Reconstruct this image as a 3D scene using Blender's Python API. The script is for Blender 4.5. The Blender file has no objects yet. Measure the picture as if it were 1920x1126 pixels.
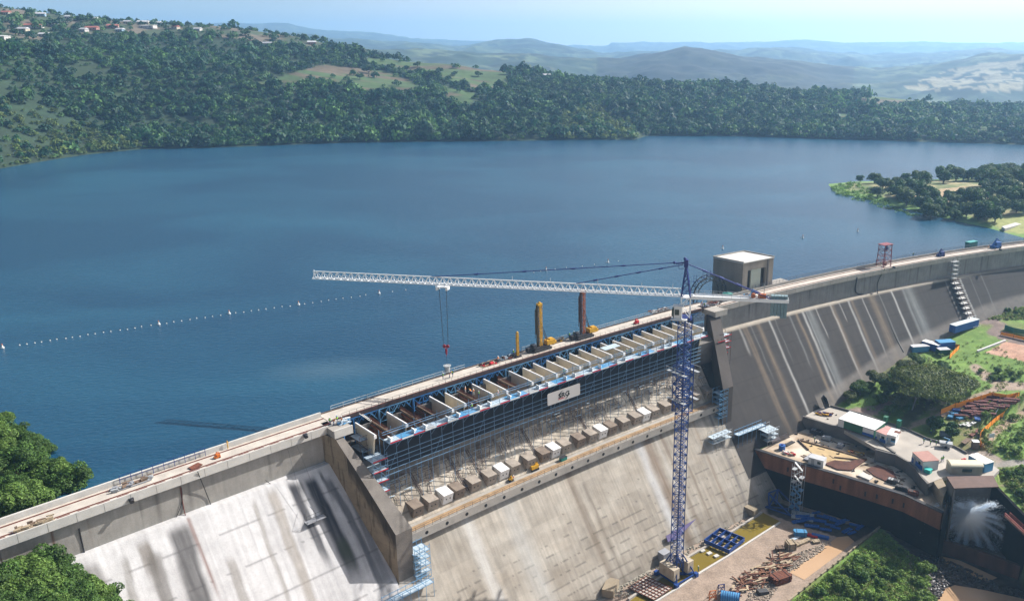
import bpy, math, random
import numpy as np
from mathutils import Vector, Matrix
R = math.radians
C = bpy.context.scene.collection
sc = bpy.context.scene

# ------------------------------------------------------------------ camera, sky, sun, exposure
F_PX, CX, CY, IW, IH, CAMZ = 1536.0, 1110.0, 563.0, 1920.0, 1126.0, 75.0
PITCH = math.atan(478 / F_PX)
cam = bpy.data.cameras.new('camera'); camo = bpy.data.objects.new('camera', cam); C.objects.link(camo)
camo.location = (0, 0, CAMZ); camo.rotation_euler = (math.pi / 2 - PITCH, 0, 0)
cam.sensor_width = 36; cam.lens = 36 * F_PX / IW; cam.shift_x = (IW / 2 - CX) / IW
cam.clip_start = 1; cam.clip_end = 40000
sc.camera = camo
SUN_EL, SUN_AZ = 39.0, 29.0            # azimuth counted from +x towards +y
w = bpy.data.worlds.new('World'); sc.world = w; w.use_nodes = True
nt = w.node_tree; sky = nt.nodes.new('ShaderNodeTexSky'); sky.sky_type = 'NISHITA'; sky.sun_disc = False
sky.sun_elevation = R(SUN_EL); sky.sun_rotation = R(90 - SUN_AZ)
sky.air_density = 1.0; sky.dust_density = 7.0; sky.ozone_density = 1.2; sky.altitude = 100
NN, LL = nt.nodes, nt.links; tcw = NN.new('ShaderNodeTexCoord'); sx_ = NN.new('ShaderNodeSeparateXYZ'); LL.new(tcw.outputs['Generated'], sx_.inputs[0])
mz = NN.new('ShaderNodeMapRange'); mz.interpolation_type = 'SMOOTHSTEP'; mz.inputs[1].default_value = .04; mz.inputs[2].default_value = .30; mz.inputs[3].default_value = .92; mz.inputs[4].default_value = 0; LL.new(sx_.outputs[2], mz.inputs[0])
ma = NN.new('ShaderNodeMapRange'); ma.interpolation_type = 'SMOOTHSTEP'; ma.inputs[1].default_value = -.5; ma.inputs[2].default_value = .42; LL.new(sx_.outputs[0], ma.inputs[0])
hzc = NN.new('ShaderNodeMix'); hzc.data_type = 'RGBA'; hzc.inputs[6].default_value = (5.6, 6.9, 7.2, 1); hzc.inputs[7].default_value = (14.5, 12.8, 11.4, 1); LL.new(ma.outputs[0], hzc.inputs[0])   # pale dusty air low over the horizon, whitest towards the sun
mxw = NN.new('ShaderNodeMix'); mxw.data_type = 'RGBA'; LL.new(mz.outputs[0], mxw.inputs[0]); LL.new(sky.outputs[0], mxw.inputs[6]); LL.new(hzc.outputs[2], mxw.inputs[7])
LL.new(mxw.outputs[2], nt.nodes['Background'].inputs[0]); nt.nodes['Background'].inputs[1].default_value = 0.06
sl = bpy.data.lights.new('sun', 'SUN'); sl.energy = 5.0; sl.angle = R(0.5); sl.color = (1, .96, .91)
so = bpy.data.objects.new('sun', sl); C.objects.link(so)
sd = Vector((math.cos(R(SUN_AZ)) * math.cos(R(SUN_EL)), math.sin(R(SUN_AZ)) * math.cos(R(SUN_EL)), math.sin(R(SUN_EL))))
so.rotation_euler = sd.to_track_quat('Z', 'Y').to_euler(); so.location = (0, 0, 200)
sc.view_settings.view_transform = 'Standard'; sc.view_settings.look = 'None'
sc.view_settings.exposure = 0.92; sc.view_settings.gamma = 1
sc.render.engine = 'CYCLES'
sc.cycles.max_bounces = 6; sc.cycles.diffuse_bounces = 3; sc.cycles.volume_bounces = 1; sc.cycles.transparent_max_bounces = 12
sc.cycles.use_denoising = True

# ------------------------------------------------------------------ site survey: pixel -> point at a known height, dam axis
def ray(px, py):
    a = (px - CX) / F_PX; b = (CY - py) / F_PX
    return (a, math.cos(PITCH) + b * math.sin(PITCH), -math.sin(PITCH) + b * math.cos(PITCH))
def at(px, py, z):
    r = ray(px, py); t = (z - CAMZ) / r[2]
    return Vector((r[0] * t, r[1] * t, z))
def head(s):
    s = np.clip(s, -200, 355)
    return np.radians(-1.04660379e-04 * s * s - 3.50604671e-02 * s + 4.68864522e+01)
AX = {}
S0 = -300
_x, _y = -98.46, 119.4; _up = [(0., _x, _y)]
for _i in range(900):
    h = head(_i + .5); _x += math.cos(h); _y += math.sin(h); _up.append((_i + 1., _x, _y))
_x, _y = -98.46, 119.4; _lo = []
for _i in range(300):
    h = head(-_i - .5); _x -= math.cos(h); _y -= math.sin(h); _lo.append((-_i - 1., _x, _y))
AXT = np.array(_lo[::-1] + _up)
def axis(s):
    return np.interp(s, AXT[:, 0], AXT[:, 1]), np.interp(s, AXT[:, 0], AXT[:, 2])
def Wn(s, n, z=0):
    """dam coordinates -> world: s along the crest from the left, n downstream, z up"""
    x, y = axis(s); h = head(s)
    return x + np.sin(h) * n, y - np.cos(h) * n, z + 0 * s + 0 * n
def W(s, n, z=0):
    s = float(s); i = min(max(int(math.floor(s + 300)), 0), len(AXT) - 2); f = s - AXT[i, 0]; q = min(max(s, -200.), 355.); h = math.radians(-1.04660379e-04 * q * q - 3.50604671e-02 * q + 46.8864522)
    return Vector((AXT[i, 1] + (AXT[i + 1, 1] - AXT[i, 1]) * f + math.sin(h) * n, AXT[i, 2] + (AXT[i + 1, 2] - AXT[i, 2]) * f - math.cos(h) * n, z))
def SNv(x, y):
    d = (AXT[::8, 1] - x) ** 2 + (AXT[::8, 2] - y) ** 2; i = int(d.argmin()) * 8; lo = max(0, i - 8); d = (AXT[lo:i + 9, 1] - x) ** 2 + (AXT[lo:i + 9, 2] - y) ** 2; i = lo + int(d.argmin()); s = AXT[i, 0]; h = float(head(s))
    dx, dy = x - AXT[i, 1], y - AXT[i, 2]
    return s + dx * math.cos(h) + dy * math.sin(h), dx * math.sin(h) - dy * math.cos(h)
def SN(px, py, z):
    p = at(px, py, z); return SNv(p.x, p.y)
def hd(s): return float(head(s))
def hit(px, py, zf, top=-2.0, bot=-60.0):
    """where the line of sight meets the ground zf(s,n)"""
    z = top
    for st in (2.0, .2):
        while z > bot:
            s, n = SN(px, py, z)
            if zf(s, n) >= z: break
            z -= st
        if st == 2.0: z += 2.0
    return at(px, py, z)

# ------------------------------------------------------------------ materials
MATS = {}
def mat(name, col, rough=.8, var=.2, scale=.6, bump=0., metal=0., attr=None, col2=None, fine=8., trans=0., spec=.4, stretch=None, coord='pos'):
    if name in MATS: return MATS[name]
    col = tuple(c * .74 for c in col); col2 = tuple(c * .74 for c in col2) if col2 else None
    m = bpy.data.materials.new(name); m.use_nodes = True; t = m.node_tree; N = t.nodes; L = t.links
    b = N['Principled BSDF']; b.inputs['Roughness'].default_value = rough; b.inputs['Metallic'].default_value = metal
    b.inputs['Specular IOR Level'].default_value = spec
    if coord == 'pos': g = N.new('ShaderNodeNewGeometry'); src = g.outputs['Position']
    else: g = N.new('ShaderNodeTexCoord'); src = g.outputs['UV' if coord == 'uv' else 'Object']
    if stretch:
        mp = N.new('ShaderNodeMapping'); mp.inputs['Scale'].default_value = stretch; L.new(src, mp.inputs[0]); src2 = mp.outputs[0]
    else: src2 = src
    n1 = N.new('ShaderNodeTexNoise'); n1.inputs['Scale'].default_value = scale; n1.inputs['Detail'].default_value = 6; L.new(src2, n1.inputs['Vector'])
    n2 = N.new('ShaderNodeTexNoise'); n2.inputs['Scale'].default_value = fine; n2.inputs['Detail'].default_value = 3; L.new(src, n2.inputs['Vector'])
    ad = N.new('ShaderNodeMath'); ad.operation = 'ADD'; L.new(n1.outputs[0], ad.inputs[0]); L.new(n2.outputs[0], ad.inputs[1])
    if attr:
        a = N.new('ShaderNodeAttribute'); a.attribute_name = attr; basec = a.outputs['Color']
    else: basec = None
    mr = N.new('ShaderNodeMapRange'); mr.inputs[1].default_value = .7; mr.inputs[2].default_value = 1.3
    mr.inputs[3].default_value = 1 - var; mr.inputs[4].default_value = 1 + var; mr.clamp = False; L.new(ad.outputs[0], mr.inputs[0])
    mx = N.new('ShaderNodeMix'); mx.data_type = 'RGBA'; mx.blend_type = 'MULTIPLY'; mx.inputs[0].default_value = 1
    if basec: L.new(basec, mx.inputs[6])
    elif col2:
        cr = N.new('ShaderNodeMix'); cr.data_type = 'RGBA'; cr.inputs[6].default_value = (*col, 1); cr.inputs[7].default_value = (*col2, 1)
        m3 = N.new('ShaderNodeMapRange'); m3.inputs[1].default_value = .4; m3.inputs[2].default_value = .6; L.new(n1.outputs[0], m3.inputs[0])
        L.new(m3.outputs[0], cr.inputs[0]); L.new(cr.outputs[2], mx.inputs[6])
    else: mx.inputs[6].default_value = (*col, 1)
    L.new(mr.outputs[0], mx.inputs[7]); L.new(mx.outputs[2], b.inputs['Base Color'])
    if bump:
        bp = N.new('ShaderNodeBump'); bp.inputs['Strength'].default_value = 1; bp.inputs['Distance'].default_value = bump
        L.new(ad.outputs[0], bp.inputs['Height']); L.new(bp.outputs[0], b.inputs['Normal'])
    if trans:
        tr = N.new('ShaderNodeBsdfTranslucent'); L.new(mx.outputs[2], tr.inputs[0]); ms = N.new('ShaderNodeMixShader'); ms.inputs[0].default_value = trans
        L.new(b.outputs[0], ms.inputs[1]); L.new(tr.outputs[0], ms.inputs[2]); L.new(ms.outputs[0], N['Material Output'].inputs[0])
    MATS[name] = m; return m
concrete = mat('concrete', (.40, .37, .33), .9, .22, .35, .01)
concrete_pale = mat('concrete_pale', (.58, .56, .52), .9, .15, .5)
concrete_dark = mat('concrete_dark', (.16, .15, .14), .9, .3, .3)
concrete_tan = mat('concrete_tan', (.33, .27, .19), .9, .4, .12, .01, stretch=(1, 1, .5))
concrete_fresh = mat('concrete_fresh', (.72, .64, .50), .85, .2, .5)
cap_white = mat('cap_white', (.88, .87, .86), .8, .06)
concrete_black = mat('concrete_black', (.010, .010, .011), .9, .4, .4, spec=.05)
rustwall = mat('rust_wall', (.21, .088, .042), .9, .6, .5, stretch=(1, 1, .15))
steel_blue = mat('steel_blue', (.009, .055, .25), .45, .15, 1)
steel_navy = mat('steel_navy', (.012, .03, .19), .5, .15, 1)
steel_white = mat('steel_white', (.95, .97, .98), .4, .05)
steel_lightblue = mat('steel_lightblue', (.15, .36, .60), .4, .15, 1)
scaf_steel = mat('scaffold_steel', (.16, .30, .47), .4, .25, 1.5)
galv = mat('galvanised_steel', (.42, .44, .45), .5, .2, 1)
dark_steel = mat('dark_steel', (.035, .035, .04), .5, .3, 1)
rust_steel = mat('rusty_steel', (.17, .055, .03), .85, .4, 1)
rail_red = mat('rail_red', (.17, .05, .035), .7, .3, 1)
yellow_paint = mat('yellow_paint', (.62, .34, .02), .5, .2, 1.5)
orange_paint = mat('orange_paint', (.65, .17, .02), .5, .2, 1)
orange_mesh = mat('orange_mesh', (1.25, .40, .02), .7, .1, 1)
red_paint = mat('red_paint', (.55, .02, .03), .5, .15, 1)
white_paint = mat('white_paint', (.80, .80, .78), .5, .06, .8)
blue_box = mat('blue_paint', (.02, .12, .42), .5, .15, .8)
sky_box = mat('sky_blue_paint', (.08, .30, .55), .5, .15, .8)
teal_box = mat('teal_paint', (.01, .20, .17), .5, .15, .8)
green_box = mat('green_paint', (.03, .16, .09), .6, .15, .8)
glass_dark = mat('dark_glass', (.02, .05, .045), .1, .1, 1)
black = mat('black_rubber', (.012, .012, .014), .7, .2, 1)
shade_dark = mat('shade_panel', (.018, .026, .042), .9, .5, .5)
timber = mat('timber', (.42, .33, .22), .8, .3, 1.2)
timber_pale = mat('pale_boards', (.46, .56, .64), .7, .3, 1.2)
timber_dark = mat('weathered_timber', (.19, .13, .09), .85, .35, 1.2)
tarp_grey = mat('grey_sheet', (.33, .34, .37), .6, .12, .6)
purple_sheet = mat('purple_sheet', (.11, .085, .21), .6, .12, .6)
bark = mat('bark', (.13, .10, .07), .9, .3, 3)
deck_conc = mat('deck_concrete', (.54, .49, .43), .9, .22, .5, .005)
plaster = mat('plaster', (.62, .60, .58), .85, .1, .5)
roof_red = mat('roof_red', (.36, .12, .09), .8, .15, .5)
roof_grey = mat('roof_sheet', (.55, .56, .58), .5, .15, .5)
orange_light = mat('sand_tan', (.46, .35, .22), .95, .25, .25)

def leafmat(name, tr=.35):
    m = mat(name, (.05, .1, .03), .65, .12, .5, attr='tint', trans=tr, spec=.3); return m
leaf = leafmat('foliage')
ground_m = mat('ground', (.1, .1, .1), .95, .28, .35, .06, attr='tint', fine=2.2)
face_m = mat('dam_face', (.3, .3, .3), .88, .14, .5, .015, attr='tint', fine=5)
hill_m = mat('hillside', (.1, .1, .1), .95, .35, .02, 0, attr='tint', fine=.12)

def water_mat(name, col, rough, bumpd, scale, col2=None):
    m = bpy.data.materials.new(name); m.use_nodes = True; t = m.node_tree; N = t.nodes; L = t.links
    b = N['Principled BSDF']; b.inputs['Roughness'].default_value = rough; b.inputs['IOR'].default_value = 1.33
    g = N.new('ShaderNodeNewGeometry'); mp = N.new('ShaderNodeMapping'); mp.inputs['Scale'].default_value = (1, 1.8, 1); mp.inputs['Rotation'].default_value = (0, 0, R(-20))
    L.new(g.outputs['Position'], mp.inputs[0])
    n1 = N.new('ShaderNodeTexNoise'); n1.inputs['Scale'].default_value = scale; n1.inputs['Detail'].default_value = 4; L.new(mp.outputs[0], n1.inputs['Vector'])
    n2 = N.new('ShaderNodeTexNoise'); n2.inputs['Scale'].default_value = .008; n2.inputs['Detail'].default_value = 4; n2.inputs['Distortion'].default_value = .6; L.new(mp.outputs[0], n2.inputs['Vector'])
    bp = N.new('ShaderNodeBump'); bp.inputs['Strength'].default_value = 1; bp.inputs['Distance'].default_value = bumpd
    L.new(n1.outputs[0], bp.inputs['Height']); L.new(bp.outputs[0], b.inputs['Normal'])
    mr = N.new('ShaderNodeMapRange'); mr.inputs[1].default_value = .42; mr.inputs[2].default_value = .66; L.new(n2.outputs[0], mr.inputs[0])
    mx = N.new('ShaderNodeMix'); mx.data_type = 'RGBA'; mx.inputs[6].default_value = (*col, 1); mx.inputs[7].default_value = (*(col2 or col), 1)
    L.new(mr.outputs[0], mx.inputs[0]); L.new(mx.outputs[2], b.inputs['Base Color'])
    if col2 and scale == .5:   # a pale sheen near the dam, painted into the water's base colour
        pc = at(622, 694, -8); m2 = N.new('ShaderNodeMapping'); m2.vector_type = 'TEXTURE'; m2.inputs['Location'].default_value = tuple(pc); m2.inputs['Rotation'].default_value = (0, 0, R(8)); m2.inputs['Scale'].default_value = (17, 8, 50); L.new(g.outputs['Position'], m2.inputs[0])
        ln = N.new('ShaderNodeVectorMath'); ln.operation = 'LENGTH'; L.new(m2.outputs[0], ln.inputs[0]); ad = N.new('ShaderNodeMath'); ad.operation = 'MULTIPLY_ADD'; ad.inputs[1].default_value = 1.6; L.new(n2.outputs[0], ad.inputs[0]); L.new(ln.outputs['Value'], ad.inputs[2])
        q = N.new('ShaderNodeMapRange'); q.inputs[1].default_value = 1.0; q.inputs[2].default_value = 2.1; q.inputs[3].default_value = .15; q.inputs[4].default_value = 0; L.new(ad.outputs[0], q.inputs[0])
        m5 = N.new('ShaderNodeMix'); m5.data_type = 'RGBA'; L.new(q.outputs[0], m5.inputs[0]); L.new(mx.outputs[2], m5.inputs[6]); m5.inputs[7].default_value = (.16, .22, .24, 1); L.new(m5.outputs[2], b.inputs['Base Color'])
    return m
lake_m = water_mat('lake_water', (.008, .044, .088), .24, .28, .5, (.014, .068, .118))

# ------------------------------------------------------------------ mesh building
class MB:
    def __init__(s): s.v = []; s.f = []; s.mi = []
    def add(s, vs, fs, mi=0):
        o = len(s.v); s.v += [tuple(v) for v in vs]; s.f += [tuple(i + o for i in f) for f in fs]; s.mi += [mi] * len(fs); return s
    def hexa(s, p, mi=0):   # 8 points: bottom 4 (ccw), top 4
        return s.add(p, [(3, 2, 1, 0), (4, 5, 6, 7), (0, 1, 5, 4), (1, 2, 6, 5), (2, 3, 7, 6), (3, 0, 4, 7)], mi)
    def box(s, c, d, rz=0, mi=0):
        x, y, z = d[0] / 2, d[1] / 2, d[2] / 2; cr, sr = math.cos(rz), math.sin(rz); P = []
        for zz in (-z, z):
            for a, b in ((-x, -y), (x, -y), (x, y), (-x, y)):
                P.append((c[0] + a * cr - b * sr, c[1] + a * sr + b * cr, c[2] + zz))
        return s.hexa(P, mi)
    def bar(s, a, b, w=.1, h=None, mi=0):
        a = Vector(a); b = Vector(b); d = (b - a)
        if d.length < 1e-6: return s
        d.normalize(); u = d.cross(Vector((0, 0, 1)))
        if u.length < .05: u = d.cross(Vector((1, 0, 0)))
        u.normalize(); v = u.cross(d); h = h or w; u *= w / 2; v *= h / 2
        P = [a - u - v, a + u - v, a + u + v, a - u + v, b - u - v, b + u - v, b + u + v, b - u + v]
        return s.add(P, [(0, 1, 2, 3), (7, 6, 5, 4), (0, 4, 5, 1), (1, 5, 6, 2), (2, 6, 7, 3), (3, 7, 4, 0)], mi)
    def cyl(s, a, b, r0, r1=None, n=10, mi=0, caps=True):
        a = Vector(a); b = Vector(b); r1 = r0 if r1 is None else r1; d = (b - a).normalized(); u = d.cross(Vector((0, 0, 1)))
        if u.length < .05: u = d.cross(Vector((1, 0, 0)))
        u.normalize(); v = d.cross(u); P = []
        for p, r in ((a, r0), (b, r1)):
            for i in range(n):
                t = 2 * math.pi * i / n; P.append(p + u * (r * math.cos(t)) + v * (r * math.sin(t)))
        fs = [(i, (i + 1) % n, n + (i + 1) % n, n + i) for i in range(n)]
        if caps: fs += [tuple(range(n - 1, -1, -1)), tuple(range(n, 2 * n))]
        return s.add(P, fs, mi)
    def ball(s, c, r, n=10, m=6, mi=0, sz=1.):
        P = [(c[0], c[1], c[2] + r * sz)]
        for j in range(1, m):
            for i in range(n):
                t = 2 * math.pi * i / n; p = math.pi * j / m
                P.append((c[0] + r * math.sin(p) * math.cos(t), c[1] + r * math.sin(p) * math.sin(t), c[2] + r * sz * math.cos(p)))
        P.append((c[0], c[1], c[2] - r * sz)); fs = [(0, 1 + i, 1 + (i + 1) % n) for i in range(n)]
        for j in range(m - 2):
            for i in range(n):
                a = 1 + j * n + i; b = 1 + j * n + (i + 1) % n; fs.append((a, a + n, b + n, b))
        l = len(P) - 1; o = 1 + (m - 2) * n; fs += [(l, o + (i + 1) % n, o + i) for i in range(n)]
        return s.add(P, fs, mi)
    def prism(s, poly, z0, z1, mi=0):
        n = len(poly); a = sum(poly[i][0] * poly[(i + 1) % n][1] - poly[(i + 1) % n][0] * poly[i][1] for i in range(n))
        if a < 0: poly = poly[::-1]
        P = [(p[0], p[1], z0) for p in poly] + [(p[0], p[1], z1) for p in poly]
        return s.add(P, [tuple(range(n - 1, -1, -1)), tuple(range(n, 2 * n))] + [(i, (i + 1) % n, n + (i + 1) % n, n + i) for i in range(n)], mi)
    def tube(s, pts, r, n=5, mi=0):
        for a, b in zip(pts[:-1], pts[1:]): s.cyl(a, b, r, n=n, mi=mi)
        return s
ORG = {}
def setp(o, label=None, cat=None, group=None, kind=None):
    if label: o['label'] = label
    if cat: o['category'] = cat
    if group: o['group'] = group
    if kind: o['kind'] = kind
    return o
def thing(name, loc, label, cat, group=None, rz=0):
    o = bpy.data.objects.new(name, None); C.objects.link(o); o.location = loc; o.rotation_euler = (0, 0, rz)
    o.empty_display_size = .3
    ORG[o.name] = (Vector(loc), rz); return setp(o, label, cat, group)
def obj(name, mb, mats, parent=None, world=True, label=None, smooth=False):
    """link the collected shapes as ONE mesh; world=True: coordinates are world, made local to the parent's base"""
    me = bpy.data.meshes.new(name); v = mb.v; org = None
    if parent is not None: org = ORG[parent.name]
    if world and org is not None:
        o0, rz = org; c, s_ = math.cos(-rz), math.sin(-rz)
        v = [((p[0] - o0.x) * c - (p[1] - o0.y) * s_, (p[0] - o0.x) * s_ + (p[1] - o0.y) * c, p[2] - o0.z) for p in v]
    me.from_pydata(v, [], mb.f)
    if not isinstance(mats, (list, tuple)): mats = [mats]
    for m in mats: me.materials.append(m)
    if any(mb.mi): me.polygons.foreach_set('material_index', mb.mi)
    if smooth: me.polygons.foreach_set('use_smooth', [True] * len(me.polygons))
    me.update(); o = bpy.data.objects.new(name, me); C.objects.link(o)
    if parent is not None: o.parent = parent; ORG[o.name] = org
    else: ORG[o.name] = (Vector((0, 0, 0)), 0)
    if label: o['label'] = label
    return o
KIDS = {}
def children(o): return list(o.children)
def dup(o, loc, rz=0, scale=1., label=None, group=None, parent=None):
    """copy of a thing with copies of its parts and sub-parts"""
    if o.name not in KIDS: KIDS[o.name] = children(o)
    c = o.copy(); C.objects.link(c)
    if parent is None:
        c.location = loc; c.rotation_euler = (0, 0, rz)
        c.scale = (scale,) * 3 if not isinstance(scale, tuple) else scale
        if label: c['label'] = label
        if group: c['group'] = group
        ORG[c.name] = (Vector(loc), rz)
    else: c.parent = parent
    for k in KIDS[o.name]: dup(k, None, parent=c)
    return c
def grid_mesh(name, X, Y, Z, tint, m, parent=None, smooth=True, uv=None):
    """surface from 2-D arrays with a per-vertex colour"""
    a, b = X.shape; me = bpy.data.meshes.new(name)
    org = Vector((0, 0, 0)) if parent is None else ORG[parent.name][0]
    co = np.stack([X - org.x, Y - org.y, Z - org.z], -1).reshape(-1, 3).astype(np.float32)
    i = np.arange(a * b).reshape(a, b); q = np.stack([i[:-1, :-1], i[1:, :-1], i[1:, 1:], i[:-1, 1:]], -1).reshape(-1, 4)
    e1 = co[q[0, 1]] - co[q[0, 0]]; 
    np_mesh(me, co, q)
    if tint is not None:
        tint = tint * (.60 if m is face_m else .86)
        at_ = me.color_attributes.new('tint', 'FLOAT_COLOR', 'POINT')
        c4 = np.concatenate([tint.reshape(-1, 3), np.ones((a * b, 1))], 1).astype(np.float32); at_.data.foreach_set('color', c4.ravel())
    if smooth: me.polygons.foreach_set('use_smooth', np.ones(len(q), bool))
    me.materials.append(m); me.update(); o = bpy.data.objects.new(name, me); C.objects.link(o)
    if parent is not None: o.parent = parent; ORG[o.name] = ORG[parent.name]
    else: ORG[o.name] = (Vector((0, 0, 0)), 0)
    return o
def np_mesh(me, co, q):
    k = q.shape[1]; me.vertices.add(len(co)); me.vertices.foreach_set('co', np.ascontiguousarray(co, np.float32).ravel())
    me.loops.add(q.size); me.loops.foreach_set('vertex_index', q.ravel().astype(np.int32))
    me.polygons.add(len(q)); me.polygons.foreach_set('loop_start', (np.arange(len(q)) * k).astype(np.int32))
    me.update(calc_edges=True)
# value noise
_rs = np.random.RandomState(7); _NT = _rs.rand(256, 256)
def vnoise(x, y):
    xi = np.floor(x).astype(int); yi = np.floor(y).astype(int); fx = x - xi; fy = y - yi
    fx = fx * fx * (3 - 2 * fx); fy = fy * fy * (3 - 2 * fy); g = lambda a, b: _NT[a % 256, b % 256]
    return (g(xi, yi) * (1 - fx) + g(xi + 1, yi) * fx) * (1 - fy) + (g(xi, yi + 1) * (1 - fx) + g(xi + 1, yi + 1) * fx) * fy
def fbm(x, y, o=4):
    t = 0; a = .5
    for k in range(o): t = t + a * vnoise(x * 2 ** k + 17.3 * k, y * 2 ** k + 5.7 * k); a /= 2
    return t / (1 - .5 ** o)
def lerp3(c1, c2, t): t = np.clip(t, 0, 1)[..., None]; return np.asarray(c1) * (1 - t) + np.asarray(c2) * t
def sstep(a, b, x): t = np.clip((x - a) / (b - a), 0, 1); return t * t * (3 - 2 * t)
rnd = random.Random(11)
def inpoly(px, py, poly):
    c = np.zeros(np.shape(px), bool); n = len(poly)
    for i in range(n):
        x1, y1 = poly[i][:2]; x2, y2 = poly[(i + 1) % n][:2]
        m = ((y1 > py) != (y2 > py)) & (px < (x2 - x1) * (py - y1) / ((y2 - y1) + 1e-12) + x1); c ^= m
    return c
# ------------------------------------------------------------------ lake
def polymesh(name, poly, z, m, kind=None, label=None, cat=None):
    me = bpy.data.meshes.new(name); me.from_pydata([(p[0], p[1], z) for p in poly], [], [tuple(range(len(poly)))])
    if me.polygons[0].normal.z < 0: me.flip_normals()
    me.materials.append(m); o = bpy.data.objects.new(name, me); C.objects.link(o); return setp(o, label, cat, kind=kind)
WL = -8.0
lk = [W(s, 2.0) for s in range(-60, 420, 10)]

# ------------------------------------------------------------------ far hills (rows of ridges and valleys, real distances)
def prof(pts, lift=0):
    a = []; e = []
    for p in pts:
        r = ray(p[0], p[1] + lift); a.append(math.atan2(r[0], r[1])); e.append(r[2] / math.hypot(r[0], r[1]))
    return np.array(a), np.array(e)
shore = [(-900, 300), (-300, 322), (0, 316), (160, 290), (260, 280), (400, 277), (640, 268), (900, 265), (1190, 262), (1212, 255), (1350, 255), (1500, 259), (1700, 265), (1900, 271), (2300, 280), (2900, 290)]
sha = []; shd = []
for p in shore: q = at(p[0], p[1], WL); sha.append(math.atan2(q.x, q.y)); shd.append(math.hypot(q.x, q.y))
r1 = prof([(-900, -60), (-300, -20), (0, 3), (100, 16), (200, 27), (300, 38), (400, 40), (450, 45), (560, 60), (640, 80), (700, 95), (760, 106), (850, 110), (900, 120), (1000, 128), (1080, 138), (1200, 148), (1300, 152), (1400, 157), (1500, 166), (1600, 168), (1700, 178), (1800, 188), (1920, 193), (2300, 190), (2900, 180)], 9)
r2 = prof([(-900, 60), (400, 75), (640, 90), (800, 97), (900, 100), (1000, 105), (1100, 112), (1180, 110), (1240, 95), (1285, 89), (1340, 98), (1400, 110), (1500, 118), (1560, 128), (1640, 134), (1740, 124), (1830, 108), (1920, 104), (2400, 110), (2900, 120)])
r3 = prof([(-900, 50), (560, 62), (640, 73), (760, 80), (850, 88), (930, 77), (990, 73), (1060, 86), (1130, 100), (1200, 98), (1300, 98), (1380, 96), (1460, 90), (1540, 96), (1640, 104), (1750, 100), (1850, 92), (1920, 96), (2400, 100), (2900, 100)])
r4 = prof([(-900, 40), (540, 44), (560, 50), (600, 55), (700, 61), (770, 72), (850, 76), (950, 79), (1060, 86), (1139, 86), (1146, 80), (1280, 80), (1400, 80), (1450, 78), (1490, 75), (1540, 77), (1600, 81), (1700, 78), (1800, 81), (1920, 80), (2400, 80), (2900, 85)])
lakep = [(p.x, p.y) for p in lk] + [(1000, 380)] + [((d_ + 45) * math.sin(a_), (d_ + 45) * math.cos(a_)) for a_, d_ in list(zip(sha, shd))[::-1]] + [(-900, 100)]
polymesh('water', lakep, WL, lake_m, 'structure')
def hillz(az, D):
    Ds = np.interp(az, sha, shd); D1 = np.interp(az, [-.9, -.62, -.35, -.15, .1, .3, .6], [1500, 1300, 1190, 1090, 1060, 1080, 1150])
    z1 = CAMZ + np.interp(az, *r1) * D1; z2 = CAMZ + np.interp(az, *r2) * 2600; z3 = CAMZ + np.interp(az, *r3) * 4800; z4 = CAMZ + np.interp(az, *r4) * 8500
    rows = [(Ds - 60, -16 + 0 * az), (Ds, WL + 0 * az), (Ds + 14, WL + 4 + 0 * az), (.5 * (Ds + D1), WL + (z1 - WL) * .62), (D1, z1), (D1 + 350, z1 - 35), (1900 + 0 * az, np.minimum(z1 - 50, -25)), (2600 + 0 * az, z2), (3300 + 0 * az, np.minimum(z2, z3) - 40), (4800 + 0 * az, z3), (6200 + 0 * az, z3 - 50), (8500 + 0 * az, z4), (11000 + 0 * az, z4 - 150)]
    z = np.full(np.shape(D), -16.0)
    for (da, za), (db, zb) in zip(rows[:-1], rows[1:]):
        t = np.clip((D - da) / (db - da), 0, 1); ts = t * t * (3 - 2 * t) * .55 + t * .45; m = D >= da; z = np.where(m, za + (zb - za) * ts, z)
    x = D * np.sin(az); y = D * np.cos(az)
    amp = np.clip((D - Ds) / 250, 0, 1) * 8 * (1 - .75 * np.exp(-((D - D1) / 120) ** 2)) + np.clip((D - 1300) / 1500, 0, 1) * 34 * (1 - .8 * np.exp(-((D - 8500) / 700) ** 2)) * (1 - .8 * np.exp(-((D - 4800) / 400) ** 2)) * (1 - .8 * np.exp(-((D - 2600) / 250) ** 2))
    z = z + amp * (fbm(x / 170, y / 170, 4) * 2 - 1) + np.where(D > 1500, (fbm(x / 60, y / 60, 3) - .5) * 9, 0)
    return z
CLEAR = [  # meadow and bare patches, outlined by survey points on the hillside
    [(470, 160), (600, 122), (700, 130), (760, 145), (800, 170), (700, 170), (600, 150)],
    [(680, 110), (800, 112), (950, 135), (960, 165), (880, 170), (820, 140), (740, 130), (700, 125)],
    [(830, 160), (890, 175), (880, 200), (840, 190)], [(1590, 185), (1680, 175), (1700, 195), (1620, 200)],
    [(1560, 212), (1640, 215), (1640, 228), (1570, 225)], [(1840, 235), (1910, 238), (1900, 252), (1830, 250)],
    [(0, 5), (240, 20), (440, 50), (560, 66), (640, 88), (620, 100), (440, 72), (230, 62), (60, 78), (0, 90)],
    [(1620, 180), (1920, 188), (1920, 202), (1640, 192)], [(1080, 140), (1160, 140), (1160, 152), (1080, 150)],
    [(0, 205), (3, 206), (3, 208), (0, 209)]]
def pix(x, y, z):
    Z = z - CAMZ; fw = y * math.cos(PITCH) - Z * math.sin(PITCH); u = y * math.sin(PITCH) + Z * math.cos(PITCH)
    return CX + F_PX * x / fw, CY - F_PX * u / fw
aa = np.linspace(R(-52), R(50), 620); tt = np.linspace(0, 1, 330)
AZ, TT = np.meshgrid(aa, tt, indexing='ij')
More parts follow.
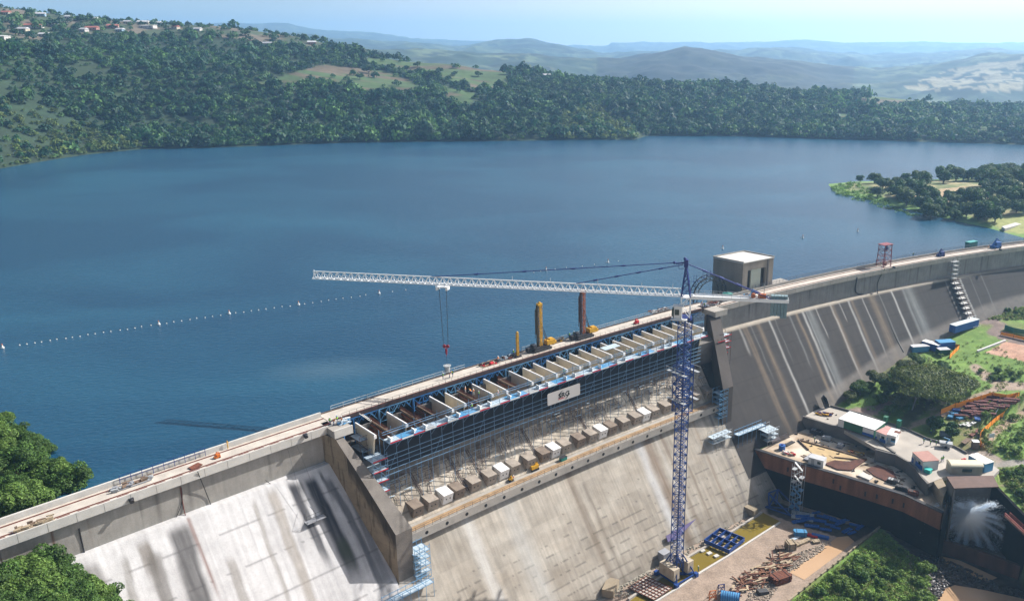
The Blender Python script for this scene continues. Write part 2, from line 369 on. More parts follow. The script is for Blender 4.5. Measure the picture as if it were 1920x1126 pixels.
DD = np.interp(AZ, sha, shd) - 60; DD = DD * (11000 / DD) ** (TT ** 1.25)
HX = DD * np.sin(AZ); HY = DD * np.cos(AZ); HZ = hillz(AZ, DD)
px_, py_ = pix(HX, HY, HZ); clr = np.zeros(HX.shape, bool)
for c_ in CLEAR: clr |= inpoly(px_, py_, c_) & (DD < 1400)
nz = fbm(HX / 90, HY / 90, 4); nz2 = fbm(HX / 300 + 9, HY / 300, 3); nz3 = fbm(HX / 25, HY / 25, 3)
tint = lerp3((.010, .028, .014), (.03, .055, .022), nz)
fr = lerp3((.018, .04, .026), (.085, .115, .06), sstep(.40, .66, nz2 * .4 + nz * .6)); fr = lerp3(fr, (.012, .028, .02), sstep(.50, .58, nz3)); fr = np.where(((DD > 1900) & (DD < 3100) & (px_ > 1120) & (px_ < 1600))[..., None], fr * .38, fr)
fr = fr * (.75 + .5 * sstep(.45, .5, fbm(HX / 400, HY / 160, 2)))[..., None]
tint = np.where((DD > 1350)[..., None], fr, tint)
cl = lerp3((.05, .095, .028), (.10, .08, .05), sstep(.45, .58, fbm(HX / 60 + 3, HY / 25, 3)))
vill = inpoly(px_, py_, CLEAR[6]) & (DD < 1400)
cl = np.where(vill[..., None], lerp3((.045, .07, .035), (.13, .11, .08), sstep(.45, .6, nz3)), cl)
tint = np.where(clr[..., None], cl, tint)
tanh = inpoly(px_, py_, [(1690, 165), (1780, 130), (1920, 105), (1920, 170), (1760, 175)]) & (DD > 1400)
tint = np.where((tanh & (nz3 < .55))[..., None], np.array((.24, .22, .14)), tint)
hl = grid_mesh('hills', HX[::-1], HY[::-1], HZ[::-1], tint[::-1], hill_m); hl['kind'] = 'structure'

# ------------------------------------------------------------------ foliage
def leaf_cloud(n, lobes, size, seed, cols, flat=.35):
    """n small leaf-sized faces spread through the volume of overlapping lobes"""
    r = np.random.RandomState(seed); lb = np.array(lobes); vol = (lb[:, 3] * lb[:, 4] + lb[:, 4] * lb[:, 5] + lb[:, 3] * lb[:, 5]); k = r.choice(len(lb), n, p=vol / vol.sum())
    d = r.normal(size=(n, 3)); d[:, 2] = np.abs(d[:, 2]) * .95 - .30; d /= np.linalg.norm(d, axis=1)[:, None]
    rad = 1 - np.abs(r.normal(size=n)) * .16; p = lb[k, :3] + d * lb[k, 3:6] * rad[:, None]
    nr = d + r.normal(size=(n, 3)) * .55 + np.array([0, 0, flat]); nr /= np.linalg.norm(nr, axis=1)[:, None]
    u = np.cross(nr, r.normal(size=(n, 3))); u /= np.linalg.norm(u, axis=1)[:, None]; v = np.cross(nr, u)
    sz = size * r.uniform(.6, 1.35, n)[:, None]; q = np.stack([p - u * sz, p - v * sz * .6, p + u * sz, p + v * sz * .6], 1)
    t = r.rand(n)[:, None]; lobev = r.uniform(.75, 1.25, len(lb))[k][:, None]; c = (np.array(cols[0]) * (1 - t) + np.array(cols[1]) * t) * r.uniform(.7, 1.3, (n, 1)) * lobev
    return q.reshape(-1, 3), c
def leaf_mesh(name, q, c, m=None):
    me = bpy.data.meshes.new(name); np_mesh(me, q, np.arange(len(q)).reshape(-1, 4)); a = me.attributes.new('tint', 'FLOAT_COLOR', 'FACE')
    a.data.foreach_set('color', np.concatenate([c, np.ones((len(c), 1))], 1).astype(np.float32).ravel()); me.materials.append(m or leaf); me.update(); return me
def lobes(seed, R0, H, n, base=.35, sq=.8):
    r = random.Random(seed); L = []
    for i in range(n):
        a = r.uniform(0, 6.28); d = R0 * math.sqrt(r.random()) * .72; s = R0 * (r.uniform(.26, .46) if n < 20 else r.uniform(.16, .40))
        top = math.sqrt(max(.05, 1 - (d / R0) ** 2)); L.append((d * math.cos(a), d * math.sin(a), H * base + (H * (1 - base)) * top * r.uniform(.45, .85), s, s * r.uniform(.8, 1.2), s * sq))
    L.append((0, 0, H * (base + .25), R0 * .55, R0 * .55, H * .3)); return L
GREEN = ((.030, .075, .012), (.085, .165, .030)); DKGREEN = ((.016, .050, .012), (.05, .12, .025)); YLGREEN = ((.07, .14, .02), (.17, .26, .05)); OLIVE = ((.05, .075, .02), (.12, .14, .045))
def make_tree(name, seed, R0, H, nl, nleaf, lsize, cols, label, cat='tree', base=.35, sq=.8, group=None):
    t = thing(name, (0, 0, -500), label, cat, group); L = lobes(seed, R0, H, nl, base, sq)
    me = leaf_mesh('crown', *leaf_cloud(nleaf, L, lsize, seed, cols)); o = bpy.data.objects.new('crown', me); C.objects.link(o); o.parent = t; ORG[o.name] = ORG[t.name]
    b = MB(); r = random.Random(seed); th_ = max(.12, R0 * .05); b.cyl((0, 0, -1.0), (0, 0, H * base), th_ * 1.3, th_, 8)
    for i in range(min(7, nl)):
        l = L[i]; b.cyl((0, 0, H * base * r.uniform(.6, 1)), (l[0] * .8, l[1] * .8, l[2]), th_ * .6, th_ * .15, 5)
    obj('trunk', b, bark, t, world=False); return t
# ---- hillside forest, far side of the lake
def crown_unit(seed, k, cols):
    q, c = leaf_cloud(k, [(0, 0, .35, .8, .8, .6), (.35, .1, .4, .5, .5, .45), (-.3, .3, .3, .5, .5, .45), (0, -.4, .35, .5, .5, .4), (.1, .1, .7, .45, .45, .35)], .23, seed, cols); return q.reshape(-1, 4, 3), c
def forest(name, pts, rad, k, seed, colsets, label):
    r = np.random.RandomState(seed); n = len(pts); U = [crown_unit(seed + i, k, cs) for i, cs in enumerate(colsets)]; Q = []; Cc = []
    pick = r.choice(len(colsets), n, p=None)
    for j, (q, c) in enumerate(U):
        m = pick == j; P = pts[m]; Rr = rad[m]; a = r.uniform(0, 6.28, len(P)); ca = np.cos(a)[:, None, None]; sa = np.sin(a)[:, None, None]
        X = q[None, :, :, 0] * ca - q[None, :, :, 1] * sa; Y = q[None, :, :, 0] * sa + q[None, :, :, 1] * ca; Z = np.broadcast_to(q[None, :, :, 2], X.shape) * r.uniform(.8, 1.3, len(P))[:, None, None]
        V = np.stack([X, Y, Z], -1) * Rr[:, None, None, None] + P[:, None, None, :]; Q.append(V.reshape(-1, 3)); big = .62 + .8 * fbm(P[:, 0] / 70 + 5, P[:, 1] / 70, 3); Cc.append((c[None] * (r.uniform(.8, 1.2, len(P)) * big)[:, None, None]).reshape(-1, 3))
    me = leaf_mesh(name, np.concatenate(Q), np.concatenate(Cc)); o = bpy.data.objects.new(name, me); C.objects.link(o); return setp(o, label, 'woodland', kind='stuff')
r_ = np.random.RandomState(3)
N = 28000; az = r_.uniform(R(-42), R(36), N); Ds = np.interp(az, sha, shd); u = r_.rand(N)
D1a = np.interp(az, [-.9, -.62, -.35, -.15, .1, .3, .6], [1500, 1300, 1190, 1090, 1060, 1080, 1150]); D = Ds + 2 + (D1a + 60 - Ds) * u ** 1.15
x = D * np.sin(az); y = D * np.cos(az); z = hillz(az, D); px, py = pix(x, y, z); keep = np.ones(N, bool)
for i, c_ in enumerate(CLEAR):
    ins = inpoly(px, py, c_); keep &= ~(ins & (r_.rand(N) > (.24 if i == 6 else .02)))
gap = fbm(x / 38, y / 38, 3); keep &= ~((gap > .68) & (r_.rand(N) > .35)); keep &= (z > WL - 1)
x, y, z, px, py, D = (v[keep] for v in (x, y, z, px, py, D)); rad = np.clip(r_.lognormal(1.05, .38, len(x)), 1.3, 8.5) * (.6 + .8 * fbm(x / 55, y / 55 + 9, 3)) * np.where(r_.rand(len(x)) < .15, 1.35, 1)
yl = (inpoly(px, py, [(0, 190), (90, 200), (200, 250), (300, 270), (200, 292), (0, 320)]) | inpoly(px, py, [(1050, 215), (1120, 190), (1195, 235), (1200, 265), (1040, 262)])) & (r_.rand(len(x)) < .75)
P = np.stack([x, y, z + .3], -1)
forest('woodland', P[~yl], rad[~yl] * 1.1, 66, 5, [((.012, .058, .026), (.034, .118, .038)), ((.007, .034, .020), (.02, .075, .034)), ((.035, .10, .028), (.085, .18, .045))], 'dense dark green woodland covering the hillside across the lake')
forest('bushland', P[yl], rad[yl] * .75, 64, 9, [((.06, .11, .02), (.14, .18, .04)), ((.05, .09, .02), (.10, .15, .03))], 'bright yellow green scrub along the far shore of the lake')
# trees one can tell apart on the meadows and the skyline
far_t = [make_tree('hillside_tree', 40 + i, 6.5, 8.5, 9, 420, 1.15, DKGREEN, 'rounded dark green tree standing on the hillside across the lake', group='trees on the hillside across the lake', base=.2) for i in range(3)]
def hillpt(px, py):
    r = ray(px, py); a = math.atan2(r[0], r[1]); e = r[2] / math.hypot(r[0], r[1]); Ds_ = float(np.interp(a, sha, shd))
    for D_ in np.arange(Ds_, 1400, 4.):
        if float(hillz(np.array([a]), np.array([D_]))[0]) >= CAMZ + e * D_: return Vector((D_ * math.sin(a), D_ * math.cos(a), float(hillz(np.array([a]), np.array([D_]))[0])))
    return None
spots = [(93, 128), (120, 127), (138, 135), (168, 122), (186, 138), (200, 130), (210, 158), (226, 138), (238, 150), (258, 140), (232, 168), (50, 132)]
tp = [(640 + a / 3 * 1.0, b / 3) for a, b in [(225, 290), (285, 380), (360, 385), (430, 365), (415, 405), (505, 425), (155, 400), (105, 430), (560, 395), (640, 410), (590, 460), (680, 470), (770, 415), (700, 325), (580, 325), (505, 320), (420, 310), (905, 485), (1155, 385), (1335, 395), (840, 350), (930, 370), (1020, 385), (660, 310), (330, 325), (760, 345), (1420, 410)]]
tp += [(188, 22), (213, 24), (233, 25), (297, 27), (345, 33), (365, 33), (383, 34), (418, 36), (440, 38), (470, 42), (500, 48), (520, 50), (555, 62), (570, 66), (590, 72), (610, 76), (460, 62), (330, 48), (270, 66), (310, 68), (30, 62), (62, 62), (95, 20), (110, 52)]
tp += [(1367, 160), (1400, 153), (1415, 152), (1460, 160), (1540, 163), (1568, 166), (1600, 165), (1686, 168), (1705, 172), (1805, 180), (1825, 182), (1855, 184), (1885, 186), (1345, 152), (1240, 140), (1090, 132), (1110, 137), (1520, 180), (1610, 186), (1640, 190)]
for i, p in enumerate(tp):
    q = hillpt(p[0], p[1] + 6)
    if q is None: continue
    o = far_t[i] if i < 3 else dup(far_t[i % 3], (0, 0, 0)); o.location = q; o.rotation_euler = (0, 0, rnd.uniform(0, 6)); k = rnd.uniform(.62, 1.05); o.scale = (k, k, k * rnd.uniform(.85, 1.1))
# ---- houses on the hill
def house(px, py, L, Wd, H, rc, wc, yaw, label, gable=True):
    q = hillpt(px, py)
    if q is None: return
    t = thing('house', (q.x, q.y, q.z - .6), label, 'house', rz=yaw); b = MB(); b.box((0, 0, H / 2), (L, Wd, H)); obj('wall', b, wc, t, False)
    b = MB()
    if gable: b.add([(-L / 2 - .5, -Wd / 2 - .5, H), (L / 2 + .5, -Wd / 2 - .5, H), (L / 2 + .5, Wd / 2 + .5, H), (-L / 2 - .5, Wd / 2 + .5, H), (-L / 2 - .3, 0, H + 1.7), (L / 2 + .3, 0, H + 1.7)], [(0, 1, 5, 4), (2, 3, 4, 5), (0, 4, 3), (1, 2, 5), (3, 2, 1, 0)])
    else: b.add([(-L / 2 - .4, -Wd / 2 - .4, H + .003), (L / 2 + .4, -Wd / 2 - .4, H + .003), (L / 2 + .4, Wd / 2 + .4, H + .7), (-L / 2 - .4, Wd / 2 + .4, H + .7), (-L / 2 - .4, -Wd / 2 - .4, H + .2), (L / 2 + .4, -Wd / 2 - .4, H + .2), (L / 2 + .4, Wd / 2 + .4, H + .9), (-L / 2 - .4, Wd / 2 + .4, H + .9)], [(3, 2, 1, 0), (4, 5, 6, 7), (0, 1, 5, 4), (1, 2, 6, 5), (2, 3, 7, 6), (3, 0, 4, 7)])
    obj('roof', b, rc, t, False)
    for k, xx in enumerate((-L * .3, L * .28)):
        b = MB(); b.box((xx, -Wd / 2 - .03, H * .55), (1.3, .06, 1.1)); obj('window', b, glass_dark, t, False)
    b = MB(); b.box((0, -Wd / 2 - .03, 1.0), (1.0, .06, 2.0)); obj('door', b, timber_dark, t, False)
wc = [plaster, mat('plaster_pink', (.45, .25, .22)), mat('plaster_blue', (.25, .38, .5)), mat('plaster_cream', (.55, .5, .4))]
HS = [(3, 72, 15, 8, 4, white_paint, plaster, 'white house with a white roof, nearest the left edge of the hillside'),
 (42, 56, 13, 7, 3, roof_grey, wc[3], 'cream house with a pale sheet roof above the leftmost dark hillside trees'), (64, 50, 18, 8, 3, roof_red, plaster, 'white house with a wide red roof on the upper left hillside'),
 (173, 53, 13, 8, 3, roof_red, wc[1], 'pink house under a bright red roof in the hillside village'), (158, 57, 8, 6, 3, roof_grey, plaster, 'small white house downhill of the pink house with the red roof'),
 (212, 50, 12, 8, 3.4, roof_red, wc[1], 'two tone pink house beside the small grey blue house on the hillside'), (226, 57, 9, 6, 3, roof_grey, wc[2], 'small grey blue house below the pink village houses'),
 (278, 50, 19, 8, 3.5, white_paint, plaster, 'bright white long house in the middle of the hillside village'), (269, 42, 13, 7, 3, roof_grey, wc[3], 'cream house with sheet roof directly uphill of the long white house'),
 (296, 44, 9, 6, 3, roof_grey, wc[2], 'blue walled hut at the right end of the long white house'), (197, 30, 20, 7, 3.4, white_paint, wc[2], 'pale blue long house between the skyline trees'),
 (372, 34, 15, 8, 4, roof_grey, wc[2], 'blue roofed house near the skyline at the right of the village'), (386, 40, 10, 8, 5, roof_grey, wc[1], 'tall pinkish house on the skyline at the right of the village'),
 (315, 32, 12, 7, 3, roof_grey, wc[3], 'cream house on the skyline right of the round dark trees'), (371, 55, 9, 6, 2.5, roof_grey, plaster, 'lone white hut below the skyline houses'),
 (25, 12, 12, 7, 3, roof_grey, wc[2], 'grey blue house near the top left corner of the hill'), (42, 12, 11, 7, 3, roof_grey, wc[3], 'cream house second from the top left corner of the hill'), (54, 10, 10, 7, 3, roof_grey, plaster, 'white house third along the top left skyline'),
 (75, 28, 12, 7, 3, roof_grey, wc[2], 'dim blue house on the upper left slope'), (12, 25, 9, 6, 3, roof_red, wc[3], 'tiny cream house with a red roof at the upper left edge'), (130, 33, 8, 6, 3, roof_grey, plaster, 'small white house right of the dim blue house'),
 (105, 48, 9, 6, 3, roof_grey, wc[2], 'bluish hut left of the pink house with the red roof'), (177, 36, 9, 6, 3, roof_grey, wc[3], 'cream hut just below the pale blue long house'),
 (502, 83, 16, 6, 3, roof_grey, wc[3], 'long low ruin walls in the woods right of the village'), (585, 81, 10, 7, 3.4, roof_grey, wc[1], 'gabled brown house at the crest of the wooded slope'), (617, 87, 12, 6, 2.5, white_paint, plaster, 'low white house with a white roof at the crest of the wooded slope'),
 (735, 99, 9, 6, 3, red_paint, wc[1], 'small house with a vivid red roof by the meadow trees'), (906, 117, 8, 6, 3, roof_grey, plaster, 'white hut half hidden in the tree line beyond the meadow'), (1093, 143, 12, 7, 3, roof_red, wc[1], 'brick red house under the lone round tree on the ridge'),
 (1025, 142, 9, 6, 3, roof_grey, plaster, 'pale hut left of the brick red ridge house'), (1842, 190, 22, 8, 3, white_paint, plaster, 'long white building among trees on the far right ridge'), (1864, 190, 14, 8, 3.4, roof_grey, wc[2], 'grey blue building in the middle of the far right ridge group'), (1883, 192, 15, 8, 3.2, white_paint, plaster, 'short white building at the right end of the ridge group'),
 (84, 66, 10, 7, 3, roof_grey, plaster, 'white hut above the dense woods at the left'), (240, 42, 9, 6, 3, roof_grey, wc[3], 'cream hut uphill of the pink village houses'), (330, 52, 8, 6, 3, roof_red, wc[3], 'cream hut with a red roof right of the long white house')]
for h_ in HS: house(h_[0], h_[1] + 3, h_[2], h_[3], h_[4], h_[5], h_[6], rnd.uniform(-.35, .35), h_[7], gable=h_[5] is not white_paint)
# ---- haze: even thin air from the camera to the far hills
hb = MB(); hb.box((0, 5200, 55), (24000, 13600, 630)); hz = obj('haze', hb, []); setp(hz, 'thin blue haze in the air over the lake and hills', 'haze', kind='stuff')
hm = bpy.data.materials.new('haze_air'); hm.use_nodes = True; t = hm.node_tree; t.nodes.remove(t.nodes['Principled BSDF']); pv = t.nodes.new('ShaderNodeVolumePrincipled')
pv.inputs['Color'].default_value = (.36, .64, 1.0, 1); pv.inputs['Density'].default_value = 1.6e-4; pv.inputs['Anisotropy'].default_value = .45; t.links.new(pv.outputs[0], t.nodes['Material Output'].inputs['Volume'])
hz.data.materials.append(hm)
# ------------------------------------------------------------------ the dam
SL, SR = 57.5, 176.0          # spillway between the two piers
M_ = .75
def nf(z): return 5.5 + M_ * (-9 - z)
def zf(n): return -9 - (n - 5.5) / M_
dam = thing('dam', W(120, 0, -51), 'long curved concrete dam holding back the blue lake', 'dam')
def sweep(mb, s0, s1, prof, ds=4., cap=True, mi=0):
    """closed cross-section (n, z) swept along the crest"""
    k = max(1, int(round((s1 - s0) / ds))); n = len(prof); P = []
    for i in range(k + 1):
        s = s0 + (s1 - s0) * i / k
        for (a, z) in prof: P.append(W(s, a, z))
    a = sum(prof[i][0] * prof[(i + 1) % n][1] - prof[(i + 1) % n][0] * prof[i][1] for i in range(n)); fs = []
    for i in range(k):
        for j in range(n):
            q = (i * n + j, i * n + (j + 1) % n, (i + 1) * n + (j + 1) % n, (i + 1) * n + j); fs.append(q[::-1] if a > 0 else q)
    if cap:
        e0 = tuple(range(n)); e1 = tuple(k * n + j for j in range(n)); fs += [e0 if a > 0 else e0[::-1], e1[::-1] if a > 0 else e1]
    mb.add(P, fs, mi); return mb
def rect(n0, n1, z0, z1): return [(n0, z0), (n1, z0), (n1, z1), (n0, z1)]
# sloping faces: stains, plus the pier shadow painted on the left one
def face_grid(name, s0, s1, prof, colf, ds=.3, dn=.35):
    """prof: list of (n,z) from top to bottom"""
    pr = np.array(prof, float); seg = np.r_[0, np.cumsum(np.hypot(*np.diff(pr, axis=0).T))]; m = max(2, int(seg[-1] / dn)); q = np.unique(np.r_[np.linspace(0, seg[-1], m), seg])
    nn = np.interp(q, seg, pr[:, 0]); zz = np.interp(q, seg, pr[:, 1]); ss = np.arange(s0, s1 + ds / 2, ds); S, Q = np.meshgrid(ss, q, indexing='ij'); Nn = np.interp(Q, q, nn); Z = np.interp(Q, q, zz)
    X, Y, Z = Wn(S, Nn, Z); g = grid_mesh(name, X, Y, Z, colf(S, Nn, Z), face_m, dam, smooth=False); return g
def gauss(x, c, w): return np.exp(-((x - c) / w) ** 2)
def right_col(S, n, Z):
    d = np.clip((-9 - Z) / 30, 0, 1); base = lerp3((.030, .027, .027), (.056, .049, .046), fbm(S / 9, Z / 5, 4)); base = base * (1 + .18 * (fbm(S / .8, Z / 12, 2)[..., None] - .5) * 2)
    lift = ((Z % 1.5) < .10); base = np.where(lift[..., None], base * .72, base)
    tan = np.array((.31, .235, .16)); wh = np.array((.62, .62, .60)); gy = np.array((.30, .32, .32))
    ST = [(1353, .35, .5, 'w', .25), (1362, .5, .45, 't', .9), (1368, .4, .5, 't', 1), (1380, .22, .4, 'g', .5), (1397, .75, .6, 't', 1), (1424, .32, .85, 'w', .95), (1438, .15, .5, 'g', .4), (1472, .3, .6, 'g', .5), (1489, .45, .8, 't', .95), (1503, .4, .8, 'w', .8), (1511, .22, .8, 'g', 1), (1519, 1.2, .75, 'g', 1), (1535, .2, .7, 'w', .3), (1569, .3, .8, 'w', .8), (1572, .8, .5, 't', 1), (1589, .2, .6, 'w', .2), (1610, .35, .8, 'w', .9), (1617, .6, .5, 't', 1), (1642, .22, .7, 'w', .6), (1662, 1.3, .6, 't', 1), (1680, .2, .6, 'g', 1), (1708, .32, .95, 'w', 1), (1732, .5, .7, 'g', 1), (1745, 1.7, .75, 'g', .95), (1826, .22, .5, 'g', .9), (1856, .3, .8, 'w', 1), (1877, .2, .4, 'g', .9), (1900, .25, .4, 'g', .8)]
    for px, wd, a, c, ln in ST:
        s = SN(px, 600 - (px - 1353) * .13, -9)[0]; wob = (fbm(Z / 4 + px, S * 0 + 3, 2) - .5) * .5
        k = a * .95 * gauss(S + wob, s, 1.2 * wd * (1 + .35 * d)) * (1 - sstep(ln * .8, ln * 1.15, d)) * (.55 + .6 * fbm(S / .5, Z / 8, 2)); cc = {'w': wh, 't': tan, 'g': gy}[c]
        base = base * (1 - k[..., None]) + cc * k[..., None]
    top = 1 - sstep(-10.2, -9.5, -9 - (-9 - Z) * 0 + (Z + 9) * 0 + Z * 0 - 9 + 0 * Z) if False else sstep(-10.0, -9.35, Z) * (1 - sstep(300, 320, S) * .6)
    base = lerp3((0, 0, 0), (1, 1, 1), np.clip(top, 0, 1)) * np.array((.50, .44, .36)) + base * (1 - np.clip(top, 0, 1))[..., None]
    pale = sstep(5.0, 3.2, Z - np.interp(S, GS, GZ)) * (S > 210) * (.6 + .4 * fbm(S / 3, Z, 3)); base = base * (1 - pale[..., None] * .8) + np.array((.30, .27, .24)) * pale[..., None] * .8
    return base
GS = [150, 176, 190, 204, 218, 234, 260, 272, 288, 308, 324, 420, 620]; GZ = [-51, -38.4, -38.5, -36.4, -35.3, -32.8, -28.6, -28, -26, -23.5, -22.5, -19.5, -10]
def left_col(S, n, Z):
    d = np.clip((-9 - Z) / 25, 0, 1); f = fbm(S / 5, Z / 6, 4); base = lerp3((.54, .53, .53), (.78, .77, .77), f); base *= (1 + .22 * (fbm(S / .45, Z / 18, 3)[..., None] - .5) * 2)
    jt = (np.abs((S % 9.0) - 4.5) < .06) | ((np.abs(Z % 3.0 - 1.5) < .05) & (fbm(S / 2, Z, 2) > .45)); base = np.where(jt[..., None], base * .6, base)
    def patch(s0, w, z0, z1, c, a, slant=0):
        nonlocal base
        cs = s0 + slant * (-9 - Z); k = sstep(w * 1.25, w * .55, np.abs(S - cs + (fbm(Z / 6, S / 6, 3) - .5) * 1.2)) * sstep(z0 + .4, z0 - 1.5, Z) * sstep(z1 - 3, z1 + 3, Z) * a * (.7 + .5 * fbm(S / .6, Z / 9, 3)); k = np.clip(k, 0, 1)[..., None]; base = base * (1 - k) + np.array(c) * k
    patch(8.5, 2.2, -10, -26, (.12, .11, .10), .75, .05); patch(18.2, 1.2, -9.8, -15, (.13, .10, .07), .8, 0); patch(19.3, 1.3, -12, -40, (.14, .125, .11), .75, -.05); patch(14.5, .7, -11, -40, (.20, .18, .15), .6, -.03)
    patch(24.3, 2.1, -9.6, -40, (.09, .085, .085), .95, -.03); patch(31.0, .9, -17, -40, (.20, .17, .13), .6, 0); patch(42.5, 1.1, -9.6, -34, (.36, .31, .25), .6, -.02); patch(38.5, .5, -10, -40, (.30, .27, .23), .6, -.03)
    patch(47.2, 1.5, -9.8, -13, (.05, .05, .06), .95, .0); patch(46.3, .9, -9.6, -24, (.05, .05, .06), .95, .1); patch(50.4, 1.5, -9.9, -27, (.04, .045, .06), .95, .09); patch(54, .8, -11, -33, (.10, .11, .13), .8, .12); patch(57, 1.0, -15, -33, (.14, .15, .17), .7, .05); patch(53.2, .35, -9.4, -14, (.07, .07, .08), .8, .1); patch(51, 1.2, -21, -26, (.07, .09, .06), .8, .06)  # dark streaks carry the left pier's cast shadow along with real stains
    k = (gauss(S, 26.6 + .02 * (-9 - Z), .28) * sstep(-9, -9.5, Z) * sstep(-24, -18, Z))[..., None] * .8; base = base * (1 - k) + np.array((.22, .10, .07)) * k
    return base
def mid_col(S, n, Z):
    d = np.clip((-9 - Z) / 42, 0, 1); f = fbm(S / 7, Z / 4, 4); base = lerp3((.33, .28, .22), (.56, .52, .45), f); base *= (1 + .26 * (fbm(S / .4, Z / 10, 3)[..., None] - .5) * 2)
    lz = (-Z) % 2.0; jt = (lz < .12 * fbm(S / 1.1, Z, 2) * 2) & (fbm(S / 1.7, Z / 1.3, 3) > .44); vj = np.abs((S - 5) % 8.7 - 4.3) < .07
    base = np.where(jt[..., None], base * .55, base); base = np.where((vj & (Z < -26))[..., None], base * .5, base)
    blk = _NT[(S // 8.7).astype(int) % 256, (-Z // 2).astype(int) % 256]; base *= (.90 + .2 * blk)[..., None]
    def st(s0, w, z0, z1, c, a):
        nonlocal base
        k = np.clip(gauss(S + (fbm(Z / 3, S, 2) - .5) * .8, s0, w) * sstep(z0 + .1, z0 - 1, Z) * sstep(z1 - 3, z1 + 3, Z) * a * (.6 + .6 * fbm(S / .4, Z / 6, 2)), 0, 1)[..., None]; base = base * (1 - k) + np.array(c) * k
    st(80.5, 1.5, -25, -60, (.66, .64, .60), .95); st(60, 2, -25, -60, (.60, .58, .55), .5); st(111.5, 1.3, -26, -60, (.17, .12, .08), .6); st(115, .6, -30, -60, (.14, .11, .08), .6); st(92, 2.5, -26, -60, (.52, .53, .52), .5)
    st(136.5, 1.4, -25, -60, (.62, .62, .62), .95); st(139.7, 1.7, -25, -60, (.20, .13, .085), .8); st(143, .6, -25, -60, (.55, .52, .47), .7); st(145.2, .7, -25, -60, (.19, .14, .10), .7); st(150, .6, -25, -60, (.22, .17, .12), .6); st(158, .5, -25, -60, (.25, .18, .12), .7); st(165, .6, -25, -60, (.14, .13, .13), .7)
    for s0 in range(62, 172, 4): st(s0 + _NT[s0, 3] * 3, .35 + .5 * _NT[s0, 5], -9, -26, (.17, .135, .10), .55 * _NT[s0, 9] + .1)
    pan = _NT[(S // 1.3).astype(int) % 256, 40] * .35 + .85; base = np.where((Z > -24.2)[..., None], base * pan[..., None], base)
    up = (Z > -24.2); base = np.where(up[..., None], base * np.array((1.35, 1.32, 1.28)), base)
    toe = sstep(-45, -51, Z) * (.3 + .7 * fbm(S / 4, Z / 3, 3)); base = base * (1 - toe[..., None] * .55) + np.array((.13, .10, .07)) * toe[..., None] * .55
    return base
face_grid('sloping_face', -14, SL + 2.2, [(4.9, -9), (6.2, -9.15), (nf(-52), -52)], left_col)
face_grid('sloping_face', SR - 6.5, 430, [(4.9, -9), (6.0, -9.12), (nf(-44), -44)], right_col, ds=.35)
face_grid('spillway_face', 52, SR + 10, [(5.5, -9), (nf(-24.3), -24.3), (nf(-52), -52)], mid_col)
# upright walls under the deck, deck, kerbs and parapets
def wall_col(S, n, Z):
    base = lerp3((.34, .32, .29), (.46, .44, .40), fbm(S / 6, Z / 3, 4)); base *= (1 + .14 * (fbm(S / .35, Z / 5, 3)[..., None] - .5) * 2)
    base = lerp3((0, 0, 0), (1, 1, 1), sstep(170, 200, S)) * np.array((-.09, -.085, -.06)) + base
    jt = (np.abs(S % 8.6 - 4.3) < .07) | (np.abs(Z + 5.6) < .04); base = np.where(jt[..., None], base * .6, base)
    for i in range(70):
        s0 = -10 + i * 6.3 + 5 * _NT[i, 8]; a = .95 * _NT[i, 4] ** 1.3; c = (.16, .07, .035) if _NT[i, 2] > .62 and s0 < 170 else (.11, .10, .09); k = (gauss(S, s0, .10 + .32 * _NT[i, 6]) * a * sstep(-9.5, -2, Z + 4 * _NT[i, 1]))[..., None]; base = base * (1 - k) + np.array(c) * k
    return np.clip(base, .01, 1)
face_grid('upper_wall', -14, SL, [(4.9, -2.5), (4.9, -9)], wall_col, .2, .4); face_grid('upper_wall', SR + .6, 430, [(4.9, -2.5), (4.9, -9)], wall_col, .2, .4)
for (s0, s1) in ((-25, SL), (SR + 6, 430)):
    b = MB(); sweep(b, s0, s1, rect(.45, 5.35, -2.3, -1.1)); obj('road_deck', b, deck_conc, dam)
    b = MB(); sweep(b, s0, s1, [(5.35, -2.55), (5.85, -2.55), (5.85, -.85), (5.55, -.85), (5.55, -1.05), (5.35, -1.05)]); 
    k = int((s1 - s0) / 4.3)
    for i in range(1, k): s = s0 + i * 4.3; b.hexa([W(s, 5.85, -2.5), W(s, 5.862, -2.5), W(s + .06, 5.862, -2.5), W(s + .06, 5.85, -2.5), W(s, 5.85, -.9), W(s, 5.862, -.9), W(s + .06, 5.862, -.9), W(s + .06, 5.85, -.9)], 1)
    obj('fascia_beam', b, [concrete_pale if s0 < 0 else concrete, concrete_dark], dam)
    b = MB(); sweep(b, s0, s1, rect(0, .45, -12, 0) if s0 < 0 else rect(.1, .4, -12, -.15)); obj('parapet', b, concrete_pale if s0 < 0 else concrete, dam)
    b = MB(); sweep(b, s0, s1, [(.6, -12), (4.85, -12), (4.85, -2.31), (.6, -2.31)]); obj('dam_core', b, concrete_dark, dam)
    for nn in ((1.35, 4.55) if s0 < 0 else (1.5, 4.6)):
        b = MB(); sweep(b, s0, s1, rect(nn, nn + .16, -1.1, -.93)); obj('crane_rail', b, rail_red if s0 < 0 else rust_steel, dam)
b = MB()
for s in np.arange(-18, SL - 2, 3.1): b.hexa([W(s + u, n, z) for z in (-1.092, -.99) for u, n in ((0, 5.0), (0, 5.3), (1.9, 5.3), (1.9, 5.0))], 0)
o = obj('edge_strip', b, rail_red, dam)
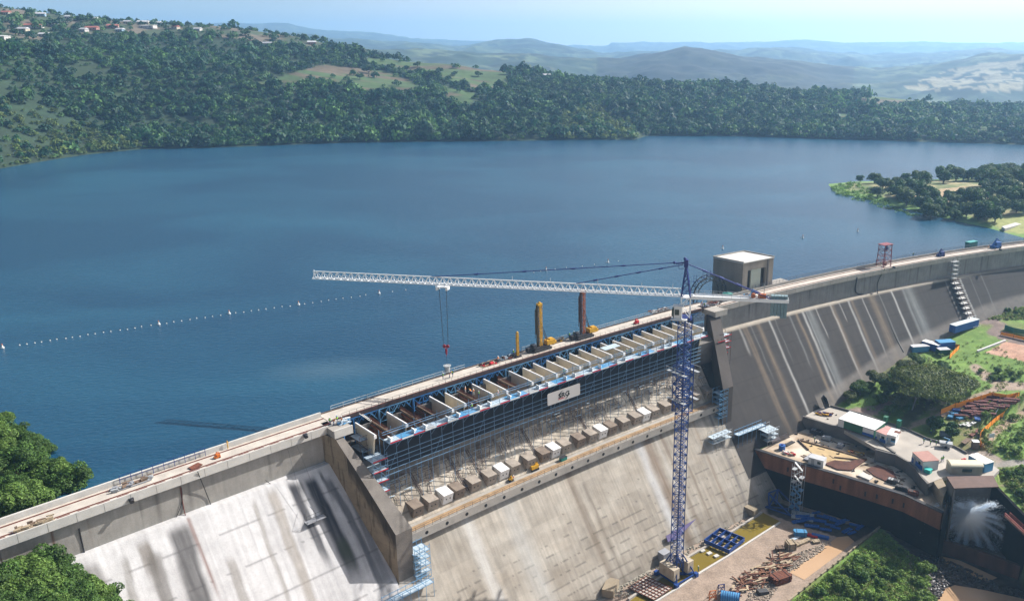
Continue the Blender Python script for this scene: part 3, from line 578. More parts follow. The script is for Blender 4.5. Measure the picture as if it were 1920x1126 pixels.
# the crest parapet of the right-hand part carries a dark upright railing
b = MB(); 
for nn in (.25,):
    for zz in (.25, .62, 1.0): sweep(b, SR + 26, 420, rect(nn - .03, nn + .03, zz - .03, zz + .03), cap=False)
    for s in np.arange(SR + 26, 420, 1.6): b.bar(W(s, nn, -.1), W(s, nn, 1.0), .07)
obj('railing', b, mat('railing_grey', (.10, .11, .14), .6), dam)
# piers either side of the spillway
def PIER_SKIN():
    a, c_ = np.meshgrid(np.linspace(4.95, 23.2, 150), np.linspace(0, 1, 120), indexing='ij'); tp = np.interp(a, [3.2, 8.6, 13.2, 18.0, 23.3], [-2.5, -2.7, -8.1, -13.9, -20.6]); bt = np.minimum(-9 - (a - 5.5) / M_ - 1.2, tp - .3); z = tp - .02 + (bt - tp) * c_
    X, Y, Z = Wn(pl0(a), a, z); X = X - .05 * math.cos(hd(58)); Y = Y - .05 * math.sin(hd(58)); d = (tp - z)
    col = lerp3((.32, .26, .18), (.44, .36, .25), fbm(a / 3, z / 2, 4)); k = sstep(3.8, .2, d - 3.2 * fbm(a / .9 + z * .35, z / 2.5, 3)) * (a > 11.5) * .85; col = col * (1 - k[..., None]) + np.array((.035, .03, .025)) * k[..., None]
    k = (sstep(.60, .68, fbm(a / .5, z / 4, 3)) * .4 + ((z % 2.4) < .07) * .35); col = col * (1 - k[..., None]); grid_mesh('stained_face', X, Y, Z, col, face_m, dam, smooth=False)
def slab_sn(mb, pr, s0f, s1f, mi=0):
    """solid between two skewed planes s0f(n), s1f(n) with outline pr (n,z)"""
    n = len(pr); P = [W(s0f(a), a, z) for a, z in pr] + [W(s1f(a), a, z) for a, z in pr]; mb.add(P, [tuple(range(n)), tuple(range(2 * n - 1, n - 1, -1))] + [((i + 1) % n, i, n + i, n + (i + 1) % n) for i in range(n)], mi); return mb
pl0 = lambda n: 55.4 + (n - 5.7) * .27
lp = [(3.2, -12), (3.2, -2.5), (8.6, -2.7), (13.2, -8.1), (18.0, -13.9), (23.3, -20.6), (22.9, -34), (19.5, -30)]
b = MB(); slab_sn(b, lp, pl0, lambda n: pl0(n) + 1.7 + max(0, n - 9) * .155); obj('pier', b, mat('pier_concrete', (.19, .17, .15), .9, .4, .3, .01), dam, label='tan left pier with black water stains')
PIER_SKIN()
rp1 = lambda n: 181.5 - (n - 5) * .56
rp = [(3.2, -12), (3.2, -2.5), (8.0, -2.6), (13.2, -8.5), (21.6, -19.2), (21.6, -35), (17, -30)]
b = MB(); slab_sn(b, rp, lambda n: rp1(n) - 4.3, rp1); obj('pier', b, mat('pier_grey', (.07, .06, .055), .9, .4, .12, .01), dam, label='dark grey right pier')
# corbelled ends of the decks above the piers
for (a0, a1, nn) in ((SL - 1.5, SL + 2.6, 8.7), (SR + 1.0, SR + 6, 8.6)):
    b = MB(); b.hexa([W(a0, 3, -2.65), W(a0, nn, -2.65), W(a1, nn, -2.65), W(a1, 3, -2.65), W(a0, 3, -1.1), W(a0, nn, -1.1), W(a1, nn, -1.1), W(a1, 3, -1.1)]); obj('corbel', b, concrete, dam)
    b = MB(); b.hexa([W(a0, nn, -2.65), W(a0, nn + .3, -2.65), W(a1 + .1, nn + .3, -2.65), W(a1 + .1, nn, -2.65), W(a0, nn, -.85), W(a0, nn + .3, -.85), W(a1 + .1, nn + .3, -.85), W(a1 + .1, nn, -.85)]); obj('fascia_beam', b, concrete_pale if nn > 8.65 else concrete, dam)
b = MB(); b.hexa([W(SR + 1, 8.92, -4.6), W(SR + 1, 9.3, -4.6), W(SR + 6, 9.3, -4.6), W(SR + 6, 8.92, -4.6), W(SR + 1, 8.92, -2.7), W(SR + 1, 9.3, -2.7), W(SR + 6, 9.3, -2.7), W(SR + 6, 8.92, -2.7)])
# spillway sill and floor
b = MB(); sweep(b, SL + .5, SR + 1, rect(-.8, -.3, -12, -1.9)); obj('bulkhead', b, mat('bulkhead', (.06, .055, .05), .8, .5, .8), dam)
b = MB(); sweep(b, SL + 1, SR + 1, [(-1.2, -20), (-1.2, -7.7), (3.9, -7.7), (3.9, -8.3), (12.0, -8.3), (11.6, -11), (10.6, -16), (5.5, -8.9), (5.5, -20)]); obj('sill', b, concrete_dark, dam)
# ledge with anchor holes
b = MB(); sweep(b, SL + 3.8, SR - 6.6, [(16.4, -26.3), (20.4, -26.3), (20.4, -24.3), (16.4, -24.3)]); lg = obj('ledge', b, concrete, dam)
for i, s in enumerate(np.arange(SL + 6.5, SR - 8, 5.35)):
    b = MB(); b.cyl(W(s, 20.2, -25.4), W(s, 20.425, -25.4), .42, n=14); obj('hole', b, black, lg)
b = MB(); sweep(b, SL + 3.8, SR - 6.6, rect(18.0, 19.6, -24.292, -24.25)); obj('stain_strip', b, mat('ledge_stain', (.36, .24, .13), .9, .5, .5), dam)
# anchor blocks along the ledge
AB = [(777, 955, 0), (804, 942, 0), (830, 929, 1), (853, 920, 0), (883, 907, 0), (912, 894, 0), (934, 883, 1), (955, 874, 0), (984, 862, 0), (1009, 850, 0), (1029, 842, 1), (1047, 833, 0), (1072, 821, 0), (1095, 813, 0), (1114, 805, 1), (1132, 798, 0), (1154, 788, 0), (1175.5, 779, 0), (1193, 773, 1), (1208, 766, 0), (1229, 757, 0), (1249, 750, 0), (1283, 735, 0), (1305, 728, 0)]
for i, (px, py, wh) in enumerate(AB):
    s = SN(px, py, -22)[0] + .2; b = MB(); n1, n2 = 13.0, 17.4; z1, z2 = -20.2, -23.2; w_ = 1.3
    b.hexa([W(s - w_, n1, z2), W(s - w_, n2 - .75, z2), W(s + w_, n2 - .75, z2), W(s + w_, n1, z2), W(s - w_, n1, z1), W(s - w_, n2, z1 - .5), W(s + w_, n2, z1 - .5), W(s + w_, n1, z1)])
    ab = obj('anchor_block', b, cap_white if wh else (mat('block_brown', (.36, .31, .26), .9, .3, .8) if i % 3 else mat('block_dark', (.24, .19, .15), .9, .3, .8)), dam)
    for k in (-.5, .5):
        b = MB(); b.cyl(W(s + k, n2 - .6, -21.9), W(s + k, n2 - .3, -21.9), .17, n=8); obj('hole', b, black, ab)
    b = MB(); b.cyl(W(s - w_ + .2, n2 - 1.0, -21.9), W(s - w_ - .02, n2 - 1.0, -21.9), .17, n=8); obj('hole', b, black, ab)
# labyrinth weir walls
wall_s = list(np.arange(SL + 5.4, SR - 5.5, 3.85)); NW = len(wall_s)
UNF = {1, 3, 4, 7, 10}
for i, s in enumerate(wall_s):
    un = i in UNF; n0, n1 = (4.3, 13.6) if i % 2 else (5.0, 13.0)
    if un: n1 -= .6
    zt = -3.4 if un else -2.7; hw = .17; b = MB()
    b.hexa([W(s - hw, n0, -8.2), W(s - hw, n1 - 1.2, -8.2), W(s + hw, n1 - 1.2, -8.2), W(s + hw, n0, -8.2), W(s - hw, n0, zt), W(s - hw, n1, zt), W(s + hw, n1, zt), W(s + hw, n0, zt)])
    ww = obj('weir_wall', b, timber_dark if un else concrete_fresh, dam, label='unfinished wall with dark formwork and rebar' if un else None)
    b = MB()
    if un:
        for k in np.arange(n0, n1, .45): b.bar(W(s - .12, k, zt), W(s - .12, k, zt + .8), .05); b.bar(W(s + .12, k, zt), W(s + .12, k, zt + .8), .05)
        b.bar(W(s, n0, zt + .5), W(s, n1, zt + .5), .06); b.bar(W(s - .5, n0, zt - .6), W(s - .5, n1, zt - .6), .22, .3); b.bar(W(s - .9, n0, zt - 1.4), W(s - .9, n1, zt - 1.4), .5, .08)
        obj('rebar', b, rust_steel, ww)
    else:
        b.hexa([W(s - .21, n0, zt + .003), W(s - .21, n1 + .2, zt + .003), W(s + .21, n1 + .2, zt + .003), W(s + .21, n0, zt + .003), W(s - .13, n0, zt + .2), W(s - .13, n1 + .2, zt + .2), W(s + .13, n1 + .2, zt + .2), W(s + .13, n0, zt + .2)])
        b.hexa([W(s - .30, n1 + .003, zt - .7), W(s - .30, n1 + .3, zt - .7), W(s + .30, n1 + .3, zt - .7), W(s + .30, n1 + .003, zt - .7), W(s - .30, n1 + .003, zt), W(s - .30, n1 + .3, zt), W(s + .30, n1 + .3, zt), W(s + .30, n1 + .003, zt)])
        obj('wall_cap', b, cap_white, ww)
    if i < NW - 1:   # crosswalls joining the cells at alternate ends
        s2 = wall_s[i + 1]; na = 12.2 if i % 2 else 5.0; b = MB(); b.hexa([W(s + .19, na, -8.2), W(s + .19, na + .35, -8.2), W(s2 - .19, na + .35, -8.2), W(s2 - .19, na, -8.2), W(s + .19, na, -3.6), W(s + .19, na + .35, -3.6), W(s2 - .19, na + .35, -3.6), W(s2 - .19, na, -3.6)]); obj('cross_wall', b, concrete_fresh if i > 11 else concrete_dark, dam)
b = MB(); b.hexa([W(133, 7.5, -2.5), W(133, 9.8, -2.5), W(138.4, 9.8, -2.5), W(138.4, 7.5, -2.5), W(133, 7.5, -2.36), W(133, 9.8, -2.36), W(138.4, 9.8, -2.36), W(138.4, 7.5, -2.36)])
setp(obj('formwork_panel', b, timber_pale), 'pale formwork panel lying across two weir walls', 'panel')

# ------------------------------------------------------------------ service bridge over the weir
br = thing('service_bridge', W(115, 2, -3.5), 'service bridge with concrete deck on blue trusses over the weir', 'bridge')
b = MB(); sweep(b, SL + .2, SR + 4, rect(-.9, 3.7, -1.55, -1.1)); obj('bridge_deck', b, deck_conc, br)
b = MB(); sweep(b, SL + .2, SR + 4, rect(3.72, 3.95, -1.75, -.95)); obj('edge_beam', b, mat('brown_edge', (.045, .028, .028), .8, .4, 1), br)
b = MB(); sweep(b, SL + .2, SR + 4, rect(-1.25, -.92, -2.0, -.9)); obj('edge_beam', b, mat('brown_edge2', (.12, .08, .06), .8, .4, 1), br)
for nn in (3.4,):
    b = MB(); sweep(b, SL + 1, SR, rect(nn, nn + .16, -1.1, -.9)); obj('rail', b, rail_red, br)
k = 13; L_ = (SR - SL - 4) / k
for i in range(k):
    s = SL + 3 + i * L_; b = MB(); zt, zb = -1.95, -3.6; m = 5
    b.bar(W(s, 3.8, zt), W(s + L_ - .1, 3.8, zt), .22); b.bar(W(s + 1.2, 3.8, zb), W(s + L_ * .45, 3.8, zb), .14)
    b.bar(W(s, 3.8, zt), W(s, 3.8, -8.3), .35); b.bar(W(s + 2.6, 3.8, zt), W(s + 2.6, 3.8, -8.3), .22); b.bar(W(s, 3.8, -5), W(s + 2.6, 3.8, zt), .12); b.bar(W(s, 3.8, zt), W(s + 2.6, 3.8, -5), .12); b.bar(W(s, 3.8, -5), W(s + 2.6, 3.8, -5), .12)
    b.bar(W(s + 2.6, 3.8, -4.6), W(s + 5.2, 3.8, zt), .14); b.bar(W(s, 3.8, -4.6), W(s - 2.2, 3.8, zt), .14)
    for j in range(4): b.bar(W(s + 2.8 + j * 1.4, 3.8, zt), W(s + 3.5 + j * 1.4, 3.8, -3.2), .08); b.bar(W(s + 3.5 + j * 1.4, 3.8, -3.2), W(s + 4.2 + j * 1.4, 3.8, zt), .08)
    obj('truss', b, steel_lightblue if i % 2 else mat('steel_blue_b', (.05, .20, .48), .45, .15, 1), br)
    b = MB(); b.bar(W(s, 3.9, -1.0), W(s + L_, 3.9, -1.0), .05)
    for q in range(5): b.bar(W(s + q * L_ / 5, 3.95, -1.7), W(s + q * L_ / 5, 3.95, .05), .06)
    for zz in (-.45, .05): b.bar(W(s, 3.95, zz), W(s + L_, 3.95, zz), .045)
    obj('guard_rail', b, dark_steel, br)
    b = MB()
    for zz in (-.5, .1): b.bar(W(s, -1.0, zz), W(s + L_, -1.0, zz), .10)
    for q in range(3): b.bar(W(s + q * L_ / 3, -1.0, -1.2), W(s + q * L_ / 3, -1.0, .1), .09)
    if i not in (4, 5): obj('guard_rail', b, galv, br, label='pale two bar railing on the lake side')

# ------------------------------------------------------------------ scaffold in front of the weir
sc_ = thing('scaffold', W(115, 15, -14), 'long blue tube scaffold with white platform and red toe boards in front of the weir', 'scaffold')
BAY = 2.9; NB = int((167 - 64) / BAY)
LV = [-7.8, -8.9, -10.0, -11.1, -12.2]
for i in range(NB):
    s0 = 64.2 + i * BAY; s1 = s0 + BAY - .02; b = MB()
    b.bar(W(s0, 14.2, zf(14.2)), W(s0, 14.2, -3.9), .09); b.bar(W(s0, 12.4, zf(12.4)), W(s0, 12.4, -2.2), .09); b.bar(W(s0, 16.6, -3.9), W(s0, 16.6, -2.5), .09); b.bar(W(s0, 16.6, -3.9), W(s0, 14.2, -6.5), .08)
    for zz in LV: b.bar(W(s0, 14.26, zz), W(s1, 14.26, zz), .12)
    b.bar(W(s0, 16.66, -3.95), W(s1, 16.66, -3.95), .13)
    if i % 4 == 0: b.bar(W(s0, 14.3, -12.6), W(s1, 14.3, -7.3), .06)
    b.bar(W(s0, 16.6, -3.9), W(s0, 12.4, -3.9), .08)
    for zz in (-3.0, -2.5): b.bar(W(s0, 16.6, zz), W(s1, 16.6, zz), .06)
    for zz in (-2.9, -2.35): b.bar(W(s0, 13.8, zz), W(s1, 13.8, zz), .09)
    obj('frame', b, scaf_steel, sc_)
    b = MB()
    for q in range(4): b.hexa([W(s0 + .03, 14.05 + q * .62, -3.86), W(s0 + .03, 14.6 + q * .62, -3.86), W(s1, 14.6 + q * .62, -3.86), W(s1, 14.05 + q * .62, -3.86), W(s0 + .03, 14.05 + q * .62, -3.78), W(s0 + .03, 14.6 + q * .62, -3.78), W(s1, 14.6 + q * .62, -3.78), W(s1, 14.05 + q * .62, -3.78)])
    obj('platform', b, [timber_pale, galv, sky_box, timber_pale, steel_lightblue][(i * 7) % 5], sc_)
    b = MB(); b.bar(W(s0 + .1, 16.76, -3.7), W(s1, 16.76, -3.7), .05, .28); obj('toe_board', b, red_paint if (i % 2 == 0) else white_paint, sc_)
    if i % 3 != 1:
        b = MB(); u = s0 + .5; b.add([W(u, 15.0, -3.77), W(u + 1.5, 14.8, -3.77), W(u, 16.2, -3.77), W(u, 15.0, -2.7), W(u + .1, 16.2, -3.0)], [(0, 2, 1), (0, 1, 3), (1, 2, 4), (0, 3, 4, 2), (1, 4, 3)]); obj('bracket', b, white_paint, sc_)
    b = MB(); b.hexa([W(s0, 12.4, -12.2), W(s0, 12.46, -12.2), W(s1 + .02, 12.46, -12.2), W(s1 + .02, 12.4, -12.2), W(s0, 13.9, -4.1), W(s0, 13.96, -4.1), W(s1 + .02, 13.96, -4.1), W(s1 + .02, 13.9, -4.1)]); obj('shade_panel', b, shade_dark, sc_)  # dark panels: the shade under the platform is put into their colour
# weathered tangle of tubes, couplers and boards standing on the slope under the dark panels
b = MB(); rr = random.Random(5)
for i in range(760):
    s = rr.uniform(63, 168); n = rr.uniform(9.8, 13.2) + (0 if rr.random() < .8 else -1.6); z0 = zf(n); k = rr.random()
    if k < .34: b.bar(W(s, n, z0), W(s, n, z0 + rr.uniform(1, 2.6)), .07)
    elif k < .74: L = rr.uniform(1.5, 4); dz = rr.uniform(.4, 2); b.bar(W(s, n, z0 + dz), W(s + L, n + rr.uniform(-.2, .2), z0 + dz), .07)
    else: b.bar(W(s, n, z0 + .3), W(s + rr.uniform(-.8, .8), n + 1.8, zf(n + 1.8) + rr.uniform(.5, 1.6)), .07)
obj('under_frame', b, [mat('tube_brown', (.15, .11, .10), .7, .5, 3)], sc_)
for i in range(70):
    s = rr.uniform(63, 168); n = rr.uniform(9.8, 13.2); z0 = zf(n) + rr.uniform(.3, 1.4); L = rr.uniform(.7, 2.4); b = MB(); b.bar(W(s, n, z0), W(s + L, n, z0), .35, .05); obj('loose_board', b, timber_pale, sc_)
# long ladders running down the slope
for i, s in enumerate((71.5, 87.0, 103.5, 121.0, 139.5, 82.0)):
    b = MB(); n1 = 15.2 if i < 5 else 16; 
    for e in (0, .5): b.bar(W(s + e, 10.4, zf(10.4) + .25), W(s + e + 1.4, n1, zf(n1) + .25), .09)
    for q in range(14): t = q / 13; n = 10.4 + (n1 - 10.4) * t; b.bar(W(s + 1.4 * t, n, zf(n) + .27), W(s + .5 + 1.4 * t, n, zf(n) + .27), .05)
    lab = ['leftmost brown ladder lying down the slope beneath the scaffold', 'second brown ladder from the left lying down the slope beneath the scaffold', 'middle brown ladder lying down the slope below the sign', 'fourth brown ladder from the left on the slope beneath the scaffold', 'rightmost brown ladder on the slope nearest the tower crane', 'short brown ladder between the two leftmost slope ladders'][i]
    setp(obj('ladder', b, mat('tube_brown2', (.10, .05, .045), .7, .4, 3)), lab, 'ladder')
# sign
sg = thing('sign', W(111, 17.2, -10), 'pale grey banner with black SRG letters hung on the scaffold', 'sign')
Pn = [W(*SNv(*at(px, py, z)[:2]), z) for px, py, z in ((1027, 731, -6), (1086, 718, -6))]
c0 = SN(1026.5, 758, -9.6); c1 = SN(1087, 741, -9.6); sA = W(SN(1027, 733, -5.6)[0], 16.95, 0); 
def onface(px, py, n):
    best = None
    for z in np.arange(-30, 0, .1):
        d = abs(SN(px, py, z)[1] - n)
        if best is None or d < best[0]: best = (d, z, SN(px, py, z)[0])
    return best[2], best[1]
a_ = onface(1027, 761, 16.9); b_ = onface(1087, 739, 16.9); c_ = onface(1086, 718, 16.9); d_ = onface(1027, 738, 16.9)
A0, B0 = W(a_[0], 16.9, 0), W(b_[0], 16.9, 0); zb0, zb1, zt1, zt0 = a_[1], b_[1], c_[1], d_[1]; zlo = (zb0 + zb1) / 2; zhi = (zt0 + zt1) / 2
ux = (B0 - A0).normalized(); un_ = Vector((ux.y, -ux.x, 0)); Ls = (B0 - A0).length; Hs = zhi - zlo
def spt(u, v, o=0.): return A0 + ux * u + un_ * o + Vector((0, 0, zlo + v))
b = MB(); rc = .35; out = []
for cx_, cy_, a0 in ((Ls - rc, Hs - rc, 0), (rc, Hs - rc, 90), (rc, rc, 180), (Ls - rc, rc, 270)):
    for k in range(5): t = R(a0 + k * 22.5); out.append((cx_ + rc * math.cos(t), cy_ + rc * math.sin(t)))
n = len(out); b.add([spt(u, v, 0) for u, v in out] + [spt(u, v, .05) for u, v in out], [tuple(range(n - 1, -1, -1)), tuple(range(n, 2 * n))] + [(i, (i + 1) % n, n + (i + 1) % n, n + i) for i in range(n)]); obj('panel', b, mat('banner', (.52, .50, .49), .7, .04), sg)
def lettering(text, size, u, v, m, bold=0., parent=sg, off=.07, sx=1.):
    cu = bpy.data.curves.new('lettering', 'FONT'); cu.body = text; cu.size = size; cu.offset = bold; cu.extrude = .01; cu.align_x = 'CENTER'; o = bpy.data.objects.new('lettering', cu); C.objects.link(o)
    bpy.context.view_layer.update(); me = bpy.data.meshes.new_from_object(o.evaluated_get(bpy.context.evaluated_depsgraph_get())); bpy.data.objects.remove(o)
    org = ORG[parent.name][0]
    for vt in me.vertices: p = spt(u + vt.co.x * sx, v + vt.co.y, off + vt.co.z) - org; vt.co = p
    me.materials.clear(); me.materials.append(m); q = bpy.data.objects.new('lettering', me); C.objects.link(q); q.parent = parent; ORG[q.name] = ORG[parent.name]; return q
inkb = mat('ink_black', (.008, .008, .008), .6, 0); inkr = mat('ink_red', (.6, .02, .03), .6, 0)
try:
    lettering('SRG', Hs * .56, Ls * .50, Hs * .32, inkb, Hs * .012, sx=1.15); lettering('GLOBAL', Hs * .13, Ls * .42, Hs * .20, inkr, .008, sx=1.35)
except Exception as e: print('font', e)
for sgn in (0, 1):
    b = MB(); pts = []
    for k in range(15):
        t = R(100 + k * 7.5) + sgn * math.pi; r0 = Hs * .40; wd = Hs * .04 * math.sin(math.pi * (k + .6) / 15.5); cxu, cyv = Ls * .50, Hs * .50
        pts.append(((cxu + math.cos(t) * (r0 * 1.12 + wd), cyv + math.sin(t) * (r0 + wd)), (cxu + math.cos(t) * (r0 * 1.12 - wd), cyv + math.sin(t) * (r0 - wd))))
    V = []
    for p, q in pts: V += [spt(p[0], p[1], .072), spt(q[0], q[1], .072), spt(p[0], p[1], .092), spt(q[0], q[1], .092)]
    fs = []
    for k in range(14): o_ = 4 * k; fs += [(o_ + 2, o_ + 3, o_ + 7, o_ + 6), (o_, o_ + 4, o_ + 5, o_ + 1), (o_, o_ + 2, o_ + 6, o_ + 4), (o_ + 1, o_ + 5, o_ + 7, o_ + 3)]
    b.add(V, fs); obj('swoosh', b, inkb, sg)
# ------------------------------------------------------------------ ground below the dam, basin, yards
ZB, ZP1, ZP2 = -51.3, -35.0, -38.5
def pl(pts, z): return [tuple(at(px, py, z)[:2]) for px, py in pts]
RW = pl([(1425, 843), (1503, 868), (1570, 887), (1640, 908), (1700, 927), (1770, 960)], ZP2)
_d = Vector((RW[-1][0] - RW[-2][0], RW[-1][1] - RW[-2][1])).normalized(); _e = Vector((RW[0][0] - RW[1][0], RW[0][1] - RW[1][1])).normalized()
RWX = [(RW[0][0] + _e.x * 12, RW[0][1] + _e.y * 12)] + RW + [(RW[-1][0] + _d.x * 90, RW[-1][1] + _d.y * 90)]
BAS = RWX + [(RWX[-1][0] - 20, -60), (-260, -60), (-260, 400)]
P1 = pl([(1510, 779), (1549, 757), (1620, 775), (1700, 805), (1737, 822), (1790, 838), (1812, 850), (1850, 862), (1874, 880), (1862, 892), (1775, 892), (1742, 905), (1730, 893), (1704, 864), (1680, 850), (1640, 838), (1573, 800)], ZP1)
P2 = pl([(1425, 843), (1503, 868), (1570, 887), (1640, 908), (1700, 927), (1770, 960), (1772, 925), (1742, 905), (1730, 893), (1704, 866), (1640, 838), (1573, 812), (1507, 795), (1480, 815)], ZP2)
BAY_ = pl([(1772, 958), (1775, 895), (1866, 893), (1935, 985), (1990, 1080), (1990, 1200)], ZP1) 
LZ_S = [-300, -60, -10, 0, 6, 12, 20, 30, 57, 64]; LZ_Z = [20, 0, -5, -7, -10.5, -19, -27, -35, -49, ZB]
def zgv(s, n, x, y):
    right = np.interp(s, GS, GZ) - .055 * np.clip(n - 20, 0, 200); right = right + .8 * (fbm(x / 14, y / 14, 3) - .5)
    left = np.interp(s, LZ_S, LZ_Z) - .12 * np.clip(n - 20, 0, 200) * (s < 40); left = np.maximum(left, ZB)
    z = np.where(s > 120, right, left); bas = inpoly(x, y, BAS) & (s > 40); z = np.where(bas, ZB, z)
    z = np.where(~bas & (s > 120), np.minimum(z, np.where(n > 60, ZP1 - .1, z)), z)
    veg = inpoly(x, y, VEG); z = np.where(veg, ZB + .3 + 1.6 * fbm(x / 9, y / 9, 3), z)
    for poly, zz in ((P1, ZP1 - 1.2), (P2, ZP2 - 1.2), (BAY_, ZB)): z = np.where(inpoly(x, y, poly), zz, z)
    return z
VEG = pl([(1655, 985), (1480, 1130), (1440, 1400), (1745, 1400), (1742, 1126), (1738, 1090), (1722, 1050), (1690, 1022)], ZB)
def zg(s, n):
    x, y, _ = Wn(float(s), float(n), 0.); return float(zgv(np.array([float(s)]), np.array([float(n)]), np.array([x]), np.array([y]))[0])
def G(px, py, dz=0):
    p = hit(px, py, zg); s, n = SNv(p.x, p.y); p.z = zg(s, n) + dz; return p
S, Nn = np.meshgrid(np.r_[np.arange(-280, -20, 6.), np.arange(-20, 130, 1.2), np.arange(130, 345, .6), np.arange(345, 600, 5.)], np.r_[np.arange(4.5, 110, .6), np.arange(110, 330, 5.)], indexing='ij')
X, Y, _z = Wn(S, Nn, 0.); Z = zgv(S, Nn, X, Y)
_gs, _gn, _gz = S[:, 0].copy(), Nn[0].copy(), Z.copy()
def zg(s, n):
    i = min(len(_gs) - 1, max(0, int(np.searchsorted(_gs, s)))); j = min(len(_gn) - 1, max(0, int(np.searchsorted(_gn, n)))); return float(_gz[i, j])
px, py = pix(X, Y, Z)
f1 = fbm(X / 7, Y / 7, 4); f2 = fbm(X / 1.6, Y / 1.6, 3); f3 = fbm(X / 22 + 7, Y / 22, 3)
gr = lerp3((.07, .15, .022), (.19, .30, .06), f1 * .6 + f2 * .4); gr = lerp3(gr, (.17, .165, .06), sstep(.5, .7, f3)); gr = lerp3(gr, (.28, .22, .15), sstep(.60, .72, f2 * .5 + f3 * .5))
bs = lerp3((.22, .165, .125), (.36, .28, .22), f1 * .5 + f2 * .5)
tint = np.where((inpoly(X, Y, BAS) & ~inpoly(X, Y, VEG))[..., None], bs, gr)
def track(pts, w, col, soft=.5):
    global tint
    a = np.array(pts, float); d = np.full(px.shape, 1e9)
    for p, q in zip(a[:-1], a[1:]):
        v = q - p; t = np.clip(((px - p[0]) * v[0] + (py - p[1]) * v[1]) / (v @ v), 0, 1); d = np.minimum(d, np.hypot(px - p[0] - t * v[0], (py - p[1] - t * v[1]) * 1.6))
    k = sstep(w * 1.3, w * .7, d + (f2 - .5) * w * .9)[..., None]; tint = tint * (1 - k) + lerp3(np.array(col) * .8, np.array(col) * 1.15, f2) * k
tanc = (.34, .26, .20)
track([(1700, 800), (1760, 780), (1800, 758), (1840, 740), (1870, 728), (1930, 722)], 9, tanc); track([(1830, 690), (1850, 705), (1880, 720), (1930, 725)], 12, tanc)
track([(1848, 835), (1862, 815), (1885, 795), (1925, 770)], 9, (.33, .24, .17)); track([(1838, 600), (1860, 600), (1875, 612), (1862, 622), (1880, 628), (1930, 650)], 12, (.20, .15, .13)); track([(1870, 870), (1930, 865)], 9, (.33, .30, .26))
track([(1590, 775), (1640, 770), (1680, 755)], 14, (.30, .22, .19)); track([(1805, 850), (1850, 850), (1870, 862)], 8, (.33, .27, .22)); track([(1770, 720), (1700, 790)], 16, (.10, .11, .045)); track([(1540, 770), (1600, 735), (1650, 700), (1760, 635)], 10, (.14, .15, .07))
tint = np.where(inpoly(px, py, [(1848, 661), (1885, 640), (1935, 650), (1935, 680), (1903, 673)])[..., None], lerp3((.42, .20, .13), (.55, .36, .26), f1), tint)
tint = np.where((inpoly(px, py, [(1130, 1126), (1200, 1080), (1430, 940), (1400, 930), (1100, 1090), (1060, 1126)]))[..., None], lerp3((.14, .12, .08), (.42, .40, .35), f2), tint)
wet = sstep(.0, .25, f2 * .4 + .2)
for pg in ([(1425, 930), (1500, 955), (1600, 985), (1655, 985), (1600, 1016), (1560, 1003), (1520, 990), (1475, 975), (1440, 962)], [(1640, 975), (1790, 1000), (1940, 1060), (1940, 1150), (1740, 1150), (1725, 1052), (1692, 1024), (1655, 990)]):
    tint = np.where(inpoly(px, py, pg)[..., None], lerp3((.022, .018, .017), (.10, .075, .06), f2 ** 2), tint)  # mud and rock tone, darkened further to paint in the retaining wall's shade
# rust stained apron around the pool at the fountain
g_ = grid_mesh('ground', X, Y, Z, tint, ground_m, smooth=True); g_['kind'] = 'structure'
# left bank, upstream of the dam
S, Nn = np.meshgrid(np.arange(-260, 30, 3.), np.arange(-260, 6, 3.), indexing='ij')
LBN = [SN(px, py, WL) for px, py in ((150, 925), (110, 880), (60, 820), (10, 790), (-60, 770), (-200, 740), (-500, 700))]
_n = np.array([p[1] for p in LBN]); _s = np.array([p[0] for p in LBN]); _o = np.argsort(_n)
def zlb(s, n): return WL + .32 * (np.interp(n, _n[_o], _s[_o]) - 1 - s) - np.where(s > 8, 3, 0) 
X, Y, _z = Wn(S, Nn, 0.); Z = np.clip(zlb(S, Nn), -16, 26) + 1.5 * (fbm(X / 20, Y / 20, 3) - .5)
f1 = fbm(X / 7, Y / 7, 4); g_ = grid_mesh('bank', X[:, ::-1], Y[:, ::-1], Z[:, ::-1], lerp3((.03, .07, .015), (.09, .15, .03), f1)[:, ::-1], ground_m); g_['kind'] = 'structure'
# ---- wooded peninsula on the right
PEN = pl([(1553, 345), (1566, 360), (1600, 368), (1650, 380), (1700, 392), (1750, 404), (1800, 416), (1850, 426), (1885, 436), (1925, 447), (2100, 470), (2500, 470), (2500, 290), (1990, 308), (1920, 318), (1850, 330), (1760, 336), (1680, 340), (1610, 340)], WL)
xs = np.arange(140, 560, 3.0); ys = np.arange(250, 640, 3.0); X, Y = np.meshgrid(xs, ys, indexing='ij'); ins = inpoly(X, Y, PEN)
dm = np.full(X.shape, 1e9)
for i in range(len(PEN)):
    p = np.array(PEN[i]); q = np.array(PEN[(i + 1) % len(PEN)]); v = q - p; t = np.clip(((X - p[0]) * v[0] + (Y - p[1]) * v[1]) / (v @ v), 0, 1); dm = np.minimum(dm, np.hypot(X - p[0] - t * v[0], Y - p[1] - t * v[1]))
sdist = np.where(ins, dm, -dm); Zp = np.clip(WL + .02 + sdist * .10, WL - 2, WL + 7)
_dn = ((X[..., None] - AXT[250::12, 1]) * np.sin(head(AXT[250::12, 0])) - (Y[..., None] - AXT[250::12, 2]) * np.cos(head(AXT[250::12, 0])))
_dd = np.hypot(X[..., None] - AXT[250::12, 1], Y[..., None] - AXT[250::12, 2]).argmin(-1); _dn = np.take_along_axis(_dn, _dd[..., None], -1)[..., 0]; Zp = np.where(_dn > -1.5, -75, Zp)
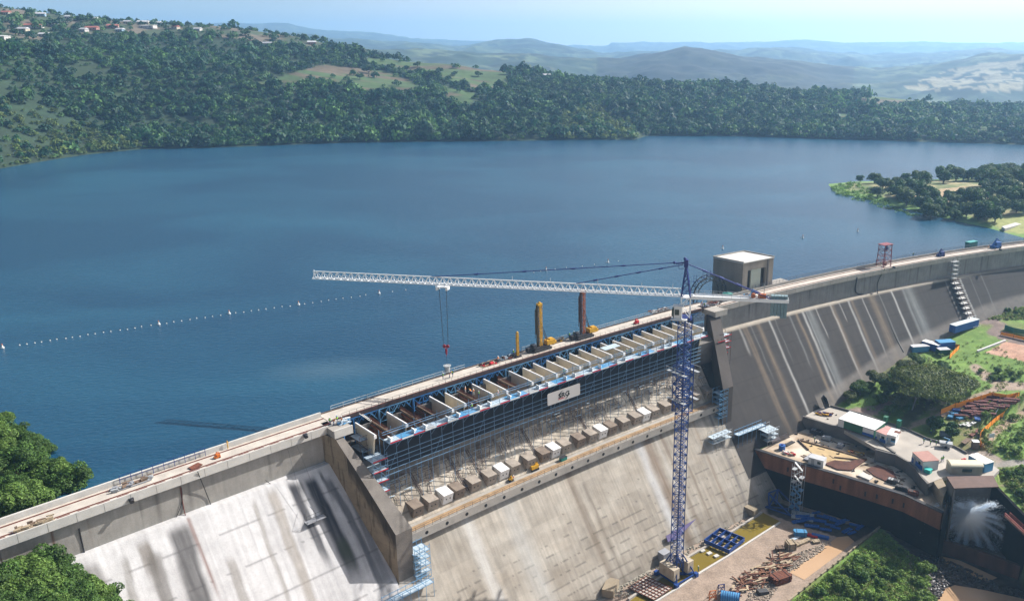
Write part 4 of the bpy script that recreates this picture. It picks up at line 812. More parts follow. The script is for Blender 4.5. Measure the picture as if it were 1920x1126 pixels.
px, py = pix(X, Y, Zp); f1 = fbm(X / 9, Y / 9, 4); tint = lerp3((.10, .14, .04), (.30, .26, .13), sstep(.4, .6, f1)); edge = sstep(14, 5, sdist)[..., None]; tint = tint * (1 - edge) + np.array((.13, .24, .05)) * edge
tint = np.where(inpoly(px, py, [(1700, 365), (1780, 352), (1830, 350), (1830, 372), (1770, 378)])[..., None], np.array((.40, .30, .18)), tint)
tint = np.where(inpoly(px, py, [(1840, 415), (1930, 398), (1930, 440), (1890, 436)])[..., None], np.array((.28, .30, .10)), tint)
g_ = grid_mesh('peninsula', X, Y, Zp, tint, ground_m); g_['kind'] = 'structure'
def pen_z(x, y):
    i = int(round((x - 140) / 3)); j = int(round((y - 250) / 3)); 
    return float(Zp[i, j]) if 0 <= i < Zp.shape[0] and 0 <= j < Zp.shape[1] else WL
# ---- yards and retaining walls
def slab(name, poly, z0, z1, m, label, cat, parent=None, kind=None):
    b = MB(); b.prism(poly, z0, z1); o = obj(name, b, m, parent); return setp(o, label, cat, kind=kind)
yardm = mat('yard_concrete', (.44, .40, .35), .9, .22, .22, .01); dirtm = mat('worn_timber_deck', (.46, .35, .24), .9, .35, .16, .01, col2=(.58, .50, .40))
slab('yard', P1, ZP1 - 1.1, ZP1, yardm, None, None, kind='structure'); slab('lower_yard', P2, ZP2 - 1.1, ZP2, dirtm, None, None, kind='structure')
def wallrun(name, pts, z0, z1, th_, m, label, side=1, m2=None, cat='wall', zt=None):
    t = thing(name, (pts[0][0], pts[0][1], z0), label, cat); b = MB(); k = len(pts)
    nr = []
    for i in range(k):
        a = Vector(pts[max(0, i - 1)]); c = Vector(pts[min(k - 1, i + 1)]); d = (c - a).normalized(); nr.append(Vector((d.y, -d.x)) * side)
    for i in range(k - 1):
        p, q = Vector(pts[i]), Vector(pts[i + 1]); pn, qn = p + nr[i] * th_, q + nr[i + 1] * th_; za, zb = (z1, z1) if zt is None else (zt[i], zt[i + 1])
        P = [(p.x, p.y, z0), (q.x, q.y, z0), (qn.x, qn.y, z0), (pn.x, pn.y, z0), (p.x, p.y, za), (q.x, q.y, zb), (qn.x, qn.y, zb), (pn.x, pn.y, za)]
        if side > 0: P = [P[j] for j in (3, 2, 1, 0, 7, 6, 5, 4)]
        b.hexa(P)
    obj('wall', b, m, t); 
    if m2:
        b = MB()
        for i in range(k - 1):
            p, q = Vector(pts[i]) + nr[i] * (-.1), Vector(pts[i + 1]) + nr[i + 1] * (-.1); pn, qn = Vector(pts[i]) + nr[i] * (th_ + .1), Vector(pts[i + 1]) + nr[i + 1] * (th_ + .1)
            P = [(p.x, p.y, z1 + .003), (q.x, q.y, z1 + .003), (qn.x, qn.y, z1 + .003), (pn.x, pn.y, z1 + .003), (p.x, p.y, z1 + .25), (q.x, q.y, z1 + .25), (qn.x, qn.y, z1 + .25), (pn.x, pn.y, z1 + .25)]
            if side > 0: P = [P[j] for j in (3, 2, 1, 0, 7, 6, 5, 4)]
            b.hexa(P)
        obj('coping', b, m2, t)
    return t
rw = wallrun('retaining_wall', RWX[:-1], -43.2, ZP2 + .05, 1.0, rustwall, 'tall rust brown retaining wall with its lower half wet and painted in black shade', side=1, m2=dark_steel)
b = MB(); k = len(RWX) - 1
pts = [Vector(p) for p in RWX[:-1]]
for i in range(k - 1):
    d = (pts[i + 1] - pts[i]).normalized(); n_ = Vector((d.y, -d.x)); p, q, pn, qn = pts[i], pts[i + 1], pts[i] + n_ * 1.02, pts[i + 1] + n_ * 1.02
    b.hexa([(pn.x, pn.y, -52), (qn.x, qn.y, -52), (q.x, q.y, -52), (p.x, p.y, -52), (pn.x, pn.y, -43.2), (qn.x, qn.y, -43.2), (q.x, q.y, -43.2), (p.x, p.y, -43.2)])
obj('lower_wall', b, concrete_black, rw, label='wet lower half with its shade painted black')  # near-black colour holds the deep shade at the wall foot besides the wet
for i, (t_, zc) in enumerate(((.18, -41.2), (.43, -40.6), (.60, -41.5), (.66, -41.2), (.74, -41.0), (.47, -42.0), (.80, -41.2))):
    L = [0];
    for p, q in zip(RW[:-1], RW[1:]): L.append(L[-1] + math.dist(p, q))
    u = t_ * L[-1]; j = max(0, np.searchsorted(L, u) - 1); f = (u - L[j]) / (L[j + 1] - L[j]); p = Vector(RW[j]).lerp(Vector(RW[j + 1]), f); d = (Vector(RW[j + 1]) - Vector(RW[j])).normalized(); n_ = Vector((d.y, -d.x))
    b = MB(); b.box((p.x + n_.x * 1.01, p.y + n_.y * 1.01, zc), (.5, .1, 1.4), math.atan2(d.y, d.x)); obj('weep_opening', b, black, rw)
wallrun('yard_wall', pl([(1507, 779), (1573, 799), (1640, 820), (1680, 847)], ZP1 + .3), -39.8, ZP1 + .3, .6, concrete_dark, 'dark streaked retaining wall below the containers, above the lower yard', side=1)
wallrun('curved_wall', pl([(1642, 841), (1681, 851), (1704, 864), (1717, 875), (1730, 893), (1742, 906)], ZP1 + .2), -39.8, ZP1 + .2, .5, concrete_dark, 'curved dark wall below the blue and white cabin', side=1)
wallrun('kerb_wall', pl([(1556, 762), (1620, 779), (1700, 806), (1737, 823), (1790, 839), (1812, 851)], ZP1), ZP1 - 1, ZP1 + .6, .3, concrete_dark, 'low dark kerb wall along the back of the upper yard', side=-1)
# flap like grey plate leaning on the dam face above the yard
p = at(1547, 762, ZP1); t = thing('steel_plate', p, 'dark rounded steel plate leaning upright against the dam face', 'plate'); b = MB(); q = at(1553, 762, ZP1); sp, np_ = SNv(p.x, p.y)
V0 = [at(1546, 764, ZP1), at(1555, 763, ZP1), W(*SN(1549, 751, -32), -31.2), W(*SN(1543, 745, -32), -31.0), W(*SN(1539, 748, -32), -31.6)]
b.add([tuple(v) for v in V0] + [(v.x + .15, v.y - .15, v.z + .05) for v in V0], [(4, 3, 2, 1, 0), (5, 6, 7, 8, 9)] + [(i, (i + 1) % 5, 5 + (i + 1) % 5, 5 + i) for i in range(5)]); obj('plate', b, dark_steel, t)
# ---- valve chamber with rusty roof, bay and spray
vc = thing('valve_chamber', at(1770, 960, ZP2), 'concrete valve chamber with a rusty sheet roof behind the water spray', 'building')
A = at(1733, 868 + 30, ZP1); 
CH = pl([(1775, 893), (1862, 891), (1873, 912), (1789, 915)], -32.2)
def quadp(pts): return [Vector((p[0], p[1], 0)) for p in pts]
b = MB(); b.prism(CH, -32.4, -32.15); obj('roof', b, mat('rust_roof', (.13, .075, .06), .75, .3, .8), vc)
CW = pl([(1776, 893), (1862, 891), (1862, 895), (1778, 897)], -32.4); b = MB(); b.prism(CW, -52, -32.45); obj('back_wall', b, concrete_dark, vc)
b = MB(); b.prism([CW[0], (CW[0][0] + .5, CW[0][1] - .2), (CH[3][0] + .6, CH[3][1] + .3), (CH[3][0], CH[3][1])], -52, -32.45); obj('side_wall', b, concrete_dark, vc)
b = MB(); c1, c2 = Vector(CW[1]), Vector(pl([(1935, 985)], ZP1)[0]); d = (c2 - c1).normalized(); n_ = Vector((d.y, -d.x))
q = [c1, c1 + d * 30, c1 + d * 30 - n_ * .8, c1 - n_ * .8]; b.prism([tuple(v) for v in q], -52, ZP1 + .4); obj('wing_wall', b, concrete_black, vc)
q = [c1 + d * 30 - n_ * .8, c1 + d * 75 - n_ * .8, c1 + d * 75, c1 + d * 30]; b = MB(); b.prism([tuple(v) for v in q], -52, ZP1 - 3.5); obj('wing_wall', b, concrete_black, vc)
PW = pl([(1742, 897), (1776, 893), (1789, 935), (1771, 958)], ZP1 - .2); b = MB(); b.prism(pl([(1744, 893), (1762, 889), (1776, 915), (1769, 932)], ZP1 - .2), -52, ZP1 - .1); obj('pump_block', b, concrete_tan, vc)
p = at(1750, 920, -36.5); 
b = MB(); b.prism(pl([(1770, 958), (1772, 953), (1789, 915), (1788, 924)], -36), -52, -35.4); obj('side_wall', b, concrete_black, vc)
# low rust brown wall in front of the bay and stilling slab
wallrun('basin_wall', pl([(1755, 1003), (1800, 1018), (1860, 1038), (1935, 1065)], -47.5), -52, -47.5, 1.0, mat('basin_rust', (.10, .042, .03), .85, .5, .5, stretch=(1, 1, .2)), 'low rust brown basin wall in front of the spray', side=1)
slab('spray_slab', pl([(1765, 1000), (1800, 985), (1900, 1000), (1960, 1050), (1940, 1064), (1860, 1037)], -49.5), -52, -49.4, mat('wet_slab', (.20, .13, .11), .35, .4, .4), 'wet pinkish concrete slab under the water spray', 'slab')
# red walkway rails at the right edge
rl = thing('walkway', at(1905, 990, -38), 'narrow walkway with red pipe rails at the right edge above the bay', 'walkway'); b = MB(); a0 = at(1888, 968, -37); a1 = at(1935, 1012, -37); b.bar(a0, a1, 1.3, .15); obj('deck', b, timber_dark, rl)
b = MB(); u = (a1 - a0).normalized(); nn_ = Vector((-u.y, u.x, 0)) * .65
for sg_ in (1, -1):
    for zz in (.6, 1.15): b.bar(a0 + nn_ * sg_ + Vector((0, 0, zz)), a1 + nn_ * sg_ + Vector((0, 0, zz)), .12)
    for k in range(5): p = a0.lerp(a1, k / 4) + nn_ * sg_; b.bar(p, p + Vector((0, 0, 1.15)), .1)
obj('rail', b, mat('rail_pink', (.5, .13, .10), .6, .15, 1), rl)
# the spray from the cone valve: fans of fine drops
sp0 = at(1815, 967, -42.0); b = MB(); rr = np.random.RandomState(4); V = []; 
vd = (Vector((0, 0, CAMZ)) - sp0).normalized(); e1 = vd.cross(Vector((0, 0, 1))).normalized(); 
out_ = Vector((-.25, -.97, 0)).normalized(); sd_ = Vector((.97, -.25, 0))
jets = [(-172, 1.2, 1), (-150, .9, .5), (-128, .8, .7), (-112, .8, .8), (-98, .8, .6), (-80, .8, .9), (-66, .8, .9), (-52, .9, 1), (-40, .9, .9), (-18, 1.3, 1.1), (0, 1.1, 1), (18, 1.3, 1.2), (35, 1, 1), (195, 1.2, .8)]
NP = 110000
ja = rr.choice(len(jets), NP, p=np.array([j[1] for j in jets]) / sum(j[1] for j in jets)); ang = np.radians(90 - 90 + np.array([j[0] for j in jets])[ja]) * 1.0
ang = np.radians(np.array([-90 + (i * 360 / 14) for i in range(14)])[ja] + 8 * np.sin(ja * 3.1)) + rr.normal(size=NP) * .045
t_ = rr.beta(1.0, 1.5, NP); v0 = 10.5 * (1 + .15 * np.sin(ja * 2.3)); ang = np.where(rr.rand(NP) < .25, rr.uniform(0, 6.283, NP), ang); ux_ = np.cos(ang) * v0 * t_; uz_ = np.sin(ang) * v0 * .9 * t_ - 3.6 * t_ ** 2 + .6 * t_; fw_ = 3.5 * t_ 
jit = rr.normal(size=(NP, 3)) * (.03 + .42 * t_[:, None] ** 1.8)
cen = np.array(sp0)[None] + ux_[:, None] * np.array(sd_) + fw_[:, None] * np.array(out_) + uz_[:, None] * np.array((0, 0, 1.)) + jit
cen = cen[cen[:, 2] > -49.2]; n = len(cen); sz = rr.uniform(.03, .085, n)[:, None]
dd = rr.normal(size=(n, 3)); dd /= np.linalg.norm(dd, axis=1)[:, None]; ee = np.cross(dd, rr.normal(size=(n, 3))); ee /= np.linalg.norm(ee, axis=1)[:, None]
q = np.stack([cen - dd * sz, cen - ee * sz, cen + dd * sz, cen + ee * sz], 1).reshape(-1, 3)
sm = bpy.data.materials.new('spray_water'); sm.use_nodes = True; sb = sm.node_tree.nodes['Principled BSDF']; sb.inputs['Base Color'].default_value = (.85, .92, 1, 1); sb.inputs['Roughness'].default_value = .4
tr = sm.node_tree.nodes.new('ShaderNodeBsdfTranslucent'); tr.inputs[0].default_value = (.8, .9, 1, 1); ms = sm.node_tree.nodes.new('ShaderNodeMixShader'); ms.inputs[0].default_value = .5
sm.node_tree.links.new(sb.outputs[0], ms.inputs[1]); sm.node_tree.links.new(tr.outputs[0], ms.inputs[2]); sm.node_tree.links.new(ms.outputs[0], sm.node_tree.nodes['Material Output'].inputs[0])
me = leaf_mesh('water_spray', q, np.ones((n, 3)), sm); o = bpy.data.objects.new('water_spray', me); C.objects.link(o); setp(o, 'round white burst of water spraying out of the valve chamber', 'water spray', kind='stuff')
b = MB(); b.ball(tuple(sp0 + out_ * 2.0 + Vector((0, 0, -1.2))), 6.8, 20, 14, sz=.82); mo = obj('mist', b, [], smooth=True); setp(mo, 'soft white mist hanging around the water spray', 'mist', kind='stuff')
mm_ = bpy.data.materials.new('mist_air'); mm_.use_nodes = True; t = mm_.node_tree; t.nodes.remove(t.nodes['Principled BSDF']); pv = t.nodes.new('ShaderNodeVolumePrincipled'); pv.inputs['Color'].default_value = (.9, .95, 1, 1)
tc = t.nodes.new('ShaderNodeTexCoord'); sb2 = t.nodes.new('ShaderNodeVectorMath'); sb2.operation = 'SUBTRACT'; sb2.inputs[1].default_value = tuple(sp0 + out_ * 1.5); t.links.new(tc.outputs['Object'], sb2.inputs[0]); ln = t.nodes.new('ShaderNodeVectorMath'); ln.operation = 'LENGTH'; t.links.new(sb2.outputs[0], ln.inputs[0])
mr = t.nodes.new('ShaderNodeMapRange'); mr.inputs[1].default_value = 0; mr.inputs[2].default_value = 5.6; mr.inputs[3].default_value = .6; mr.inputs[4].default_value = 0; t.links.new(ln.outputs['Value'], mr.inputs[0]); t.links.new(mr.outputs[0], pv.inputs['Density']); t.links.new(pv.outputs[0], t.nodes['Material Output'].inputs['Volume']); mo.data.materials.append(mm_)
b = MB(); b.cyl(sp0 - out_ * 3.5, sp0 + out_ * .1, .75, n=16); b.cyl(sp0 + out_ * .1, sp0 + out_ * .35, .3, .5, n=12); setp(obj('cone_valve', b, dark_steel), 'dark outlet pipe at the centre of the water spray', 'pipe')
# ---- pools and channel
def wpatch(pts, z, m, name='water'): return polymesh(name, pl(pts, z), z, m, 'structure')
olive = water_mat('channel_water', (.14, .10, .015), .15, .02, 3, (.19, .145, .03)); mud = water_mat('muddy_water', (.36, .22, .12), .2, .02, 3, (.42, .28, .17))
wpatch([(1150, 1140), (1180, 1126), (1250, 1075), (1295, 1042), (1367, 1001), (1430, 960), (1462, 976), (1397, 1017), (1363, 1039), (1313, 1069), (1272, 1097), (1215, 1135)], ZB + .06, olive)
wpatch([(1480, 1072), (1508, 1086), (1570, 1040), (1602, 1014), (1590, 1004), (1570, 1006), (1525, 1040)], ZB + .06, mud)
wpatch([(1752, 1126), (1768, 1104), (1790, 1096), (1840, 1104), (1930, 1124), (1960, 1160), (1740, 1170)], ZB + .08, mud); wpatch([(1765, 1042), (1800, 1050), (1870, 1082), (1850, 1090), (1790, 1062), (1760, 1050)], ZB + .06, mud)
wallrun('channel_kerb', pl([(1215, 1133), (1272, 1098), (1313, 1070), (1363, 1040), (1397, 1018), (1461, 977)], ZB + .3), ZB - .5, ZB + .3, .5, concrete_pale, 'pale concrete kerb between the channel and the gravel track', side=1, cat='kerb')
wallrun('sill_kerb', pl([(1180, 1122), (1250, 1074), (1295, 1041), (1367, 1000), (1430, 959)], ZB + .5), ZB - .5, ZB + .5, .6, concrete, 'rough concrete sill on the dam side of the channel', side=-1, cat='kerb')
fw = wallrun('basin_fence', pl([(1652, 985), (1600, 1028), (1540, 1076), (1478, 1126), (1460, 1142)], ZB + 1.6), ZB - .5, ZB + 1.6, .35, concrete_tan, 'low stained concrete panel wall between the muddy pool and the green bushes', side=1, cat='wall')
b = MB(); fpts = pl([(1652, 985), (1600, 1028), (1540, 1076), (1478, 1126), (1460, 1142)], ZB + 1.6)
for p, q in zip(fpts[:-1], fpts[1:]):
    L = math.dist(p, q); 
    for k in range(int(L / 2.5)): t = k * 2.5 / L; x_, y_ = p[0] + (q[0] - p[0]) * t, p[1] + (q[1] - p[1]) * t; b = MB(); b.bar((x_, y_, ZB), (x_, y_, ZB + 1.9), .3); obj('post', b, concrete_tan, fw)
# concrete blocks at the toe of the dam
def cblock(name, pA, pB, z0, Wd, H, m, label, cat, group=None, **k):
    A = at(*pA, z0); B = at(*pB, z0); d = (B - A); L = d.length; rz = math.atan2(d.y, d.x); t = thing(name, A, label, cat, group, rz); return t, L
for pA, pB, Wd, H, lab in (((1413, 971), (1421, 965), 7, 2.2, 'pale concrete block at the foot of the spillway beside the blue triangular truss'), ((1128, 1117), (1150, 1122), 4.5, 2.0, 'dark concrete block at the foot of the spillway left of the tower crane')):
    t, L = cblock('toe_block', pA, pB, ZB, Wd, H, concrete, lab, 'block'); b = MB(); b.hexa([(0, 0, -.4), (L, 0, -.4), (L, Wd, -.4), (0, Wd, -.4), (0, 0, H), (L, 0, H), (L, Wd, H + .4), (0, Wd, H + .4)]); obj('block', b, concrete_tan, t, False)
# ------------------------------------------------------------------ tower crane
def lattice(b, a, c, up, w_, h_, n, tri=False, r=.1, rd=.07):
    """square or triangular lattice boom from a to c"""
    a = Vector(a); c = Vector(c); d = (c - a).normalized(); side = d.cross(up).normalized(); L = (c - a).length
    def ch(t):
        p = a + d * (L * t)
        return [p - side * w_ / 2, p + side * w_ / 2, p + up * h_] if tri else [p - side * w_ / 2 - up * h_ / 2, p + side * w_ / 2 - up * h_ / 2, p + side * w_ / 2 + up * h_ / 2, p - side * w_ / 2 + up * h_ / 2]
    m = 3 if tri else 4; e0, e1 = ch(0), ch(1)
    for i in range(m): b.bar(e0[i], e1[i], r * 2)
    for k in range(n):
        p, q = ch(k / n), ch((k + 1) / n)
        if tri:
            md = [(x + y) / 2 for x, y in zip(p, q)]
            b.bar(p[0], md[2], rd * 2); b.bar(md[2], q[0], rd * 2); b.bar(p[1], md[2], rd * 2); b.bar(md[2], q[1], rd * 2); b.bar(p[0], p[1], rd * 2); b.bar(p[0], q[1], rd * 1.4)
        else:
            for i in range(4):
                j = (i + 1) % 4; b.bar(p[i], p[j], rd * 2)
                if (k + i) % 2: b.bar(p[i], q[j], rd * 2)
                else: b.bar(p[j], q[i], rd * 2)
    return b
CX0, CY0 = 21.0, 175.0
cr = thing('tower_crane', (CX0, CY0, ZB), 'tall blue tower crane with a long white jib standing below the spillway', 'tower crane')
ca = hd(130); U = Vector((math.cos(ca), math.sin(ca), 0)); V_ = Vector((math.sin(ca), -math.cos(ca), 0)); Z_ = Vector((0, 0, 1)); base = Vector((CX0, CY0, 0))
def mast(z0, z1, w_, name, m, n, r=.13, rd=.07):
    b = MB(); a = base + Z_ * z0; c = base + Z_ * z1; side = [(-1, -1), (1, -1), (1, 1), (-1, 1)]
    P = lambda z, i: base + U * (side[i][0] * w_ / 2) + V_ * (side[i][1] * w_ / 2) + Z_ * z
    for i in range(4): b.bar(P(z0, i), P(z1, i), r * 2)
    for k in range(n):
        za = z0 + (z1 - z0) * k / n; zb = z0 + (z1 - z0) * (k + 1) / n; zm = (za + zb) / 2
        for i in range(4):
            j = (i + 1) % 4; b.bar(P(zb, i), P(zb, j), rd * 2)
            if i % 2 == 0: b.bar(P(za, i), P(zm, j), rd * 2); b.bar(P(zm, j), P(zb, i), rd * 2)
            else: b.bar(P(za, j), P(zm, i), rd * 2); b.bar(P(zm, i), P(zb, j), rd * 2)
    return obj(name, b, m, cr)
mast(-47.5, 16.2, 2.2, 'mast', steel_blue, 30, .10, .055)
b = MB(); b.bar(base + Vector((.5, 0, -46)), base + Vector((.5, 0, 15)), .12); b.bar(base + Vector((-.1, 0, -46)), base + Vector((-.1, 0, 15)), .12)
for z in np.arange(-45.8, 15, .9): b.bar(base + Vector((-.1, 0, z)), base + Vector((.5, 0, z)), .07)
obj('ladder', b, steel_navy, cr)
mast(-6.5, 5.0, 3.3, 'climbing_cage', steel_blue, 5, .12, .07)
for zz, mm in ((3.6, steel_white), (-3.2, steel_white)):
    b = MB(); w2 = 2.9
    for sx in (-1, 1):
        for q in (0, .45): b.bar(base + U * (sx * (1.9 + q)) - V_ * w2 + Z_ * zz, base + U * (sx * (1.9 + q)) + V_ * w2 + Z_ * zz, .4, .08)
        for q in (-1, 0, 1): b.bar(base + U * (sx * 2.7) + V_ * (q * w2) + Z_ * zz, base + U * (sx * 2.7) + V_ * (q * w2) + Z_ * (zz + 1.1), .07)
        b.bar(base + U * (sx * 2.7) - V_ * w2 + Z_ * (zz + 1.1), base + U * (sx * 2.7) + V_ * w2 + Z_ * (zz + 1.1), .07)
    obj('platform', b, galv, cr)
# slewing unit, cab
b = MB(); b.cyl(base + Z_ * 16.2, base + Z_ * 16.8, 1.5, n=16); obj('slewing_ring', b, steel_navy, cr)
JA = Vector((math.cos(R(170.0)), math.sin(R(170.0)), 0)); JS = Vector((-JA.y, JA.x, 0))
b = MB()
for sx, sy in ((-1, -1), (1, -1), (1, 1), (-1, 1)): b.bar(base + JA * sx + JS * sy + Z_ * 16.8, base + JA * sx + JS * sy + Z_ * 21.5, .22)
for sx in (-1, 1): b.bar(base + JA * sx - JS + Z_ * 16.8, base + JA * sx + JS + Z_ * 21.5, .13); b.bar(base + JA * -1 + JS * sx + Z_ * 16.8, base + JA + JS * sx + Z_ * 19.2, .13); b.bar(base + JA + JS * sx + Z_ * 19.2, base + JA * -1 + JS * sx + Z_ * 21.5, .13)
b.box(tuple(base + Z_ * 21.4), (2.3, 2.3, .25), R(170)); obj('cat_head_base', b, steel_white, cr)
cb = base + JA * 1.55 + JS * 1.5 + Z_ * 18.2; b = MB(); b.box(tuple(cb), (1.7, 1.6, 2.9), R(170)); b.box(tuple(cb + Z_ * 1.5), (2.3, 1.8, .12), R(170)); b.box(tuple(cb - Z_ * 1.55 - JA * .3), (3.6, 2.4, .2), R(170)); cab = obj('cab', b, white_paint, cr)
b = MB(); p = cb + JA * .86
for (dx, z0, z1) in ((0, -1.3, 1.3),):
    vv = [p - JS * .72 + Z_ * -1.35, p + JS * .72 + Z_ * -1.35, p + JA * .55 + JS * .68 - Z_ * .5, p + JA * .55 - JS * .68 - Z_ * .5, p + JA * .5 - JS * .68 + Z_ * .8, p + JA * .5 + JS * .68 + Z_ * .8, p + JS * .72 + Z_ * 1.35, p - JS * .72 + Z_ * 1.35]
    b.add(vv, [(0, 1, 2, 3), (3, 2, 5, 4), (4, 5, 6, 7), (0, 3, 4, 7), (1, 6, 5, 2), (0, 7, 6, 1)])
obj('window', b, glass_dark, cab)
b = MB(); b.box(tuple(cb + JS * .84 + Z_ * .2 + JA * .2), (1.0, .05, 1.3), R(170)); obj('window', b, glass_dark, cab)
# apex tower
b = MB(); ap = base + Z_ * 29.0 + JA * .2
for sx, sy in ((-1, -1), (1, -1), (1, 1), (-1, 1)): b.bar(base + JA * sx * 1.0 + JS * sy * .9 + Z_ * 21.6, ap + JS * sy * .25, .26)
for k in range(4):
    t = k / 5; w1 = 1 - t; z1 = 21.6 + 7.4 * t; w2 = 1 - (k + 1) / 5; z2 = 21.6 + 7.4 * (k + 1) / 5
    for sy in (-1, 1): b.bar(base + JA * w1 + JS * sy * .9 * w1 + Z_ * z1, base - JA * w2 + JS * sy * .9 * w2 + Z_ * z2, .12); b.bar(base + JA * w2 + JS * sy * .9 * w2 + Z_ * z2, base - JA * w2 + JS * sy * .9 * w2 + Z_ * z2, .12)
    b.bar(base - JA * w2 - JS * .9 * w2 + Z_ * z2, base - JA * w2 + JS * .9 * w2 + Z_ * z2, .12)
b.box(tuple(ap + Z_ * .1), (.9, .9, 1.7), R(170)); b.ball(tuple(ap + Z_ * 1.1 + JA * .3), .38, 8, 5); b.bar(ap + Z_ * .3, ap + JA * 2.3 - Z_ * .05, .3); b.ball(tuple(ap + JA * 2.6 + Z_ * .15), .35, 8, 5)
b.bar(ap + JA * .4 - Z_ * 1.2, ap + JA * 1.6 - Z_ * 1.2, .08); b.bar(ap + JA * 1.6 - Z_ * 1.2, ap + JA * 1.6 - Z_ * .1, .08); b.bar(base - JA * 1.6 + Z_ * 24, base - JA * 1.6 + Z_ * 26.5, .08); b.bar(base - JA * .8 + Z_ * 25, base - JA * 1.9 + Z_ * 25, .08); b.bar(base - JA * 2.1 + Z_ * 24, base - JA * 2.1 + Z_ * 26.5, .08)
obj('apex_tower', b, steel_navy, cr)
JL = 89.6; b = MB(); lattice(b, base + JA * 1.2 + Z_ * 21.6, base + JA * JL + Z_ * 21.4, Z_, 1.5, 1.65, 50, True, .10, .055); b.bar(base + JA * JL + Z_ * 21.4, base + JA * (JL - .3) + Z_ * 23.4, .15)
for k in (3, 10, 20, 31, 40): b.bar(base + JA * k + Z_ * 23.2, base + JA * k + Z_ * 24.2, .08)
obj('jib', b, steel_white, cr)
b = MB()
for sy in (-.8, .8): b.bar(base - JA * 1 + JS * sy + Z_ * 21.5, base - JA * 22.4 + JS * sy + Z_ * 21.7, .22, .75)
for k in range(12): b.bar(base - JA * (1 + k * 1.8) - JS * .8 + Z_ * 21.3, base - JA * (1 + k * 1.8) + JS * .8 + Z_ * 21.3, .15)
b.box(tuple(base - JA * 11 + Z_ * 21.75), (19, 1.35, .06), R(170)); obj('counter_jib', b, steel_white, cr)
b = MB()
for sy in (-.95, .95):
    for zz in (.5, 1.0): b.bar(base - JA * 2 + JS * sy + Z_ * (21.7 + zz), base - JA * 16 + JS * sy + Z_ * (21.7 + zz), .05)
    for k in range(8): b.bar(base - JA * (2 + 2 * k) + JS * sy + Z_ * 21.7, base - JA * (2 + 2 * k) + JS * sy + Z_ * 22.7, .05)
obj('guard_rail', b, galv, cr)
for k in range(5):
    b = MB(); c_ = base - JA * (18.9 + k * .72) + Z_ * (20.5 - .25 * (k > 2)); b.box(tuple(c_), (.64, 1.3, 4.6 + .5 * (k > 2)), R(170)); obj('counterweight', b, mat('counterweight_grey', (.19, .28, .31), .8, .2, 1), cr)
b = MB(); c_ = base - JA * 16.6 + Z_ * 22.5; b.box(tuple(c_), (1.7, 1.1, .9), R(170)); b.cyl(c_ + JA * 1.9 - JS * .6, c_ + JA * 1.9 + JS * .6, .5, n=12); obj('winch', b, mat('winch_orange', (.45, .12, .03), .6, .2, 1), cr)
b = MB(); b.bar(base - JA * 17 + Z_ * 21.9, base - JA * 17 + Z_ * 25.2, .12); obj('post', b, galv, cr)
b = MB()
def tie(p, q, r=.1):
    b.bar(p, q, r * 1.6)
    for k in range(1, 5): m_ = Vector(p).lerp(Vector(q), k / 5); dd_ = (Vector(q) - Vector(p)).normalized(); b.bar(m_ - dd_ * .5, m_ + dd_ * .5, r * 3.2)
tie(ap + JA * 2.6 + Z_ * .1, base + JA * 60 + Z_ * 23.1); tie(ap + JA * .6 - Z_ * .2, base + JA * 25.5 + Z_ * 23.1); tie(ap - JA * .3, base - JA * 19 + Z_ * 21.9 + JS * .6); tie(ap - JA * .3, base - JA * 19 + Z_ * 21.9 - JS * .6)
obj('tie_rod', b, steel_navy, cr)
tr_ = base + JA * 57.0; b = MB(); b.box(tuple(tr_ + Z_ * 20.9), (2.6, 1.8, .25), R(170)); b.box(tuple(tr_ + Z_ * 20.6 + JA * 1.2), (.5, 1.7, .9), R(170)); b.box(tuple(tr_ + Z_ * 20.6 - JA * 1.2), (.5, 1.7, .9), R(170)); obj('trolley', b, steel_white, cr)
b = MB(); hk = tr_ + Z_ * 5.6
for sx in (-.9, .9): b.bar(tr_ + JA * sx + Z_ * 20.4, hk + JA * sx * .62 + Z_ * .6, .10)
obj('hoist_rope', b, dark_steel, cr)
b = MB()
for sx in (-.42, .42): b.cyl(hk + JA * sx + Z_ * .35 - JS * .12, hk + JA * sx + Z_ * .35 + JS * .12, .42, n=14); b.bar(hk + JA * sx * 1.3 + Z_ * .6, hk - Z_ * .7, .18)
b.cyl(hk - Z_ * .5, hk - Z_ * 1.7, .3, .2, n=10); b.bar(hk - Z_ * 1.7, hk - Z_ * 2.1, .12); b.bar(hk - Z_ * 2.1, hk - Z_ * 2.3 + JA * .2, .12); obj('hook_block', b, mat('hook_red', (.30, .01, .03), .5, .2, 1), cr)
# base cross with ballast
b = MB(); zb = ZB + .7
for a_, c_ in ((U, 1), (V_, 1)):
    b.bar(base + (U + V_) * -3.6 * 1 + Z_ * zb, base + (U + V_) * 3.6 + Z_ * zb, .5, .6) if a_ is U else b.bar(base + (U - V_) * -3.6 + Z_ * zb, base + (U - V_) * 3.6 + Z_ * zb, .5, .6)
cn = [U * sx * 3.3 + V_ * sy * 3.3 for sx, sy in ((-1, -1), (1, -1), (1, 1), (-1, 1))]
for i in range(4): b.bar(base + cn[i] + Z_ * zb, base + cn[(i + 1) % 4] + Z_ * zb, .28); b.bar(base + cn[i] + Z_ * zb, base + cn[i] * .35 + Z_ * (zb + 5.2), .26); b.box(tuple(base + cn[i] * 1.05 + Z_ * (ZB + .4)), (1, 1, 1.3), ca)
for i in range(4): b.bar(base + cn[i] * .35 + Z_ * zb, base + cn[i] * .35 + Z_ * -46.5, .3); b.bar(base + cn[i] * .35 + Z_ * (zb + 5.2), base + cn[(i + 1) % 4] * .35 + Z_ * zb, .16)
obj('base_cross', b, steel_blue, cr)
